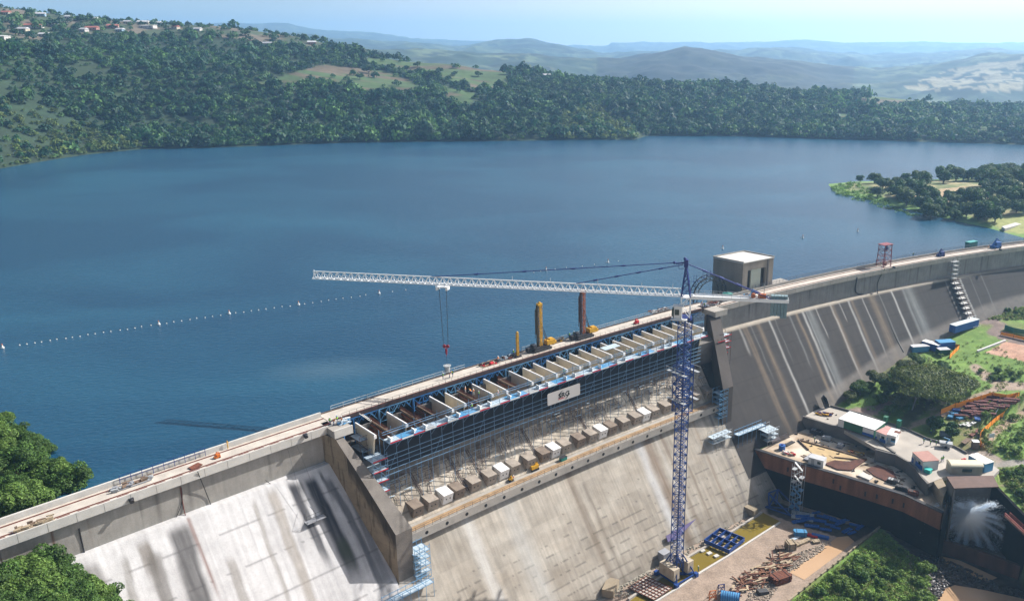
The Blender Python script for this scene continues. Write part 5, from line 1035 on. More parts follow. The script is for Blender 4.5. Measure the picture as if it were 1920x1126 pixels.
for sgn in (-1, 1):
    for k in range(6):
        b = MB(); b.box(tuple(base + U * (sgn * 2.5) + Z_ * (ZB + 1.45 + k * .5)), (2.0, 5.0, .46), ca); obj('ballast_block', b, mat('ballast', (.50, .43, .33), .9, .2, 1), cr)
# concrete bucket and its sling, hanging from the hook
bk = tr_.copy(); t = thing('concrete_bucket', bk + Z_ * -1.0, 'grey cylindrical concrete bucket hanging from the red crane hook over the bridge', 'bucket'); b = MB(); b.cyl(bk + Z_ * .9, bk + Z_ * 1.0, .95, n=16); b.cyl(bk + Z_ * -.7, bk + Z_ * .9, .62, .72, n=16); obj('drum', b, galv, t)
b = MB(); b.cyl(bk + Z_ * -1.05, bk + Z_ * -.72, .3, .6, n=12); obj('chute', b, dark_steel, t); b = MB()
for sx in (-.8, .8): b.bar(bk + JA * sx + Z_ * 1.0, hk - Z_ * 4.2, .05)
b.bar(hk - Z_ * 4.2, hk - Z_ * 2.25, .05); obj('sling', b, dark_steel, t)
# ------------------------------------------------------------------ control tower in the lake
ZT = 9.0; bt = thing('intake_tower', at(1394, 545, -1), 'square concrete intake tower with a flat pale roof rising from the lake', 'tower')
q = [at(1394, 492, ZT), at(1451, 481, ZT), at(1397, 469.5, ZT), at(1338, 481, ZT)]; q = [Vector((p.x, p.y)) for p in q]; q[2] = q[1] + q[3] - q[0]
b = MB(); f01 = q[1] - q[0]; f03 = q[3] - q[0]; u0 = f01.normalized(); v0_ = f03.normalized()
ql = [tuple(p) for p in q]
def bq(a0, a1, c0, c1): return [tuple(q[0] + f01 * a + f03 * c) for a, c in ((a0, c0), (a1, c0), (a1, c1), (a0, c1))]
b.prism(bq(0, 1, .10, 1), -30, ZT - .4); b.prism(bq(0, .16, 0, .0998), -30, ZT - .4); b.prism(bq(.76, 1, 0, .0998), -30, ZT - .4); b.prism(bq(.16, .76, 0, .0998), ZT - 3.0, ZT - .4); obj('wall', b, mat('tower_concrete', (.29, .25, .21), .9, .35, .25, .01, stretch=(1, 1, .35)), bt)
b = MB(); b.prism(bq(.30, .62, .03, .0995), -1.0, ZT - 3.02); obj('panel', b, mat('panel_pale', (.50, .52, .44), .5, .08), bt); b = MB(); b.prism(bq(.165, .295, .06, .0992), -1.0, ZT - 3.02); obj('door', b, black, bt); b = MB(); b.prism(bq(.625, .755, .06, .0992), -1.0, ZT - 3.02); obj('door', b, black, bt)
b = MB(); b.prism(bq(-.01, 1.01, -.01, 1.01), ZT - .39, ZT - .1); obj('roof', b, mat('roof_pale', (.66, .64, .60), .9, .1, .5), bt)
b = MB()
for a0, a1, c0, c1 in ((-.01, 1.01, .985, 1.015), (-.015, .01, -.01, .98), (.99, 1.015, -.01, .98)): b.prism(bq(a0, a1, c0, c1), ZT - .095, ZT + .25)
obj('parapet', b, concrete, bt)
b = MB(); b.prism(bq(.79, .83, -.03, -.001), -1, ZT - .5); obj('pipe', b, concrete_dark, bt)
b = MB(); b.hexa([W(197, -6, -3), W(197, 0, -3), W(222, 0, -3), W(222, -6, -3), W(197, -6, -1.2), W(197, 0, -1.2), W(222, 0, -1.2), W(222, -6, -1.2)]); obj('landing', b, concrete, bt)
# arched stair gantry left of the tower
t = thing('stair_gantry', W(186, -4, -1), 'dark arched steel stair gantry beside the intake tower', 'gantry'); pa = []
for k in range(11): th_ = math.pi * k / 10; pa.append((-math.cos(th_), math.sin(th_)))
for off in (-.9, .9):
    b = MB(); prev = None
    for cx_, sy_ in pa:
        sC = 186.5 + cx_ * 7.2; zC = -1.5 + sy_ ** .75 * 7.5; o_ = W(sC, -4 + off, zC); i_ = W(186.5 + cx_ * 5.6, -4 + off, -1.5 + sy_ ** .75 * 6.0)
        b.bar(o_, i_, .14)
        if prev: b.bar(prev[0], o_, .22); b.bar(prev[1], i_, .22); b.bar(prev[0], i_, .12)
        prev = (o_, i_)
    obj('arch', b, dark_steel, t)
b = MB()
for cx_, sy_ in pa: sC = 186.5 + cx_ * 7.2; zC = -1.5 + sy_ ** .75 * 7.5; b.bar(W(sC, -4.9, zC), W(sC, -3.1, zC), .25, .08)
for k in (-1.6, 0, 1.6): b.bar(W(186.5 + k, -4.9, 6), W(186.5 + k, -4.9, 7.3), .08); b.bar(W(186.5 + k, -3.1, 6), W(186.5 + k, -3.1, 7.3), .08)
b.bar(W(184.9, -4.9, 7.3), W(188.1, -4.9, 7.3), .08); b.bar(W(184.9, -3.1, 7.3), W(188.1, -3.1, 7.3), .08); obj('steps', b, steel_navy, t)
t = thing('water_tank', W(189.5, 1.6, -1.1), 'dark green round water tank on the crest left of the intake tower', 'tank'); b = MB(); b.cyl((0, 0, 0), (0, 0, 2.0), 1.6, n=20); b.cyl((0, 0, 2.0), (0, 0, 2.4), 1.6, .4, n=20); obj('drum', b, teal_box, t, False); b = MB(); b.cyl((0, 0, 2.4), (0, 0, 2.5), .35, n=10); obj('lid', b, teal_box, t, False)
# ------------------------------------------------------------------ drill rigs on the bridge
def rig(name, s, n, H, m1, m2, lab, eng):
    t = thing(name, W(s, n, -1.1), lab, 'drill rig', rz=hd(s)); b = MB()
    lattice(b, (.1, 0, 0), (.1, 0, H), Vector((0, 1, 0)), .75, .7, 9, r=.06, rd=.045); b.bar((.75, .5, 0), (.75, .5, H - .6), .16, .2); m_ = obj('mast', b, m2, t, False)
    b = MB(); b.bar((-.75, .1, .2), (-.75, .1, H - .2), .5, .5); b.bar((-1.3, .1, 4.5), (-1.3, .1, H - .9), .13); b.bar((-1.5, .1, 3.5), (-1.5, .1, H - 1.2), .09); obj('feed_beam', b, m1, t, False)
    b = MB(); b.box((-.1, 0, H + .1), (1.4, .9, .5)); b.ball((-.1, 0, H + .5), .35, 8, 5); obj('mast_head', b, m2, t, False)
    b = MB(); b.bar((.4, .2, H * .62), (3.2, .4, .6), .12); b.bar((.4, -.2, H * .45), (2.6, -.4, .6), .12); obj('brace', b, dark_steel, t, False)
    for yy in (-1.1, 1.1):
        b = MB(); b.box((0, yy, .35), (5.6, .5, .6)); 
        for k in range(6): b.cyl((-2.4 + k * .96, yy - .27, .33), (-2.4 + k * .96, yy + .27, .33), .3, n=8)
        obj('track', b, dark_steel, t, False)
    b = MB(); b.box((0, 0, .9), (5.0, 1.9, .4)); b.box((-2.2, 0, 1.5), (1.1, 1.5, .9)); b.cyl((-3.0, -.5, 1.0), (-3.0, .6, 1.0), .6, n=12); b.box((-3.9, .2, .9), (.9, 1.1, 1.1)); obj('chassis', b, dark_steel, t, False)
    b = MB(); b.box((3.0, 0, 1.6), (2.6, 1.7, 1.3)); b.box((4.6, .1, 1.3), (.7, 1.4, .7)); b.cyl((2.3, .5, 2.2), (2.3, .5, 2.9), .12, n=8); b.box((3.4, 0, 2.35), (1.3, 1.2, .3)); obj('engine_housing', b, eng, t, False); return t
rig('drill_rig', 118.0, .9, 12.4, mat('rig_dark', (.10, .075, .04), .7, .4, 1.5), yellow_paint, 'yellow drill rig with its tall mast up, left of the rusty one on the bridge', yellow_paint)
rig('drill_rig', 132.6, 1.0, 13.0, mat('rig_dark2', (.09, .05, .045), .7, .4, 1.5), mat('rig_rust', (.33, .10, .04), .7, .4, 1.5), 'rust orange drill rig with the taller mast behind the crane jib', yellow_paint)
t = thing('mast_drill', W(110.4, 1.2, -1.1), 'slim yellow mast drill standing alone on the bridge', 'drill rig', rz=hd(111)); b = MB(); lattice(b, (0, 0, .4), (0, 0, 6.3), Vector((0, 1, 0)), .45, .45, 8, r=.07, rd=.05); b.ball((0, 0, 6.6), .35, 8, 5); obj('mast', b, yellow_paint, t, False); b = MB(); b.box((0, 0, .25), (1.8, 1.0, .4)); b.box((-.9, .2, .6), (.7, .7, .5)); obj('chassis', b, dark_steel, t, False)
# ------------------------------------------------------------------ red gantry frame and plant on the right-hand crest
t = thing('gantry_frame', W(264.7, 2.2, -1.1), 'red steel gantry frame with a hoist standing on the crest', 'gantry', rz=hd(264)); b = MB(); H = 8.0
for x_ in (-2, 2):
    for y_ in (-1.6, 1.6): b.bar((x_, y_, 0), (x_ * .85, y_ * .85, H), .22)
for k in range(4):
    z0, z1 = H * k / 4, H * (k + 1) / 4; f0, f1 = 1 - .15 * k / 4, 1 - .15 * (k + 1) / 4
    for y_ in (-1.6, 1.6): b.bar((-2 * f1, y_ * f1, z1), (2 * f1, y_ * f1, z1), .14); b.bar((-2 * f0, y_ * f0, z0), (2 * f1, y_ * f1, z1), .1)
    for x_ in (-2, 2): b.bar((x_ * f1, -1.6 * f1, z1), (x_ * f1, 1.6 * f1, z1), .14); b.bar((x_ * f0, -1.6 * f0, z0), (x_ * f1, 1.6 * f1, z1), .1)
b.box((0, 0, H + .1), (4.6, 3.2, .2)); obj('frame', b, mat('frame_red', (.26, .05, .06), .6, .2, 1), t, False); b = MB(); b.cyl((-.5, -.5, H - 1.5), (.5, -.5, H - 1.5), .55, n=12); b.box((0, -.5, H - .8), (.5, .5, 1.2)); obj('hoist', b, steel_navy, t, False); b = MB(); b.bar((0, -.5, H - 2), (0, -.5, 1.2), .12); b.box((0, -.5, .9), (1.1, 1.0, 1.0)); obj('drill_string', b, rust_steel, t, False)
# ---- containers and cabins
def boxat(name, pA, pB, z0, Wd, H, body, roof, label, cat, group=None, band=None, doors=True, ribs=True, bandz=(.28, .66), gz=False):
    """front-bottom edge from pixel pA to pB at height z0, depth Wd away from the camera"""
    A = at(*pA, z0); B = at(*pB, z0); d = B - A; L = d.length; rz = math.atan2(d.y, d.x); t = thing(name, A, label, cat, group, rz)
    b = MB(); b.box((L / 2, Wd / 2, H / 2), (L, Wd, H))
    if ribs:
        k = max(3, int(L / .55))
        for i in range(k): b.box((L * (i + .5) / k, -.03, H / 2), (L / k * .5, .06, H * .9))
        k = max(3, int(Wd / .55))
        for i in range(k): b.box((-.03, Wd * (i + .5) / k, H / 2), (.06, Wd / k * .5, H * .9))
    obj('body', b, body, t, False)
    b = MB(); b.box((L / 2, Wd / 2, H + .06), (L + .16, Wd + .16, .12)); obj('roof', b, roof, t, False)
    if band:
        b = MB(); b.box((L / 2, -.09, H * (bandz[0] + bandz[1]) / 2), (L, .04, H * (bandz[1] - bandz[0]))); b.box((-.09, Wd / 2, H * (bandz[0] + bandz[1]) / 2), (.04, Wd, H * (bandz[1] - bandz[0]))); obj('stripe', b, band, t, False)
    if doors:
        b = MB(); b.box((L * .3, -.12, 1.0), (.9, .05, 2.0)); obj('door', b, galv, t, False)
        b = MB(); b.box((L * .72, -.12, H * .6), (1.0, .05, .8)); obj('window', b, glass_dark, t, False)
    return t
t = boxat('site_store', (1571, 800), (1638, 822), ZP1, 7.2, 2.7, green_box, white_paint, 'long green and white site store with a bright white roof on the upper yard', 'shed', doors=False)
L = (at(1638, 822, ZP1) - at(1571, 800, ZP1)).length; b = MB(); b.box((L * .08, -.1, 1.3), (L * .16, .05, 2.6)); obj('panel', b, white_paint, t, False); b = MB(); b.box((L * .84, -.1, 1.9), (L * .3, .05, 1.4)); obj('panel', b, white_paint, t, False); b = MB(); b.box((L * .84, -.1, .6), (L * .3, .05, 1.1)); obj('stripe', b, blue_box, t, False); b = MB(); b.box((-.1, 3.6, 1.3), (.05, 7.0, 2.6)); obj('panel', b, white_paint, t, False)
boxat('container', (1641, 823), (1660, 831), ZP1, 5.5, 2.6, white_paint, mat('roof_pinkish', (.55, .30, .27), .7, .3, 1), 'white and blue container with a faded red striped roof between two others', 'container', band=blue_box, bandz=(.0, .42))
t = boxat('container', (1661.5, 830), (1678, 834), ZP1, 5.0, 2.7, white_paint, white_paint, 'pale blue striped container with a rusty patch on its roof', 'container', band=sky_box, bandz=(.3, .7)); b = MB(); b.box((2.2, 3.0, 2.85), (1.7, 1.4, .06)); obj('rust_patch', b, rust_steel, t, False)
boxat('toilet', (1655, 794), (1661, 796), ZP1, 1.3, 2.3, green_box, green_box, 'dark green portable toilet behind the white roofed site store', 'toilet', ribs=False, doors=False); boxat('toilet', (1680, 801), (1686, 803), ZP1, 1.3, 2.3, green_box, teal_box, 'green portable toilet beside the container with the rusty roof patch', 'toilet', ribs=False, doors=False)
boxat('site_cabin', (1709, 864), (1729, 882), ZP1, 4.6, 2.7, white_paint, mat('roof_brown', (.42, .22, .18), .7, .2, 1), 'blue and white site cabin with a brownish red roof at the yard edge', 'cabin', band=blue_box, bandz=(0, .5))
boxat('toilet', (1731, 893), (1742, 897), ZP2 + 2.2, 1.5, 2.3, mat('teal_bright', (.02, .42, .36), .5, .1, 1), mat('teal_bright'.replace('bright', 'roof'), (.05, .55, .48), .5, .1, 1), 'bright teal portable toilet below the brown roofed cabin', 'toilet', ribs=False, doors=False)
boxat('container', (1814, 869), (1845, 886), ZP1, 3.2, 2.6, sky_box, white_paint, 'light blue container with a flat white roof near the yard gate', 'container', doors=False)
t = boxat('shed', (1782, 889), (1841, 890), ZP1, 3.4, 2.2, mat('shed_cream', (.45, .42, .34), .7, .15, 1), galv, 'cream shed with a curved roof beside the valve chamber', 'shed', doors=False); L = (at(1841, 889, ZP1) - at(1782, 889, ZP1)).length; b = MB()
P = []
for k in range(9): a_ = math.pi * k / 8; P.append((1.7 - 1.85 * math.cos(a_), 2.3 + .85 * math.sin(a_)))
for x_ in (-.1, L + .1): P_ = [(x_, y_, z_) for y_, z_ in P]; b.v += P_
b.f += [(k, k + 1, 10 + k, 9 + k) for k in range(8)] + [tuple(range(8, -1, -1)), tuple(range(9, 18))]; b.mi += [0] * 10; obj('curved_roof', b, mat('roof_cream', (.72, .65, .47), .5, .08, 1), t, False); b = MB(); b.box((L * .5, -.1, 1.3), (L * .3, .05, .9)); obj('window', b, glass_dark, t, False)
boxat('cabin', (1515, 869), (1543, 877), ZP2, 2.6, 2.1, white_paint, roof_grey, 'pale grey cabin on the lower yard above the rust wall', 'cabin', band=None)
boxat('container', (1790.5, 624.5), (1834.5, 611.5), -24.6, 2.5, 2.7, blue_box, mat('roof_silver', (.60, .68, .72), .5, .1, 1), 'long royal blue container with a silver roof at the dam foot on the right', 'container', doors=False)
for a_, b_, wd, h_, mb_, mr_, lab in (((1711, 661), (1742, 659), 2.5, 2.0, sky_box, roof_grey, 'low sky blue container leftmost in the group of four behind the big tree'), ((1727, 651), (1757, 660), 2.6, 2.4, blue_box, white_paint, 'blue container with a white roof at the back of the group of four'), ((1761, 657), (1790, 655), 3.2, 2.8, blue_box, sky_box, 'tallest bright blue container in the group of four'), ((1761, 666), (1781, 665), 2.6, 1.9, green_box, roof_grey, 'small green container with a white roof in front of the tallest blue one')):
    g0 = G((a_[0] + b_[0]) / 2, (a_[1] + b_[1]) / 2).z; boxat('container', a_, b_, g0, wd, h_, mb_, mr_, lab, 'container', doors=False)
boxat('container', (1817 + 0, 466.5), (1832, 463.5), -1.05, 2.0, 2.4, teal_box, mat('teal_mid', (.03, .32, .30), .5, .1, 1), 'teal container on the crest left of the blue machine at the far right', 'container', doors=False)
def machine(name, s, n, m1, lab, k=1., cat='machine'):
    t = thing(name, W(s, n, -1.1), lab, cat, rz=hd(s)); b = MB(); b.box((0, 0, .5 * k), (2.6 * k, 1.4 * k, .7 * k)); b.box((.5 * k, 0, 1.2 * k), (1.5 * k, 1.2 * k, .8 * k)); obj('body', b, m1, t, False); b = MB(); b.bar((-1.2 * k, 0, .8 * k), (.4 * k, .3, 2.4 * k), .35 * k); b.bar((.4 * k, .3, 2.4 * k), (1.4 * k, .3, 1.8 * k), .25 * k); obj('boom', b, m1, t, False)
    for x_ in (-.9, .9):
        for y_ in (-.75, .75): b = MB(); b.cyl((x_ * k, (y_ - .1) * k, .25 * k), (x_ * k, (y_ + .1) * k, .25 * k), .28 * k, n=10); obj('wheel', b, black, t, False)
    return t
machine('pump_machine', SN(1873, 466, -1)[0], 2.4, blue_box, 'tall dark blue machine on the crest at the far right', 1.5); machine('pump_machine', SN(1772, 482, -1)[0], 2.4, steel_navy, 'small navy blue machine on the crest above the far scaffold tower', 1.1)
machine('compressor', 34.5, 3.0, orange_paint, 'small orange machine among poles on the left-hand crest', .45); machine('pump', SN(1188, 604, -1)[0], 1.8, red_paint, 'bright red pump unit on the bridge deck near the crane', .6)
machine('mixer', SN(1438, 553, -1)[0] - 3, 2.5, sky_box, 'small sky blue mixer on the crest behind the counter jib', .7)
# yellow machines and orange canopy on the ledge
def ledgeP(px, py, z=-24.25): return at(px, py, z)
p = ledgeP(1001, 880); t = thing('excavator', p, 'small yellow excavator parked on the anchor ledge', 'excavator', rz=hd(104)); b = MB(); b.box((0, 0, .95), (2.2, 1.3, .9)); b.box((.55, .1, 1.5), (.9, 1.0, .7)); obj('body', b, yellow_paint, t, False)
for y_ in (-.6, .6): b = MB(); b.box((0, y_, .25), (2.2, .35, .45)); obj('track', b, black, t, False)
b = MB(); b.bar((-1, 0, 1.1), (-1.9, 0, 1.9), .2); b.bar((-1.9, 0, 1.9), (-2.4, 0, .6), .16); obj('arm', b, dark_steel, t, False)
p = ledgeP(878, 925); t = thing('canopy', p, 'grey sheet canopy with an orange end over a rig on the ledge', 'canopy', rz=hd(86)); b = MB(); b.add([(-2.4, -.6, 2.3), (2.4, -.6, 2.3), (2.4, 1.8, 2.9), (-2.4, 1.8, 2.9), (-2.4, -.6, 2.38), (2.4, -.6, 2.38), (2.4, 1.8, 2.98), (-2.4, 1.8, 2.98)], [(3, 2, 1, 0), (4, 5, 6, 7), (0, 1, 5, 4), (1, 2, 6, 5), (2, 3, 7, 6), (3, 0, 4, 7)]); obj('sheet', b, tarp_grey, t, False)
b = MB(); b.box((2.35, .6, 1.4), (.08, 2.2, 1.6)); obj('end_sheet', b, orange_paint, t, False); b = MB()
for x_ in (-2.3, 2.3):
    for y_ in (-.5, 1.6): b.bar((x_, y_, 0), (x_, y_, 2.4), .1)
obj('frame', b, dark_steel, t, False); b = MB(); b.box((0, .4, .7), (2.4, 1.2, 1.1)); b.cyl((-.6, -.4, .5), (.5, -.4, 1.2), .3, n=10); obj('rig_body', b, dark_steel, t, False)
p = ledgeP(958, 901); t = thing('pump_cart', p, 'small yellow pump cart between the anchor blocks on the ledge', 'cart', rz=hd(97)); b = MB(); b.box((0, 0, .5), (1.2, .7, .5)); b.cyl((.1, 0, .8), (.1, 0, 1.3), .2, n=8); obj('body', b, yellow_paint, t, False); b = MB(); b.cyl((-.4, -.4, .25), (-.4, .4, .25), .25, n=10); b.cyl((.4, -.4, .25), (.4, .4, .25), .25, n=10); obj('wheels', b, black, t, False)
p = ledgeP(1056, 862); t = thing('tool_box', p, 'dark green tool box on the ledge near the small excavator', 'box', rz=hd(113)); b = MB(); b.box((0, 0, .45), (1.9, .9, .9)); obj('body', b, teal_box, t, False); b = MB(); b.box((0, 0, .94), (2.0, 1.0, .06)); obj('lid', b, dark_steel, t, False)
# railing along the ledge
t = thing('ledge_railing', W(SL + 5, 20.2, -24.3), 'thin brown pipe railing along the edge of the anchor ledge', 'railing')
for i in range(12):
    s0 = SL + 5 + i * 8.6; s1 = s0 + 8.55; b = MB()
    for zz in (.55, 1.05): b.bar(W(s0, 20.2, -24.3 + zz), W(s1, 20.2, -24.3 + zz), .055)
    for k in range(4): s = s0 + k * 2.15; b.bar(W(s, 20.2, -24.3), W(s, 20.2, -23.2), .07)
    obj('panel', b, mat('tube_brown', (.15, .11, .10)), t)
# ------------------------------------------------------------------ small scaffolds
def scaf_block(name, lab, s0, s1, n0, n1, zt, lv, nx=3, zb=None, boards=True, m=None, cat='scaffold', follow=True, w_=.08, redtop=False):
    """open tube scaffold between s0..s1 and n0..n1, standing on the slope; lv = list of platform heights"""
    t = thing(name, W(s0, n1, zf(n1) if zb is None else zb), lab, cat); m = m or scaf_steel
    ss = [s0 + (s1 - s0) * k / nx for k in range(nx + 1)]; b = MB()
    for s in ss:
        for n in (n0, n1): b.bar(W(s, n, (zf(n) if zb is None else zb)), W(s, n, zt), w_)
    
    for z in lv:
        for n in (n0, n1):
            lo = zf(n) if zb is None else zb
            if z > lo:
                for dz in (0, 1.05): b.bar(W(s0, n, z + dz), W(s1, n, z + dz), w_)
        for s in ss: b.bar(W(s, n0, z), W(s, n1, z), w_)
    for k in range(len(lv) - 1): b.bar(W(ss[k % nx], n1, lv[k]), W(ss[k % nx + 1], n1, lv[k + 1]), w_)
    obj('frame', b, m, t)
    if boards:
        for z in lv: b = MB(); b.hexa([W(s0, n0 + .1, z - .06), W(s0, n1 - .1, z - .06), W(s1, n1 - .1, z - .06), W(s1, n0 + .1, z - .06), W(s0, n0 + .1, z), W(s0, n1 - .1, z), W(s1, n1 - .1, z), W(s1, n0 + .1, z)]); obj('platform', b, timber_pale, t)
    if redtop:
        for z in lv: b = MB(); b.bar(W(s0, n1 + .08, z + .15), W(s1, n1 + .08, z + .15), .05, .25); obj('toe_board', b, red_paint, t)
    return t
scaf_block('scaffold', 'blue tube scaffold with red toe boards between the left pier and the long scaffold', 60.6, 64.0, 11.5, 15.5, -6.0, [-7.5, -10, -12.5, -15], 2, redtop=True)
scaf_block('scaffold', 'small brown scaffold deck tucked beside the left corbel', 60.8, 64.0, 6.0, 10.2, -3.6, [-4.6, -7], 2, zb=-9.5, m=MATS['tube_brown'])
scaf_block('scaffold', 'blue stair scaffold climbing the right side of the left pier below the ledge', 63.8, 67.6, 20.8, 24.0, -25.5, [-27, -28.7, -30.4, -32.1, -33.6], 3, m=steel_lightblue)
scaf_block('scaffold', 'tangled pale scaffold on the slope above the left end of the ledge', 62.8, 65.0, 14.5, 18.0, -19.5, [-20.5, -22], 2, m=galv)
scaf_block('walkway', 'long pale blue scaffold walkway at the foot of the left pier', 55.0, 66.5, 24.6, 26.4, -32.2, [-33.4], 6, zb=-37, m=steel_lightblue, cat='walkway')
scaf_block('scaffold', 'red and grey scaffold at the top of the dark dam face beside the right pier', 176.0, 181.0, 9.4, 12.0, -7, [-8, -10, -12], 3, m=MATS['tube_brown2'], redtop=True)
scaf_block('scaffold', 'dark red scaffold decks stacked against the upper part of the right pier', 173.5, 178.0, 10.0, 13.6, -7.5, [-8.5, -10.5, -12.5, -14.5], 3, m=MATS['tube_brown2'], redtop=True)
scaf_block('scaffold', 'blue stair scaffold standing in front of the right pier', 166.6, 170.2, 18.8, 21.6, -19.5, [-20.5, -22, -23.5, -25, -26.5, -28], 2, m=steel_lightblue)
scaf_block('scaffold', 'wide grey scaffold spread low on the spillway slope left of the right pier', 160.5, 168.5, 23.0, 25.4, -29.8, [-31.2, -32.8], 5, m=galv)
scaf_block('walkway', 'pale blue scaffold walkway from the right pier towards the lower yard', 170.5, 182.5, 24.4, 26.2, -31.5, [-32.8], 6, m=steel_lightblue, cat='walkway')
scaf_block('scaffold', 'crowded blue and white scaffold at the corner of the lower yard', 181.0, 186.0, 24.8, 28.6, -33.0, [-34.2, -35.6, -37], 4, m=galv)
# stair scaffold on the rust wall
p = at(1491, 958, ZB); t = thing('stair_tower', p, 'grey scaffold stair tower standing against the rust brown retaining wall', 'stair tower', rz=-.65); b = MB()
for x_ in (-1.6, 0, 1.6):
    for y_ in (-.9, .9): b.bar((x_, y_, 0), (x_, y_, 14.8), .1)
obj('standards', b, galv, t, False)
for k in range(7): b = MB(); z = 1.2 + k * 2; b.box((1.1 if k % 2 else -1.1, 0, z), (1.2, 1.8, .08)); b.bar((-1.6 if k % 2 else 1.6, -.9, z), (1.6 if k % 2 else -1.6, -.9, z), .08); b.bar((-1.6, -.9, z + 1), (1.6, -.9, z + 1), .08); b.bar((-1.2 if k % 2 else 1.2, 0, z), (1.2 if k % 2 else -1.2, 0, z + 2), .7, .1); obj('flight', b, steel_lightblue if k < 4 else galv, t, False)
# far scaffold tower on the right face
s_ = SN(1800, 545, -13)[0]; t = thing('scaffold_tower', W(s_, 8, -14), 'tall slanting scaffold tower climbing the far right dam face above the blue container', 'scaffold'); b = MB()
for ds_ in (-1.3, 1.3):
    b.bar(W(s_ + ds_, 6.6, -1.5), W(s_ + ds_, 6.6, -10), .1)
    for off in (.8, 2.2): b.bar(W(s_ + ds_, 5.6 + off, -9), W(s_ + ds_, nf(-26) + off, -26), .16)
obj('standards', b, MATS['tube_brown2'], t)
for k in range(15):
    z = -2.5 - k * 1.62; n = 6.4 if z > -9 else nf(z) + 1.0; b = MB(); b.hexa([W(s_ - 1.7, n - .8, z - .06), W(s_ - 1.7, n + 1.1, z - .06), W(s_ + 1.7, n + 1.1, z - .06), W(s_ + 1.7, n - .8, z - .06), W(s_ - 1.7, n - .8, z), W(s_ - 1.7, n + 1.1, z), W(s_ + 1.7, n + 1.1, z), W(s_ + 1.7, n - .8, z)])
    for e in (-1.7, 1.7): b.bar(W(s_ + e, n + 1.1, z), W(s_ + e, n + 1.1, z + 1.1), .08)
    b.bar(W(s_ - 2.3, n + 1.1, z + .9), W(s_ + 2.3, n + 1.1, z + .9), .08); obj('platform', b, white_paint if k > 4 else galv, t)
# ------------------------------------------------------------------ hoses and cables on the dam faces
def onslope(px, py, off=.15):
    best = None
    for z in np.arange(-48, -.6, .1):
        s, n = SN(px, py, z); nn = (nf(z) if z < -9.1 else 4.9 if z < -2.6 else 5.86) + off; d = abs(n - nn)
        if best is None or d < best[0]: best = (d, s, nn, z)
    return W(best[1], best[2], best[3])
def hose(name, pts, r, m, lab, cat='hose', off=.15):
    P = [onslope(x, y, off) for x, y in pts]; Q = []
    for i in range(len(P) - 1):
        p0, p1, p2, p3 = P[max(0, i - 1)], P[i], P[i + 1], P[min(len(P) - 1, i + 2)]
        for k in range(6): u = k / 6; Q.append(.5 * ((2 * p1) + (p2 - p0) * u + (2 * p0 - 5 * p1 + 4 * p2 - p3) * u * u + (3 * p1 - p0 - 3 * p2 + p3) * u ** 3))
    Q.append(P[-1]); b = MB(); b.tube(Q, r, 6); return setp(obj(name, b, m), lab, cat)
hose('cable', [(371, 884), (394, 942), (405, 975), (436, 1038)], .07, black, 'thin black cable hanging from the left deck to the joining cable on the white face', 'cable')
hose('hose', [(330, 972), (382, 994), (436, 1038), (480, 1096), (505, 1132)], .12, black, 'long black hose curving down across the white left face')
hose('hose', [(425, 934), (508, 994), (559, 1052), (592, 1130)], .08, black, 'thin dark hose running down the white face from beside the shaded corner')
hose('hose', [(498, 900), (560, 945), (610, 1000), (650, 1080)], .06, black, 'thin dark hose crossing the shaded part of the left face')
hose('cable', [(340, 912), (341, 940), (331, 971)], .05, black, 'short black cable from the left deck down to the start of the long hose', 'cable')
hose('pipe', [(338, 912), (345, 955), (352, 975)], .09, rail_red, 'rusty red pipe running down the left upright wall', 'pipe')
hose('pipe', [(148, 990), (158, 1035), (165, 1052)], .12, dark_steel, 'dark drain pipe near the left end of the upright wall', 'pipe')
hose('hose', [(1607, 520), (1605, 548), (1630, 553), (1647, 560), (1659, 585), (1674, 622), (1683, 640), (1694, 660)], .20, black, 'thick black hose snaking down the dark right dam face')
hose('pipe', [(1647, 500), (1646, 530), (1646, 556)], .12, dark_steel, 'dark pipe down the right upright wall below the red gantry', 'pipe', .1)
p = onslope(588, 972, .5); s, n = SNv(p.x, p.y); t = thing('hanging_platform', p, 'small white work platform hanging on ropes on the shaded left face', 'platform'); b = MB(); b.hexa([W(s - 2, n - .4, p.z), W(s - 2, n + 1.2, p.z), W(s + 2.2, n + 1.2, p.z), W(s + 2.2, n - .4, p.z), W(s - 2, n - .4, p.z + .15), W(s - 2, n + 1.2, p.z + .15), W(s + 2.2, n + 1.2, p.z + .15), W(s + 2.2, n - .4, p.z + .15)]); obj('deck', b, tarp_grey, t); b = MB()
for e in (-2, 0, 2.2): b.bar(W(s + e, n + 1.2, p.z), W(s + e, n + 1.2, p.z + 1.9), .05); b.bar(W(s + e, n + 1.2, p.z + 1.9), W(s + e, n - 1.2, p.z + 2.4), .05)
b.bar(W(s - 2, n + 1.2, p.z + 1.1), W(s + 2.2, n + 1.2, p.z + 1.1), .07); b.bar(W(s - 2, n + 1.2, p.z + 1.9), W(s + 2.2, n + 1.2, p.z + 1.9), .05); b.bar(W(s - 1, 5.7, -3), W(s - 1.5, n - .4, p.z + 2.2), .03); b.bar(W(s + 1, 5.7, -3), W(s + 2, n - .4, p.z + 2.2), .03); obj('frame', b, dark_steel, t)
p = onslope(672, 1000, .3); s, n = SNv(p.x, p.y); b = MB(); b.hexa([W(s - .9, n - .9, p.z + 1.0), W(s - .9, n + .3, p.z - .7), W(s + .9, n + .3, p.z - .7), W(s + .9, n - .9, p.z + 1.0), W(s - .9, n - .8, p.z + 1.2), W(s - .9, n + .4, p.z - .5), W(s + .9, n + .4, p.z - .5), W(s + .9, n - .8, p.z + 1.2)]); setp(obj('hatch', b, dark_steel), 'small square dark hatch cover on the shaded left face', 'hatch')
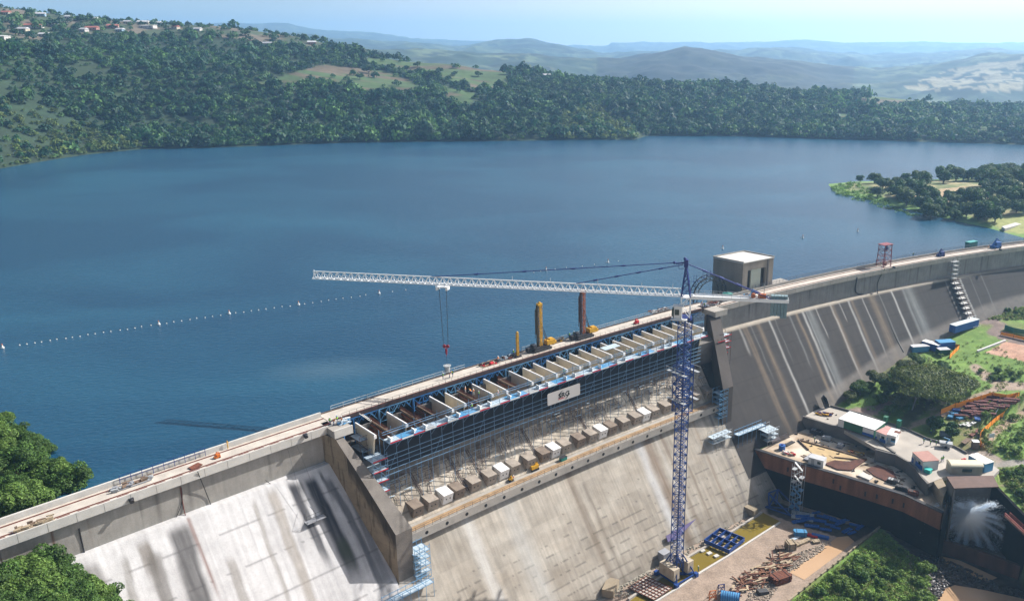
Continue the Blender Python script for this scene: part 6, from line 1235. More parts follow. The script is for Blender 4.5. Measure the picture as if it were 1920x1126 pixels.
# ------------------------------------------------------------------ buoys
bu = thing('marker_buoy', (0, 0, -500), 'white cone buoy with a red top in the floating line across the lake', 'buoy', 'cone buoys in the floating line'); b = MB(); b.cyl((0, 0, -.3), (0, 0, .35), .75, n=14); b.cyl((0, 0, .35), (0, 0, 1.5), .5, .22, 12); obj('body', b, white_paint, bu, False); b = MB(); b.cyl((0, 0, 1.5), (0, 0, 2.2), .3, .08, 10); obj('top', b, orange_paint, bu, False)
fl = thing('float_buoy', (0, 0, -500), 'small white float in the line of floats across the lake', 'float', 'small floats in the floating line'); b = MB(); b.ball((0, 0, .05), .2, 10, 7); obj('ball', b, white_paint, fl, False); b = MB(); b.cyl((0, 0, .35), (0, 0, .6), .09, n=6); obj('eye', b, dark_steel, fl, False)
cones = [(5, 652), (298, 608), (430, 588), (560, 571), (711, 550)]; k = 0
for i, (x_, y_) in enumerate(cones): o = bu if i == 0 else dup(bu, (0, 0, 0)); o.location = at(x_, y_, WL); o.scale = (.62,) * 3
for x_, y_ in ((1024, 507), (1140, 492), (1355, 466)): o = dup(bu, at(x_, y_, WL), 0, .7, 'small reddish cone buoy far out on the lake beyond the crane', 'distant cone buoys beyond the crane')
for x_, y_ in ((1505, 446), (1608, 434)): o = dup(bu, at(x_, y_, WL), 0, .7, 'small cone buoy on the lake beyond the intake tower', 'distant cone buoys beyond the intake tower')
xs_ = [c[0] for c in cones] + [800, 860, 1025, 1140, 1355]; ys_ = [c[1] for c in cones] + [539, 530, 507, 492, 466]
for x_ in list(np.arange(35, 700, 14.5)) + [735, 762, 1000, 1012, 1040, 1062, 1090, 1115, 1160]:
    if min(abs(x_ - c[0]) for c in cones) < 6: continue
    y_ = float(np.interp(x_, xs_, ys_)) + rnd.uniform(-.7, .7); o = fl if k == 0 else dup(fl, (0, 0, 0)); o.location = at(x_ + rnd.uniform(-2, 2), y_, WL); k += 1
# ------------------------------------------------------------------ people
skin = mat('skin', (.17, .09, .055), .6, .05, 3); trous = mat('work_blue', (.03, .06, .20), .8, .1, 3); vestg = mat('vest_green', (.30, .65, .04), .7, .05, 3); vesto = mat('vest_orange', (.85, .25, .02), .7, .05, 3); shirt = mat('overall_white', (.6, .6, .58), .8, .05, 3); boots = mat('boot_black', (.02, .02, .02), .7, 0, 3)
def person_proto(pose, tm, sm_, vm, hatm):
    J = {'pel': (0, 0, .95), 'ab': (0, .0, 1.12), 'ch': (0, -.01, 1.36), 'nk': (0, 0, 1.5), 'hd': (0, -.02, 1.63), 'ht': (0, -.01, 1.74)}; lean = {0: 0, 1: .75, 2: .12}[pose]
    def rot(p, a=lean, o=(0, .95)): y, z = p[1] - o[0], p[2] - o[1]; return (p[0], o[0] + y * math.cos(a) - z * math.sin(a), o[1] + y * math.sin(a) + z * math.cos(a))
    V, E, Rr = [], [], []
    def v(p, r, par=None):
        V.append(p); Rr.append(r); 
        if par is not None: E.append((par, len(V) - 1))
        return len(V) - 1
    pe = v(J['pel'], .155); ab = v(rot(J['ab']), .135, pe); ch = v(rot(J['ch']), .165, ab); nk = v(rot(J['nk']), .06, ch); hd_ = v(rot(J['hd']), .098, nk); v(rot(J['ht']), .075, hd_)
    for sx in (-1, 1):
        st = (.12 if sx > 0 else -.16) * (1 if pose == 2 else .3); hp = v((sx * .1, 0, .88), .10, pe); kn = v((sx * .12, -.05 - st, .48), .068, hp); an = v((sx * .13, .02 - st * 1.6, .09), .045, kn); v((sx * .14, -.16 - st * 1.6, .05), .04, an)
        sh = v(rot((sx * .2, 0, 1.42)), .068, ch); 
        if pose == 1: el = v((sx * .26, -.62, .98), .045, sh); wr = v((sx * .2, -.72, .74), .034, el); hn = v((sx * .2, -.74, .66), .036, wr); dn = (0, -.02, -1)
        else: el = v(rot((sx * .29, .03, 1.14)), .045, sh); wr = v(rot((sx * .27, -.18, .96)), .034, el); hn = v(rot((sx * .26, -.22, .90)), .036, wr); dn = (0, -.45, -.9)
        h0 = V[hn]
        for f in range(4): fx = (f - 1.5) * .018; a1 = v((h0[0] + fx, h0[1] + dn[1] * .04, h0[2] + dn[2] * .04), .009, hn); v((h0[0] + fx, h0[1] + dn[1] * .07 - .01, h0[2] + dn[2] * (.08 - .008 * abs(f - 1))), .008, a1)
        v((h0[0] - sx * .045, h0[1] - .03, h0[2] - .01), .009, hn)
    me = bpy.data.meshes.new('person_body'); me.from_pydata(V, E, []); o = bpy.data.objects.new('tmp_body', me); C.objects.link(o); md = o.modifiers.new('s', 'SKIN')
    for i, sv in enumerate(me.skin_vertices[0].data): sv.radius = (Rr[i], Rr[i] * (.75 if i in (1, 2) else 1)); sv.use_root = (i == 0)
    sb_ = o.modifiers.new('u', 'SUBSURF'); sb_.levels = 1; sb_.render_levels = 1; bpy.context.view_layer.update()
    m2 = bpy.data.meshes.new_from_object(o.evaluated_get(bpy.context.evaluated_depsgraph_get())); bpy.data.objects.remove(o); m2.materials.clear()
    for q in (skin, tm, sm_, boots): m2.materials.append(q)
    for pl_ in m2.polygons:
        c_ = pl_.center; a = -lean; y, z = c_[1], c_[2] - .95; z2 = y * math.sin(a) + z * math.cos(a) + .95; arm = abs(c_[0]) > .19 and c_[2] > .6
        pl_.material_index = 3 if c_[2] < .12 else 1 if (c_[2] < .97 and not arm) else 0 if (z2 > 1.5 or (arm and ((pose == 1 and c_[2] < .76) or (pose != 1 and z2 < .98)))) else 2
        pl_.use_smooth = True
    m2.name = 'person'; t = bpy.data.objects.new('person', m2); C.objects.link(t); ORG[t.name] = (Vector((0, 0, 0)), 0); t.location = (0, 0, -500)
    b = MB(); top = rot((0, -.01, 1.70)); b.ball(top, .135, 12, 6, sz=.8); b.cyl((top[0], top[1], top[2] - .02), (top[0], top[1], top[2] + .0), .165, n=14); ho = obj('hard_hat', b, hatm, None, False); ho.parent = t
    b = MB(); P = []
    for zz, rx, ry in ((1.04, .185, .15), (1.2, .185, .15), (1.36, .21, .165), (1.46, .17, .13)): 
        for k in range(12): a = 2 * math.pi * k / 12; P.append(rot((rx * math.cos(a), ry * math.sin(a), zz)))
    b.add(P, [(j * 12 + k, j * 12 + (k + 1) % 12, (j + 1) * 12 + (k + 1) % 12, (j + 1) * 12 + k) for j in range(3) for k in range(12)]); ve = obj('vest', b, vm, None, False, smooth=True); ve.parent = t
    hdp = rot((0, -.115, 1.62)); b = MB(); b.add([(hdp[0] - .015, hdp[1], hdp[2] + .03), (hdp[0] + .015, hdp[1], hdp[2] + .03), (hdp[0] + .018, hdp[1] - .01, hdp[2] - .02), (hdp[0] - .018, hdp[1] - .01, hdp[2] - .02), (hdp[0], hdp[1] - .03, hdp[2] - .015)], [(0, 4, 1), (1, 4, 2), (2, 4, 3), (3, 4, 0)]); 
    for sx in (-1, 1): b.ball((sx * .035, hdp[1] + .015, hdp[2] + .035), .012, 6, 4)
    fc = obj('face', b, skin, None, False); fc.parent = t
    setp(t, 'person', 'person'); return t
PP = [person_proto(0, trous, trous, vestg, white_paint), person_proto(1, trous, shirt, vesto, yellow_paint), person_proto(2, trous, trous, vestg, sky_box), person_proto(0, shirt, shirt, vesto, white_paint)]
used_p = set()
def person(k, p, rz, lab):
    if k in used_p: o = dup(PP[k], p, rz, 1.0, lab)
    else: o = PP[k]; used_p.add(k); o.location = p; o.rotation_euler = (0, 0, rz); o['label'] = lab
    return o
PE = [(0, at(619, 796, -1.1), 1.0, 'worker in green vest standing at the left of the group on the corbel'), (1, at(626, 797, -1.1), 2.0, 'bending worker in orange vest in the group on the corbel by the left pier'), (2, at(633, 793, -1.1), 4.0, 'worker with light blue hat in the middle of the group on the corbel'), (3, at(641, 794, -1.1), 3.0, 'worker in white overalls at the right of the group on the corbel'),
 (0, at(831, 711, -1.1), -1.2, 'worker in green vest standing left of the hanging concrete bucket'), (1, at(843, 708, -1.1), 1.8, 'bending worker just right of the hanging concrete bucket'), (2, at(849, 706, -1.1), 2.6, 'worker with light blue hat walking right of the hanging concrete bucket'),
 (0, at(963, 667, -1.1), .4, 'worker in green vest beside the slim yellow mast drill'), (3, at(934, 679, -1.1), .6, 'worker in white overalls and orange vest among the stacked gear on the bridge'), (0, at(1020, 650, -1.1), 2, 'worker with white hat at the foot of the yellow drill rig'), (2, at(1098, 622, -1.1), 1, 'worker with light blue hat at the foot of the rust orange drill rig'), (2, at(1068, 634, -1.1), 4, 'worker standing at the left end of the rust orange drill rig'), (0, at(1076, 632, -1.1), 3, 'second worker from the left at the rust orange drill rig'),
 (3, at(873, 737, -3.4), 4.6, 'leftmost of the four workers bending over rebar between weir walls'), (1, at(884, 740, -3.4), 4.4, 'second from the left of the four workers at the weir rebar'), (3, at(888, 741, -3.4), 4.0, 'third from the left of the four workers at the weir rebar'), (0, at(898, 745, -3.4), 4.6, 'rightmost of the four workers at the weir rebar'),
 (3, at(937, 697, -3.4), 5, 'white dressed worker under the bridge edge right of the weir rebar crew'), (1, at(933, 700, -3.4), 5, 'bending worker beside the white dressed one under the bridge edge'), (0, at(849, 728, -3.4), 4, 'worker under the bridge edge left of the weir rebar crew'), (0, at(738, 767, -3.4), 4, 'worker among the dark unfinished weir walls at the left'),
 (3, at(934, 744, -3.75), 1, 'white dressed worker on the blue scaffold platform left of the sign'), (0, at(885, 769, -3.75), 1, 'worker on the left half of the scaffold platform'), (2, at(1057, 703, -3.75), 1, 'worker with light blue hat on the scaffold platform right above the sign'), (0, at(1175, 665, -3.75), 1, 'worker on the scaffold platform near the tower crane'),
 (2, at(1731.5, 831.5, ZP1), 2, 'worker in dark blue walking leftmost on the upper yard'), (0, at(1744, 834, ZP1), 2, 'worker in dark blue standing second from the left on the upper yard'), (0, at(1755, 835, ZP1), 5, 'worker beside the grey trailer pump on the upper yard'), (0, at(1765, 866, ZP1), 3, 'left one of the two green vested workers in the middle of the upper yard'), (2, at(1768, 864, ZP1), 3, 'right one of the two green vested workers in the middle of the upper yard'), (2, G(1745, 814), 3, 'worker on the grass behind the yard kerb'),
 (0, at(1309, 1071, ZB + .3), 2, 'worker in green vest on the channel kerb beside the crane base'), (0, at(1527, 828, ZP2), 2, 'worker in the middle of the lower yard'), (0, at(1712, 481.5, -1.1), 2, 'worker on the crest between the red gantry and the teal container'), (3, at(1852, 468, -1.1), 2, 'white dressed worker on the crest right of the teal container'), (1, at(1314, 574, -1.1), 2, 'bending worker among the dark gear at the right end of the bridge'), (0, at(1321, 577, -1.1), 2, 'worker in green vest at the right end of the bridge below the counter jib'),
 (3, at(963, 902, -24.25), 1, 'white dressed worker beside the yellow pump cart on the ledge'), (0, at(868, 935, -24.25), 1, 'worker beside the sheet canopy on the ledge')]
for k, p, rz, lab in PE: person(k, p, rz, lab)
# ------------------------------------------------------------------ gear on the decks
def heap(name, px, py, z, spread, n, mats_, lab, cat, seed, size=(.3, 1.2), rz=0.):
    """one pile of building material: several pieces leaning together"""
    r = random.Random(seed); p = at(px, py, z) if z is not None else G(px, py); t = thing(name, p, lab, cat, rz=rz)
    for i, m in enumerate(mats_):
        b = MB(); b.box((0, 0, .06 + .02 * i), (spread[0] * (.9 - .1 * i), spread[1] * (.9 - .1 * i), .12 + .04 * i))
        for k in range(n):
            L = r.uniform(*size); a = r.uniform(-.4, .4); b.box((r.uniform(-.45, .45) * spread[0], r.uniform(-.45, .45) * spread[1], r.uniform(.15, .6)), (L, L * r.uniform(.15, .5), r.uniform(.15, .5)), a)
        obj(['crates', 'boards', 'tools'][i % 3], b, m, t, False)
    return t
hl_ = hd(110)
heap('gear_pile', 917, 683, -1.1, (5.5, 2.0), 9, (timber, dark_steel, red_paint), 'pile of planks and red gear at the left of the clutter on the bridge', 'gear pile', 1, rz=hl_)
heap('gear_pile', 946, 673, -1.1, (5.5, 2.0), 9, (dark_steel, rust_steel, timber_pale), 'dark pile of pipes just left of the slim yellow mast drill', 'gear pile', 2, rz=hl_)
heap('gear_pile', 1046, 640, -1.1, (5, 2.0), 9, (dark_steel, yellow_paint, galv), 'pile of dark and yellow gear between the two drill rigs', 'gear pile', 3, rz=hl_)
heap('gear_pile', 1235, 583, -1.1, (7, 2.2), 12, (dark_steel, rust_steel, galv), 'pile of dark gear on the bridge left of the crane cab', 'gear pile', 4, rz=hd(165))
heap('gear_pile', 1330, 572, -1.1, (8, 3.0), 16, (dark_steel, rail_red, tarp_grey), 'large heap of dark steel behind the crane cab at the bridge end', 'gear pile', 5, rz=hd(180))
heap('gear_pile', 1362, 562, -1.1, (6, 2.5), 12, (dark_steel, tarp_grey, white_paint), 'heap of grey gear on the crest in front of the intake tower', 'gear pile', 6, rz=hd(185))
heap('gear_pile', 1398, 556, -1.1, (5, 2.0), 9, (rust_steel, sky_box, tarp_grey), 'small heap of gear on the crest just left of the intake tower door', 'gear pile', 7, rz=hd(195))
heap('gear_pile', 248, 908, -1.0, (7, 1.6), 12, (tarp_grey, galv, timber_dark), 'pile of pale sheets and poles on the left-hand crest', 'gear pile', 8, rz=hd(20))
heap('gear_pile', 66, 983, -1.0, (6, 1.6), 8, (timber, timber_dark, timber), 'brown timber pile near the left end of the crest', 'gear pile', 9, rz=hd(3))
heap('gear_pile', 645, 792, -1.05, (3, 1.6), 8, (timber_pale, sky_box, white_paint), 'small pile of white and blue gear on the left corbel', 'gear pile', 10, rz=hd(57))
b = MB()
for k in range(9): s = 18 + k * 1.9; b.bar(W(s, .75, -1.05), W(s, .75, .7), .07)
for zz in (-.1, .7): b.bar(W(18, .75, zz), W(33.2, .75, zz), .06)
setp(obj('railing', b, steel_navy), 'short dark blue railing beside the poles on the left-hand crest', 'railing')
b = MB(); b.bar(W(37.5, .8, -1.0), W(37.5, .8, .7), .14); b.bar(W(37.2, .8, .3), W(37.8, .8, .3), .08); setp(obj('survey_stand', b, yellow_paint), 'small yellow stand by the parapet of the left-hand crest', 'stand')
b = MB(); b.hexa([at(x_, y_, -1.0) for x_, y_ in ((352, 876), (362, 880), (381, 870), (371, 866))] + [at(x_, y_, -.9) for x_, y_ in ((352, 876), (362, 880), (381, 870), (371, 866))]); setp(obj('steel_sheet', b, rust_steel), 'flat brown steel sheet lying on the left-hand crest', 'sheet')
for k, (x_, y_) in enumerate(((246, 936), (572, 815), (1461, 562), (1671, 499), (1869, 466))):
    p = onslope(x_, y_, .1); b = MB(); b.box((p.x, p.y, p.z), (.8, .5, .6), hd(100)); b.cyl((p.x, p.y, p.z), (p.x + .4, p.y - .5, p.z - .2), .3, .4, 10); setp(obj('floodlight', b, dark_steel), ['leftmost small floodlight on the fascia of the dam crest', 'small floodlight on the fascia just left of the left pier', 'small floodlight on the fascia near the counterweights', 'small floodlight on the fascia right of the red gantry', 'rightmost small floodlight on the fascia near the teal container'][k], 'floodlight')
b = MB(); b.bar(W(64.5, 3.9, -1.3), W(68, 6.2, -5.2), .12); b.bar(W(64.9, 3.6, -1.3), W(68.4, 5.9, -5.2), .12)
for k in range(12): t_ = (k + .5) / 12; p = W(64.5, 3.9, -1.3).lerp(W(68, 6.2, -5.2), t_); q = W(64.9, 3.6, -1.3).lerp(W(68.4, 5.9, -5.2), t_); b.bar(p, q, .08)
setp(obj('ladder', b, white_paint), 'white ladder leaning from the bridge down to the leftmost weir walls', 'ladder')
# ------------------------------------------------------------------ basin floor: formwork, plates, debris
def ff(px, py): return at(px, py, ZB)
A, B, D = ff(1320, 1019), ff(1367, 1039), ff(1349, 997); t = thing('blue_formwork', A, 'blue steel formwork grid lying over the channel water', 'formwork'); u = B - A; v = D - A; u.z = v.z = 0; b = MB(); H = 1.1
def gp(a, c, z): return A + u * a + v * c + Z_ * z
for a in (0, .25, .5, .75, 1): b.bar(gp(a, 0, .9), gp(a, 1, .9), .18, H * .9)
for c in (0, .5, 1): b.bar(gp(0, c, .9), gp(1, c, .9), .2, H)
obj('grid', b, steel_blue, t)
b = MB()
for a in (.12, .37, .62, .87): b.bar(gp(a, -.03, .3), gp(a, 1.02, .3), .3, .2)
obj('beams', b, timber, t)
for k, (x_, y_) in enumerate(((1317, 1033), (1330, 1038), (1343, 1043))): p = ff(x_, y_); b = MB(); b.box((p.x, p.y, ZB + .25), (1.3, 1.0, .35), .6); setp(obj('stepping_slab', b, concrete_pale), ['leftmost', 'middle', 'rightmost'][k] + ' of three pale slabs in the channel below the blue formwork', 'slab')
A, B, D = ff(1178, 1105), ff(1226, 1128), ff(1212, 1084); t = thing('steel_mat', A, 'brown steel mat frame with pale panels left of the crane base', 'formwork'); u = B - A; v = D - A; u.z = v.z = 0; b = MB()
b.hexa([gp(0, 0, .5), gp(1, 0, .5), gp(1, 1, .5), gp(0, 1, .5), gp(0, 0, .6), gp(1, 0, .6), gp(1, 1, .6), gp(0, 1, .6)]); obj('panel', b, mat('panel_cream', (.5, .45, .40), .8, .3, 1), t); b = MB()
for k in range(9): b.bar(gp(k / 8, 0, .75), gp(k / 8, 1, .75), .14)
for k in range(7): b.bar(gp(0, k / 6, .7), gp(1, k / 6, .7), .14)
obj('grid', b, rust_steel, t)
p0 = [at(1247, 1003, -49.5), at(1287, 1020, -51.0), at(1304, 971, -45.5), at(1259, 993, -45.8)]
p0 = [onslope(1252, 1015, .9), onslope(1285, 1018, .9), onslope(1304, 972, .9), onslope(1248, 1004, .9)]; b = MB(); b.add(p0 + [p + Vector((.1, -.1, .05)) for p in p0], [(0, 1, 2, 3), (7, 6, 5, 4), (0, 4, 5, 1), (1, 5, 6, 2), (2, 6, 7, 3), (3, 7, 4, 0)]); setp(obj('purple_sheet', b, purple_sheet), 'large dark purple sheet hanging on the spillway behind the crane mast', 'sheet')
b = MB(); p = ff(1245, 1052); b.box((p.x, p.y, ZB + 1.5), (2.6, 2.2, 3), .7); setp(obj('covered_pump', b, tarp_grey), 'grey covered box against the spillway beside the crane ballast', 'box')
# blue triangular truss in the shade
q = {k: ff(*v_) for k, v_ in dict(a=(1427, 948), b=(1442, 950), c=(1483, 967), d=(1498, 957), e=(1456, 946)).items()}; top1 = at(1441, 925, -47.5); top2 = at(1459, 918, -47.5); b = MB()
for p_, r__ in ((q['a'], q['c']), (q['b'], q['d']), (q['c'], q['d']), (top1, q['c']), (top2, q['d']), (top1, top2), (q['b'], top1), (q['e'], top2), (top1, q['e']), (top2, q['b']), (q['a'], q['b'])): b.bar(p_ + Z_ * .2, r__ + Z_ * .2, .3)
setp(obj('steel_truss', b, steel_blue), 'blue triangular steel truss frame in the shade of the retaining wall', 'truss')
# blue form panels lying in the shade
fp = thing('form_panel', ff(1505, 970), 'dark blue steel form panel lying in the shade below the retaining wall', 'form panel', 'blue form panels lying in the shade'); b = MB(); b.box((0, 0, .35), (4.0, 1.1, .16)); b.box((0, .5, .5), (4.0, .12, .4)); b.box((0, -.5, .5), (4.0, .12, .4)); [b.box((-1.8 + k * .9, 0, .52), (.12, .92, .3)) for k in range(5)]; obj('panel', b, blue_box, fp, False)
for x_, y_, a in ((1530, 962, .3), (1542, 970, -.5), (1555, 972, -.7), (1568, 978, -.6), (1537, 978, -.4), (1522, 988, -.3), (1556, 985, -.5), (1566, 990, -.6), (1575, 982, .4), (1602, 985, -.5), (1597, 1000, .4), (1612, 990, .6), (1588, 996, .5), (1548, 994, -.4), (1585, 976, .1), (1497, 979, .2), (1515, 975, .1)): dup(fp, ff(x_, y_), a + .1, rnd.uniform(.6, 1.0))
def bundle(name, pos, L, Wd, H, n, rz, m, lab, cat, group=None, straps=True):
    t = thing(name, pos, lab, cat, group, rz); b = MB(); r = random.Random(int(pos[0] * 10)); rows = 3
    for j in range(rows):
        for i in range(n): b.box((r.uniform(-.1, .1) * L * .3, (i - (n - 1) / 2) * Wd / n, H * (j + .5) / rows), (L * r.uniform(.88, 1.05), Wd / n * .86, H / rows * .86))
    obj('beams', b, m, t, False)
    if straps: b = MB(); [b.box((k * L * .3, 0, H * .5), (.08, Wd * 1.06, H * 1.06)) for k in (-1, 1)]; obj('straps', b, dark_steel, t, False)
    return t
bundle('pipe_bundle', ff(1500, 1003), 3.4, 1.8, 1.5, 5, -.1, sky_box, 'sky blue stack of panels at the sunny end of the gravel track', 'panel stack'); bundle('panel_stack', ff(1521, 1005), 3.6, 1.0, .6, 4, -.5, red_paint, 'red stack of beams beside the long blue one on the gravel', 'beam stack'); bundle('panel_stack', ff(1538, 1007), 4.6, 1.1, .7, 4, -.4, blue_box, 'bright blue stack right of the red beams on the gravel', 'panel stack')
bundle('pallet_stack', ff(1482, 1027), 2.6, 2.4, 2.0, 4, .2, timber, 'square stack of pallets with a reddish top on the gravel', 'pallet stack'); bundle('pallet_stack', ff(1462, 1031), 2.2, 1.6, 1.1, 4, .1, timber_dark, 'low brown pallet stack left of the square one', 'pallet stack'); bundle('beam_stack', ff(1505, 1018), 5.2, 1.2, .7, 4, .55, timber, 'long stack of timber beside the muddy pool', 'timber stack'); bundle('board_stack', ff(1493, 1008), 5.0, 1.0, .3, 4, .65, timber_pale, 'flat stack of pale boards left of the sky blue panels', 'board stack')
bundle('steel_stack', ff(1463, 1088), 5.2, 3.0, 1.8, 6, .45, rust_steel, 'large rust brown stack of steel near the bottom edge', 'steel stack'); bundle('board_stack', ff(1530, 1016), 2.0, 1.4, .6, 3, .2, timber, 'small orange brown pallet near the end of the muddy pool', 'pallet'); bundle('grey_frames', ff(1505, 968), 6, 4, .4, 7, -.35, galv, 'flat grey steel frames lying in the shade by the blue truss', 'frame stack')
be = thing('scrap_beam', ff(1400, 1085), 'rusty steel beam in the scrap heap on the gravel track', 'beam', 'rusty beams in the scrap heap', .4); b = MB(); b.box((0, 0, .16), (3.6, .26, .06)); b.box((0, 0, .02), (3.6, .26, .06)); b.box((0, 0, .09), (3.6, .08, .12)); obj('web', b, mat('scrap_rust', (.26, .115, .06), .9, .5, .9, col2=(.12, .05, .035)), be, False)
be2 = thing('scrap_timber', ff(1415, 1080), 'tan timber in the scrap heap on the gravel track', 'timber', 'tan timbers in the scrap heap', .5); b = MB(); b.box((0, 0, .1), (3.2, .3, .14)); b.box((.2, .25, .1), (2.8, .2, .1)); obj('board', b, timber, be2, False)
rb = random.Random(8)
for i in range(150):
    u_ = rb.random(); x_ = 1385 + 95 * u_ + rb.uniform(-14, 14); y_ = 1100 - 58 * u_ + rb.uniform(-13, 20); p = ff(x_, y_); p.z = ZB + rb.uniform(0, .7); o = dup(be2 if i % 4 == 0 else be, p, .45 + rb.uniform(-.5, .5), (rb.uniform(.4, 1.15), rb.uniform(.6, 1.4), 1))
    if rb.random() < .3: o.rotation_euler = (rb.uniform(-.2, .2), rb.uniform(-.2, .2), rb.uniform(0, 3))
# rubble stones
def stones(name, pts, lo, hi, m, lab, seed, cat='rubble'):
    r = np.random.RandomState(seed); b = MB()
    for p in pts:
        s_ = r.uniform(lo, hi); a = r.uniform(0, 3); P = [(p[0] + s_ * (x_ + r.uniform(-.25, .25)), p[1] + s_ * (y_ + r.uniform(-.25, .25)), p[2] + s_ * (z_ + r.uniform(-.25, .25))) for x_, y_, z_ in ((-.5, -.5, -.4), (.5, -.5, -.4), (.5, .5, -.4), (-.5, .5, -.4), (-.35, -.35, .4), (.35, -.35, .4), (.35, .35, .4), (-.35, .35, .4))]; b.hexa(P)
    return setp(obj(name, b, m), lab, cat, kind='stuff')
def scat(poly, n, seed, zfun=None):
    r = np.random.RandomState(seed); P = np.array(poly); out = []
    while len(out) < n:
        x_ = r.uniform(P[:, 0].min(), P[:, 0].max()); y_ = r.uniform(P[:, 1].min(), P[:, 1].max())
        if inpoly(np.array([x_]), np.array([y_]), poly)[0]: out.append((x_, y_))
    return out
stones('rubble', [tuple(ff(*q)) for q in scat([(1410, 1100), (1440, 1070), (1480, 1050), (1500, 1035), (1560, 1012), (1556, 1022), (1500, 1060), (1470, 1085), (1440, 1126), (1400, 1126)], 900, 1)], .15, .6, mat('rubble', (.36, .30, .24), .95, .3, 2), 'pale broken rubble along the edge of the muddy pool', 1)
stones('rubble', [tuple(ff(*q)) for q in scat([(1130, 1112), (1200, 1075), (1260, 1040), (1300, 1015), (1340, 990), (1400, 955), (1425, 958), (1360, 1000), (1290, 1040), (1240, 1075), (1170, 1120)], 700, 2)], .12, .5, mat('rubble_grey', (.30, .28, .23), .95, .35, 2), 'loose grey stones along the foot of the spillway', 2)
stones('rocks', [tuple(ff(*q)) for q in scat([(1718, 1040), (1760, 1042), (1800, 1060), (1870, 1095), (1920, 1110), (1920, 1120), (1850, 1106), (1800, 1092), (1775, 1098), (1760, 1122), (1735, 1100)], 1100, 3)], .2, .9, mat('wet_rock', (.06, .05, .05), .4, .5, 2), 'dark wet rocks between the basin wall and the muddy pool', 3)
# blue drum half and frames at the bottom edge
p = ff(1369, 1122); t = thing('steel_drum', p, 'large blue corrugated half drum at the bottom edge', 'drum', rz=-.25); b = MB(); n = 14; P = []
for x_ in (-2.2, 2.2):
    for r__ in (1.7, 1.55):
        for k in range(n + 1): a = math.pi * k / n; P.append((x_, r__ * math.cos(a), r__ * math.sin(a)))
m_ = n + 1; b.add(P, [(k, k + 1, 2 * m_ + k + 1, 2 * m_ + k) for k in range(n)] + [(m_ + k + 1, m_ + k, 3 * m_ + k, 3 * m_ + k + 1) for k in range(n)] + [(k + 1, k, m_ + k, m_ + k + 1) for k in range(n)] + [(2 * m_ + k, 2 * m_ + k + 1, 3 * m_ + k + 1, 3 * m_ + k) for k in range(n)])
for x_ in np.arange(-2.2, 2.3, .55):
    for k in range(n): a, c_ = math.pi * k / n, math.pi * (k + 1) / n; b.bar((x_, 1.76 * math.cos(a), 1.76 * math.sin(a)), (x_, 1.76 * math.cos(c_), 1.76 * math.sin(c_)), .1, mi=1)
obj('shell', b, [sky_box, steel_blue], t, False)
for (x_, y_, m1, lb) in ((1336, 1124, orange_paint, 'orange steel frame standing at the bottom edge left of the blue half drum'), (1352, 1112, steel_navy, 'dark steel frame standing between the orange frame and the blue half drum')):
    t = thing('trestle', ff(x_, y_), lb, 'frame', rz=.2); b = MB()
    for xx in (-.9, .9): b.bar((xx, 0, 0), (xx * .8, 0, 2.6), .16); b.bar((xx, 0, 0), (-xx * .8, 0, 2.6), .1)
    for zz in (.8, 1.7, 2.6): b.bar((-.85, 0, zz), (.85, 0, zz), .14)
    b.bar((-.8, 0, 2.6), (-.8, 1.2, 0), .1); b.bar((.8, 0, 2.6), (.8, 1.2, 0), .1); obj('frame', b, m1, t, False)
p = ff(1430, 1112); t = thing('covered_pallet', p, 'black sheeted pallet by the rust brown steel stack', 'pallet', rz=.3); b = MB(); b.hexa([(-1.5, -.9, 0), (1.5, -.9, 0), (1.5, .9, 0), (-1.5, .9, 0), (-1.2, -.6, 1.0), (1.3, -.7, .8), (1.2, .6, .9), (-1.3, .7, 1.1)]); obj('sheet', b, dark_steel, t, False); b = MB(); b.box((0, 0, .06), (3.3, 2.0, .12)); obj('pallet', b, timber, t, False)
# ------------------------------------------------------------------ lower yard
def yp(px, py): return at(px, py, ZP2)
def sheetq(name, pts, z, th_, m, lab, cat='plate'):
    P = [at(x_, y_, z) for x_, y_ in pts]; b = MB(); b.prism([(p.x, p.y) for p in P], z, z + th_); return setp(obj(name, b, m), lab, cat)
for q_, lab in ((((1448, 832), (1465, 826), (1460, 816), (1446, 826)), 'left one of two grey steel plates leaning on the dam foot'), (((1465, 825), (1481, 819), (1476, 811), (1461, 818)), 'right one of two grey steel plates leaning on the dam foot')):
    P = [at(x_, y_, z_) for (x_, y_), z_ in zip(q_, (ZP2 + .1, ZP2 + .1, ZP2 + 2.4, ZP2 + 2.4))]; b = MB(); b.add([tuple(p) for p in P] + [(p.x + .1, p.y + .1, p.z - .1) for p in P], [(0, 1, 2, 3), (7, 6, 5, 4), (0, 4, 5, 1), (1, 5, 6, 2), (2, 6, 7, 3), (3, 7, 4, 0)]); setp(obj('steel_plate', b, mat('plate_grey', (.16, .15, .17), .5, .15, 1)), lab, 'plate')
sheetq('steel_plate', ((1470, 834), (1476, 837), (1491, 829), (1484, 827)), ZP2 + .02, .3, dark_steel, 'dark flat steel plate lying right of the leaning grey plates')
t = thing('water_tank', yp(1466, 842), 'small dark blue tank on the lower yard near the dam foot', 'tank'); b = MB(); b.cyl((0, 0, 0), (0, 0, 1.5), .95, n=14); obj('drum', b, blue_box, t, False); b = MB(); b.cyl((0, 0, 1.5), (0, 0, 1.7), .4, n=10); obj('lid', b, steel_navy, t, False)
b = MB(); tp = [yp(x_, y_) for x_, y_ in ((1496, 825), (1560, 842), (1612, 860), (1600, 862), (1545, 868), (1516, 844))]; b.prism([(p.x, p.y) for p in tp], ZP2 + .005, ZP2 + .12); setp(obj('timber_deck', b, mat('deck_tan', (.52, .38, .20), .9, .2, .4)), 'large tan wedge shaped timber deck on the lower yard', 'deck')
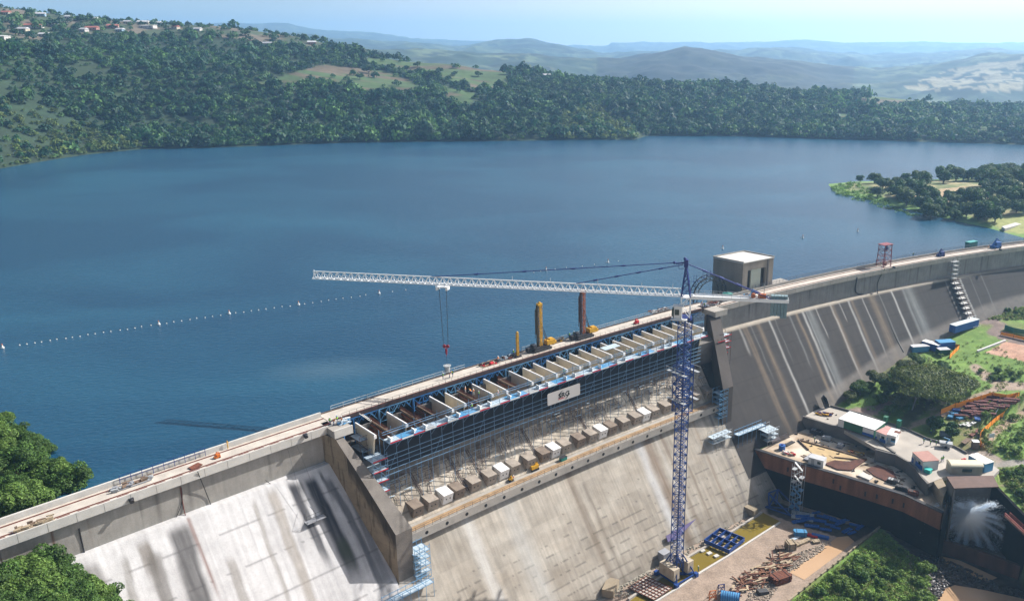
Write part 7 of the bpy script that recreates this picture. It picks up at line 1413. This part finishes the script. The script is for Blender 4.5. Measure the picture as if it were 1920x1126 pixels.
for x0, y0, x1, y1, lab in ((1496, 825, 1516, 844, 'short beam along the left edge of the tan timber deck'), (1496, 825, 1625, 861, 'long beam along the back edge of the tan timber deck'), (1564, 858, 1612, 863, 'thin plank across the front of the tan timber deck')):
    b = MB(); b.bar(yp(x0, y0) + Z_ * .3, yp(x1, y1) + Z_ * .3, .3, .35); setp(obj('beam', b, timber_dark), lab, 'beam')
sheetq('rebar_mat', ((1545, 869), (1565, 863), (1590, 866), (1612, 860), (1626, 861), (1596, 882), (1570, 880)), ZP2 + .13, .22, mat('rust_dark', (.10, .035, .022), .9, .5, .8), 'dark rusty rebar mat in the middle of the lower yard', 'rebar mat'); sheetq('rebar_mat', ((1624, 880), (1645, 872), (1675, 884), (1682, 898), (1660, 902), (1640, 893)), ZP2 + .02, .25, mat('rust_dark', (.10, .035, .022), .9, .4, 2), 'reddish brown rebar mat at the right end of the lower yard', 'rebar mat')
sheetq('sheet_stack', ((1506, 862), (1520, 852), (1534, 856), (1524, 867)), ZP2 + .02, .5, tarp_grey, 'grey sheet stack behind the pale grey cabin', 'sheet stack'); sheetq('pale_slab', ((1608, 893), (1618, 887), (1637, 896), (1630, 902)), ZP2 + .02, .5, concrete_pale, 'pale rectangular slab on the lower yard edge above the rust wall', 'slab')
for x_, y_, m1, m2, lab, L in ((1675, 905, galv, dark_steel, 'silver topped generator on the right part of the lower yard', 3.2), (1691, 918, dark_steel, dark_steel, 'dark round cornered tank beside the silver topped generator', 3.4), (1712, 927, dark_steel, rust_steel, 'dark rusty machine at the right tip of the lower yard', 2.6), (1550, 822 + 2, tarp_grey, galv, 'pale covered machine at the back of the lower yard', 2.4), (1575, 838, white_paint, tarp_grey, 'white hose reel at the back of the lower yard', 1.6), (1530, 812, tarp_grey, dark_steel, 'blue grey heap of sheets at the foot of the yard wall', 3.6)):
    t = thing('generator', yp(x_, y_), lab, 'machine', rz=-.6); b = MB(); b.box((0, 0, .55), (L, 1.5, 1.0)); b.box((L * .2, 0, 1.15), (L * .4, 1.2, .25)); obj('body', b, m2, t, False); b = MB(); [b.box((-L * .35 + k * L * .23, 0, 1.12), (L * .16, 1.3, .12)) for k in range(4)]; obj('cover', b, m1, t, False); b = MB(); b.box((0, 0, .06), (L * 1.05, 1.6, .1)); obj('skid', b, dark_steel, t, False)
heap('gear_pile', 1605, 850, ZP2, (5, 1.6), 10, (rust_steel, yellow_paint, timber), 'pile of rusty and yellow steel parts at the back of the tan deck', 'gear pile', 21, rz=-.55); heap('gear_pile', 1480, 851, ZP2, (4, 1.6), 9, (timber, red_paint, white_paint), 'small pile of red and white gear at the left of the lower yard', 'gear pile', 22, rz=-.5); heap('gear_pile', 1535, 797, ZP2 + 0, (4, 1.5), 8, (timber, rust_steel, galv), 'heap of boards under the dark yard wall', 'gear pile', 23, rz=-.4); heap('gear_pile', 1545, 777, ZP1, (5, 2), 12, (rust_steel, yellow_paint, steel_navy), 'pile of rusty planks at the left tip of the upper yard', 'gear pile', 24, rz=-.3)
for k, (x0, y0) in enumerate(((1645, 857), (1652, 861), (1660, 865))): b = MB(); b.bar(yp(x0, y0) + Z_ * .6, yp(x0 + 42, y0 + 13) + Z_ * .6, .5, .15); setp(obj('bench_beam', b, mat('olive_yellow', (.25, .22, .05), .8, .2, 1)), ['back', 'middle', 'front'][k] + ' one of three olive yellow planks below the curved wall', 'plank')
rb = random.Random(77)
dm_ = thing('debris_board', yp(1520, 815), 'short weathered board lying loose on the lower yard', 'board', 'loose boards on the lower yard', .3); b = MB(); b.box((0, 0, .1), (2.2, .22, .1)); b.box((.1, .24, .1), (1.9, .16, .1)); obj('plank', b, timber_dark, dm_, False)
dk_ = thing('steel_bracket', yp(1530, 830), 'dark steel bracket lying loose on the lower yard', 'bracket', 'loose steel brackets on the lower yard', .3); b = MB(); b.box((0, 0, .15), (.9, .4, .25)); b.box((.3, .2, .4), (.3, .3, .3)); obj('plate', b, dark_steel, dk_, False)
i = 0
for x_, y_ in scat([(1440, 840), (1480, 815), (1560, 808), (1640, 838), (1700, 880), (1735, 910), (1760, 945), (1700, 922), (1600, 893), (1500, 862)], 90, 78): dup(dm_ if i % 3 else dk_, yp(x_, y_) + Z_ * .02, -.5 + rb.uniform(-1, 1), rb.uniform(.4, 1.2)); i += 1
for x_, y_ in scat([(1550, 765), (1600, 778), (1640, 815), (1600, 805), (1530, 780)], 8, 79): dup(dk_, at(x_, y_, ZP1) + Z_ * .02, rb.uniform(0, 3), rb.uniform(.6, 1.3), 'dark steel bracket lying loose on the upper yard', 'loose steel brackets on the upper yard')
# upper yard
t = thing('trailer_pump', at(1773, 838, ZP1), 'grey trailer pump with a blue arm near the back of the upper yard', 'trailer', rz=-.35); b = MB(); b.hexa([(-1.5, -.8, .5), (1.5, -.8, .5), (1.5, .8, .5), (-1.5, .8, .5), (-1.8, -1, 1.6), (1.7, -1, 1.6), (1.7, 1, 1.6), (-1.8, 1, 1.6)]); obj('hopper', b, galv, t, False); b = MB(); b.bar((0, 0, 1.6), (.8, 0, 2.6), .3); b.bar((.8, 0, 2.6), (-.8, .2, 2.9), .2); obj('arm', b, steel_lightblue, t, False)
for y_ in (-.9, .9): b = MB(); b.cyl((0, y_ - .12, .4), (0, y_ + .12, .4), .4, n=12); obj('wheel', b, black, t, False)
t = thing('fuel_tank', G(1772, 819), 'dark blue grey tank on the grass behind the yard kerb', 'tank', rz=-.25); b = MB(); b.cyl((-1.6, 0, 1.0), (1.6, 0, 1.0), .9, n=14); obj('drum', b, mat('tank_grey', (.10, .14, .20), .5, .1, 1), t, False); b = MB(); b.box((-1, 0, .2), (.3, 1.6, .5)); b.box((1, 0, .2), (.3, 1.6, .5)); obj('stand', b, dark_steel, t, False)
for x_, y_, lab in ((1804, 867, 'left one of two red bins beside the light blue container'), (1808, 866, 'right one of two red bins beside the light blue container')): p = at(x_, y_, ZP1); b = MB(); b.cyl(p, p + Z_ * 1.1, .32, .38, n=10); b.cyl(p + Z_ * 1.1, p + Z_ * 1.2, .4, .3, n=10); setp(obj('bin', b, red_paint), lab, 'bin')
t = thing('hut', G(1827, 841), 'small dark hut with a white roof outside the yard gate', 'hut', rz=-.1); b = MB(); b.box((0, 0, 1.1), (1.6, 1.5, 2.2)); obj('wall', b, timber_dark, t, False); b = MB(); b.box((0, 0, 2.25), (1.9, 1.8, .12)); obj('roof', b, white_paint, t, False)
p = G(1857, 830); t = thing('notice_board', p, 'white notice board on posts beside the dirt track', 'sign', rz=.25); b = MB(); b.box((0, 0, 2.2), (2.0, .08, 1.3)); obj('board', b, white_paint, t, False); b = MB(); [b.bar((x_, .06, 0), (x_, .06, 2.8), .1) for x_ in (-.8, .8)]; obj('posts', b, galv, t, False); b = MB(); [b.box((-.05, -.05, 1.9 + k * .3), (1.5 - .3 * (k == 0), .02, .07)) for k in range(3)]; obj('text_line', b, mat('faded_blue', (.35, .45, .6), .7, .1, 1), t, False)
# orange mesh fences
def meshfence(pts, h, lab):
    P = [G(x_, y_) for x_, y_ in pts]; t = thing('mesh_fence', P[0], lab, 'fence')
    for a, c_ in zip(P[:-1], P[1:]):
        L = (c_ - a).length; k = max(1, int(L / 3.0)); b = MB()
        for i in range(k): u0, u1 = a.lerp(c_, i / k), a.lerp(c_, (i + 1) / k); sg0 = .12 * math.sin(i * 2.1); b.add([u0 + Z_ * .1, u1 + Z_ * .1, u1 + Z_ * (h + .1 * math.sin(i * 1.7)), u0 + Z_ * (h + .1 * math.sin(i * 1.7 - 1.7))] + [v_ + Vector((.04, .04, 0)) for v_ in (u0 + Z_ * .1, u1 + Z_ * .1, u1 + Z_ * (h + .1 * math.sin(i * 1.7)), u0 + Z_ * (h + .1 * math.sin(i * 1.7 - 1.7)))], [(0, 1, 2, 3), (7, 6, 5, 4), (0, 4, 5, 1), (2, 6, 7, 3)])
        obj('mesh_panel', b, orange_mesh, t); 
        for i in range(k + 1): b = MB(); b.bar(a.lerp(c_, i / k), a.lerp(c_, i / k) + Z_ * (h + .25), .09); obj('post', b, rust_steel, t)
meshfence([(1763, 778), (1790, 767), (1816, 758), (1860, 746), (1885, 750), (1908, 761), (1903, 768), (1883, 780), (1858, 799), (1837, 820), (1836, 832), (1839, 843)], 1.9, 'bright orange mesh fence looping round the beam store')
meshfence([(1876, 628), (1900, 633), (1930, 640)], 1.2, 'short orange mesh fence at the right edge above the red slab'); meshfence([(1790, 653), (1798, 655), (1780, 673)], 1.7, 'orange mesh fence corner beside the tallest blue container'); meshfence([(1690, 682), (1706, 688), (1725, 691), (1742, 688)], 1.2, 'orange mesh fence half hidden at the crown of the big tree')
bsg = bundle('beam_stack', G(1820, 765), 4.6, 1.3, .8, 4, .2, mat('beam_red', (.14, .035, .03), .8, .3, 1), 'dark red stack of steel beams inside the orange fence', 'beam stack', 'dark red beam stacks inside the orange fence')
rb = random.Random(3)
for x_, y_ in ((1822, 760), (1833, 757), (1843, 755), (1855, 751), (1862, 747), (1868, 755), (1876, 752), (1885, 757), (1893, 760), (1897, 765), (1880, 765), (1872, 768), (1887, 771), (1893, 769), (1850, 763), (1858, 768), (1845, 772), (1852, 776), (1840, 770), (1828, 768), (1815, 775), (1806, 778), (1812, 782), (1822, 779), (1830, 781), (1801, 783), (1835, 776), (1864, 760), (1838, 763), (1877, 773)): o = dup(bsg, G(x_, y_), -.15 + rb.uniform(-.35, .25), (rb.uniform(.5, 1.1), rb.uniform(.6, 1.1), rb.uniform(.6, 1.4)))
for k, (x_, y_, m1) in enumerate(((1793, 770, blue_box), (1788, 777, sky_box), (1800, 785, sky_box), (1782, 783, sky_box), (1832, 787, blue_box))): bundle('panel_stack', G(x_, y_), 2.4, 1.6, .6, 4, -.3 + k * .4, m1, ['dark blue panel stack nearest the fence', 'light blue panel stack left of the beam stacks', 'light blue panel stack in front of the beam stacks', 'leftmost light blue panel stack beside the dark palm bush', 'dark blue panel stack below the beam stacks'][k], 'panel stack')
wp = bundle('plank_stack', G(1805, 794), 3.6, 1.0, .2, 3, .6, white_paint, 'row of white planks lying on the grass below the beam stacks', 'planks', 'white planks on the grass below the beam stacks')
for x_, y_ in ((1812, 795), (1820, 797), (1827, 799)): dup(wp, G(x_, y_), .6 + rb.uniform(-.1, .1))
b = MB(); b.bar(G(1858, 789, .4), G(1870, 777, .4), .45, .3); setp(obj('white_pole', b, white_paint), 'single white pole lying inside the orange fence', 'pole')
bundle('timber_stack', G(1815, 825), 7, 1.4, .25, 4, .75, timber_dark, 'brown planks lying on the grass below the white planks', 'planks'); bundle('timber_stack', G(1828, 812), 6, 1.2, .3, 4, .75, rust_steel, 'rusty long pieces lying beside the brown planks', 'planks')
b = MB(); P = [G(x_, y_) for x_, y_ in ((1883, 618), (1900, 624), (1925, 628))]; [b.bar(p_ + Z_ * .9, q_ + Z_ * .9, .1, 1.8) for p_, q_ in zip(P[:-1], P[1:])]; setp(obj('screen_fence', b, teal_box), 'teal screen fence at the right edge near the upper dirt track', 'fence')
b = MB(); b.bar(G(1832, 661, .3), G(1885, 640, .3), .6, .7); setp(obj('kerb', b, white_paint), 'white kerb along the left side of the red slab', 'kerb')
b = MB(); b.prism([tuple(at(x_, y_, WL + 1.2)[:2]) for x_, y_ in ((1878, 426), (1935, 409), (1935, 416), (1884, 430))], WL - 1, WL + 1.6); setp(obj('boat_ramp', b, concrete_pale), 'pale concrete ramp running down the grassy shore at the right edge', 'ramp')
b = MB(); p0_, p1_ = G(1710, 770), G(1722, 742); b.bar(p0_ + Z_ * .3, p1_ + Z_ * 2.5, .35); b.bar(p0_.lerp(p1_, .5) + Z_ * 1.4, p0_.lerp(p1_, .3) + Vector((1, 1, 2)), .15); setp(obj('fallen_trunk', b, mat('bare_wood', (.42, .40, .36), .8, .2, 2)), 'pale bare leaning trunk in the shade under the big tree', 'trunk')
# ------------------------------------------------------------------ trees and bushes near the dam
T = {}
T['a'] = [make_tree('broadleaf_tree', 70 + i, 4.4, 7.0, 30, 8000, .22, GREEN if i != 1 else ((.05, .10, .015), (.12, .20, .04)), 'lush green broadleaf tree on the bank left of the dam', group='trees on the left bank', base=.15, sq=.9) for i in range(3)]
used_t = {}
def place(key, i, p, k, lab=None, group=None, rz=None, zs=1.):
    pr_ = T[key][i % len(T[key])]
    if pr_.name in used_t: o = dup(pr_, p)
    else: o = pr_; used_t[pr_.name] = 1
    o.location = p; o.rotation_euler = (0, 0, rnd.uniform(0, 6.28) if rz is None else rz); o.scale = (k, k, k * zs)
    if lab: o['label'] = lab
    if group: o['group'] = group
    return o
def hitlb(px, py):
    z = 25.
    while z > -10:
        s, n = SN(px, py, z)
        if z <= float(zlb(np.float64(s), np.float64(n))): break
        z -= .4
    p = at(px, py, z); return p
i = 0
for x_, y_ in scat([(-90, 800), (10, 815), (60, 850), (105, 900), (150, 940), (100, 975), (0, 1010), (-90, 1010)], 34, 5): place('a', i, hitlb(x_, y_), rnd.uniform(.65, 1.05)); i += 1
for x_, y_ in ((8, 806), (40, 832), (78, 868), (112, 902), (138, 926), (95, 935), (55, 950), (30, 975)): place('a', i, hitlb(x_, y_), rnd.uniform(.6, .85)); i += 1
gl = 'trees at the left foot of the dam'
for x_, y_ in list(scat([(-60, 1075), (60, 1080), (140, 1120), (190, 1165), (240, 1200), (100, 1230), (-60, 1230)], 22, 6)) + [(30, 1050), (80, 1075), (125, 1105), (165, 1140), (200, 1170), (235, 1195), (10, 1120), (60, 1150), (110, 1180), (395, 1165), (372, 1170), (150, 1120), (185, 1150), (210, 1150), (228, 1170), (250, 1185), (262, 1200), (100, 1090), (170, 1165), (130, 1150)]:
    p = hit(x_, y_, zg, -1, -50); s_, n_ = SNv(p.x, p.y); 
    if n_ < 9: p = W(s_, 9.5, p.z)
    place('a', i, p, rnd.uniform(.6, .95), 'lush green broadleaf tree in front of the left end of the dam', gl); i += 1
T['p'] = [make_tree('shore_tree', 80 + j, 5.2, 7.4, 13, 2600, .42, DKGREEN if j != 1 else ((.04, .08, .02), (.09, .14, .04)), 'round dark green tree on the wooded peninsula', group='trees on the peninsula', base=.12, sq=.85) for j in range(3)]
def penp(px, py):
    p = at(px, py, WL + 2); p.z = pen_z(p.x, p.y) - .2; return p
i = 0
for x_, y_ in [(1613, 334), (1640, 340), (1655, 352), (1700, 335), (1645, 362), (1690, 352), (1720, 360), (1735, 345), (1768, 345), (1675, 360), (1700, 378), (1730, 384), (1755, 392), (1745, 398), (1772, 395), (1790, 402), (1812, 400), (1835, 405), (1800, 385), (1830, 388), (1855, 392), (1775, 330), (1792, 338), (1815, 338), (1835, 330), (1850, 340), (1868, 333), (1885, 338), (1905, 330), (1915, 345), (1860, 352), (1895, 352), (1845, 362), (1875, 368), (1900, 375), (1915, 385), (1888, 388), (1868, 398), (1760, 362), (1905, 400), (1918, 362), (1925, 330), (1940, 350), (1950, 370), (1720, 338), (1850, 378), (1866, 410)] + list(scat([(1640, 345), (1760, 326), (1935, 322), (1935, 400), (1860, 412), (1760, 395), (1690, 372)], 75, 44)): 
    if inpoly(np.array([x_]), np.array([y_]), [(1710, 362), (1780, 350), (1825, 348), (1830, 370), (1770, 378)])[0]: continue
    place('p', i, penp(x_, y_ + 3), rnd.uniform(.7, 1.35) * (.7 if x_ < 1680 else 1)); i += 1
T['d'] = [make_tree('dense_tree', 90 + j, 5.0, 6.6, 13, 5200, .30, OLIVE if j else GREEN, 'olive green tree on the right bank below the dam', group='trees on the right bank', base=.2, sq=.8) for j in range(2)]
bt_ = make_tree('spreading_tree', 95, 15.0, 9.0, 46, 26000, .36, ((.05, .075, .015), (.15, .19, .05)), 'very wide spreading olive tree below the dark dam face on the right', base=.35, sq=.28); bt_.location = G(1742, 748)
for j, (x_, y_, k) in enumerate(((1662, 742, .8), (1640, 722, .75), (1612, 742, .7), (1686, 765, .7), (1668, 778, .55), (1595, 752, .5), (1770, 700, .6), (1700, 705, .8), (1720, 690, .7), (1820, 735, .6), (1650, 760, .5))): place('d', j, G(x_, y_), k)
T['palm'] = [make_tree('palm_bush', 97, 3.2, 4.4, 9, 2600, .38, DKGREEN, 'dark round palm like bush at the left of the pair below the beam store', 'bush', .1, .8)]
place('palm', 0, G(1752, 808), 1.0); place('palm', 0, G(1784, 820), .95, 'dark round palm like bush at the right of the pair below the beam store')
T['b'] = [make_tree('bush', 60 + j, 1.7, 1.9, 7, 800, .20, [YLGREEN, YLGREEN, GREEN][j], 'leafy green bush on the right bank', 'bush', .05, .8, 'bushes on the right bank') for j in range(3)]
i = 0
for x_, y_ in list(scat([(1840, 690), (1935, 705), (1935, 735), (1900, 722), (1850, 712)], 14, 7)) + list(scat([(1590, 735), (1660, 700), (1700, 680), (1760, 640), (1790, 640), (1700, 740), (1620, 780)], 34, 8)) + list(scat([(1870, 800), (1935, 765), (1935, 850), (1880, 855)], 16, 9)) + list(scat([(1875, 880), (1935, 880), (1935, 960), (1900, 930)], 16, 10)) + list(scat([(1880, 575), (1935, 560), (1935, 590), (1900, 600)], 8, 11)) + [(1842, 815), (1848, 825), (1850, 835), (1838, 698), (1700, 770), (1655, 745), (1845, 790), (1870, 700)]: place('b', i, G(x_, y_), rnd.uniform(.5, 1.1)); i += 1
gv = 'bushes beside the basin'
for x_, y_ in list(scat([(1655, 1015), (1690, 1035), (1735, 1060), (1745, 1110), (1740, 1150), (1500, 1150), (1560, 1090), (1610, 1050)], 60, 12)): place('b', i, G(x_, y_), rnd.choice((.35, .5, .7, .9, 1.2, 1.6)), 'leafy green bush between the basin fence and the muddy pool', gv); i += 1
# low grass and weeds
def tufts(name, polys, n, lo, hi, seed, cols, lab, zz=None):
    r = np.random.RandomState(seed); P = []
    for poly in polys:
        for x_, y_ in scat(poly, n, seed): p = G(x_, y_) if zz is None else zz(x_, y_); P.append((p.x, p.y, p.z))
    P = np.array(P); o = forest(name, P, r.uniform(lo, hi, len(P)), 34, seed, cols, lab); o['category'] = 'grass'; return o
GC = [((.10, .18, .025), (.22, .34, .06)), ((.13, .17, .04), (.28, .29, .10))]
tufts('grass', [[(1655, 1000), (1690, 1030), (1740, 1060), (1745, 1130), (1480, 1135), (1560, 1075)]], 1500, .4, 1.0, 31, GC + [((.14, .26, .03), (.26, .40, .08))], 'rough green grass and weeds between the basin fence and the rocks')
tufts('grass', [[(1580, 755), (1700, 670), (1780, 640), (1850, 640), (1935, 690), (1935, 720), (1700, 790)], [(1780, 800), (1860, 750), (1935, 740), (1935, 870), (1850, 850)], [(1850, 600), (1935, 570), (1935, 600)], [(1868, 880), (1935, 875), (1935, 980)]], 330, .35, .9, 32, GC, 'rough grass and weeds over the right bank')
tufts('reeds', [[(1556, 345), (1600, 340), (1640, 360), (1700, 390), (1760, 404), (1700, 396), (1600, 368), (1566, 358)]], 240, .8, 1.8, 33, [((.09, .20, .03), (.18, .32, .06))], 'bright green reeds along the shore of the peninsula', zz=lambda a, c_: penp(a, c_))
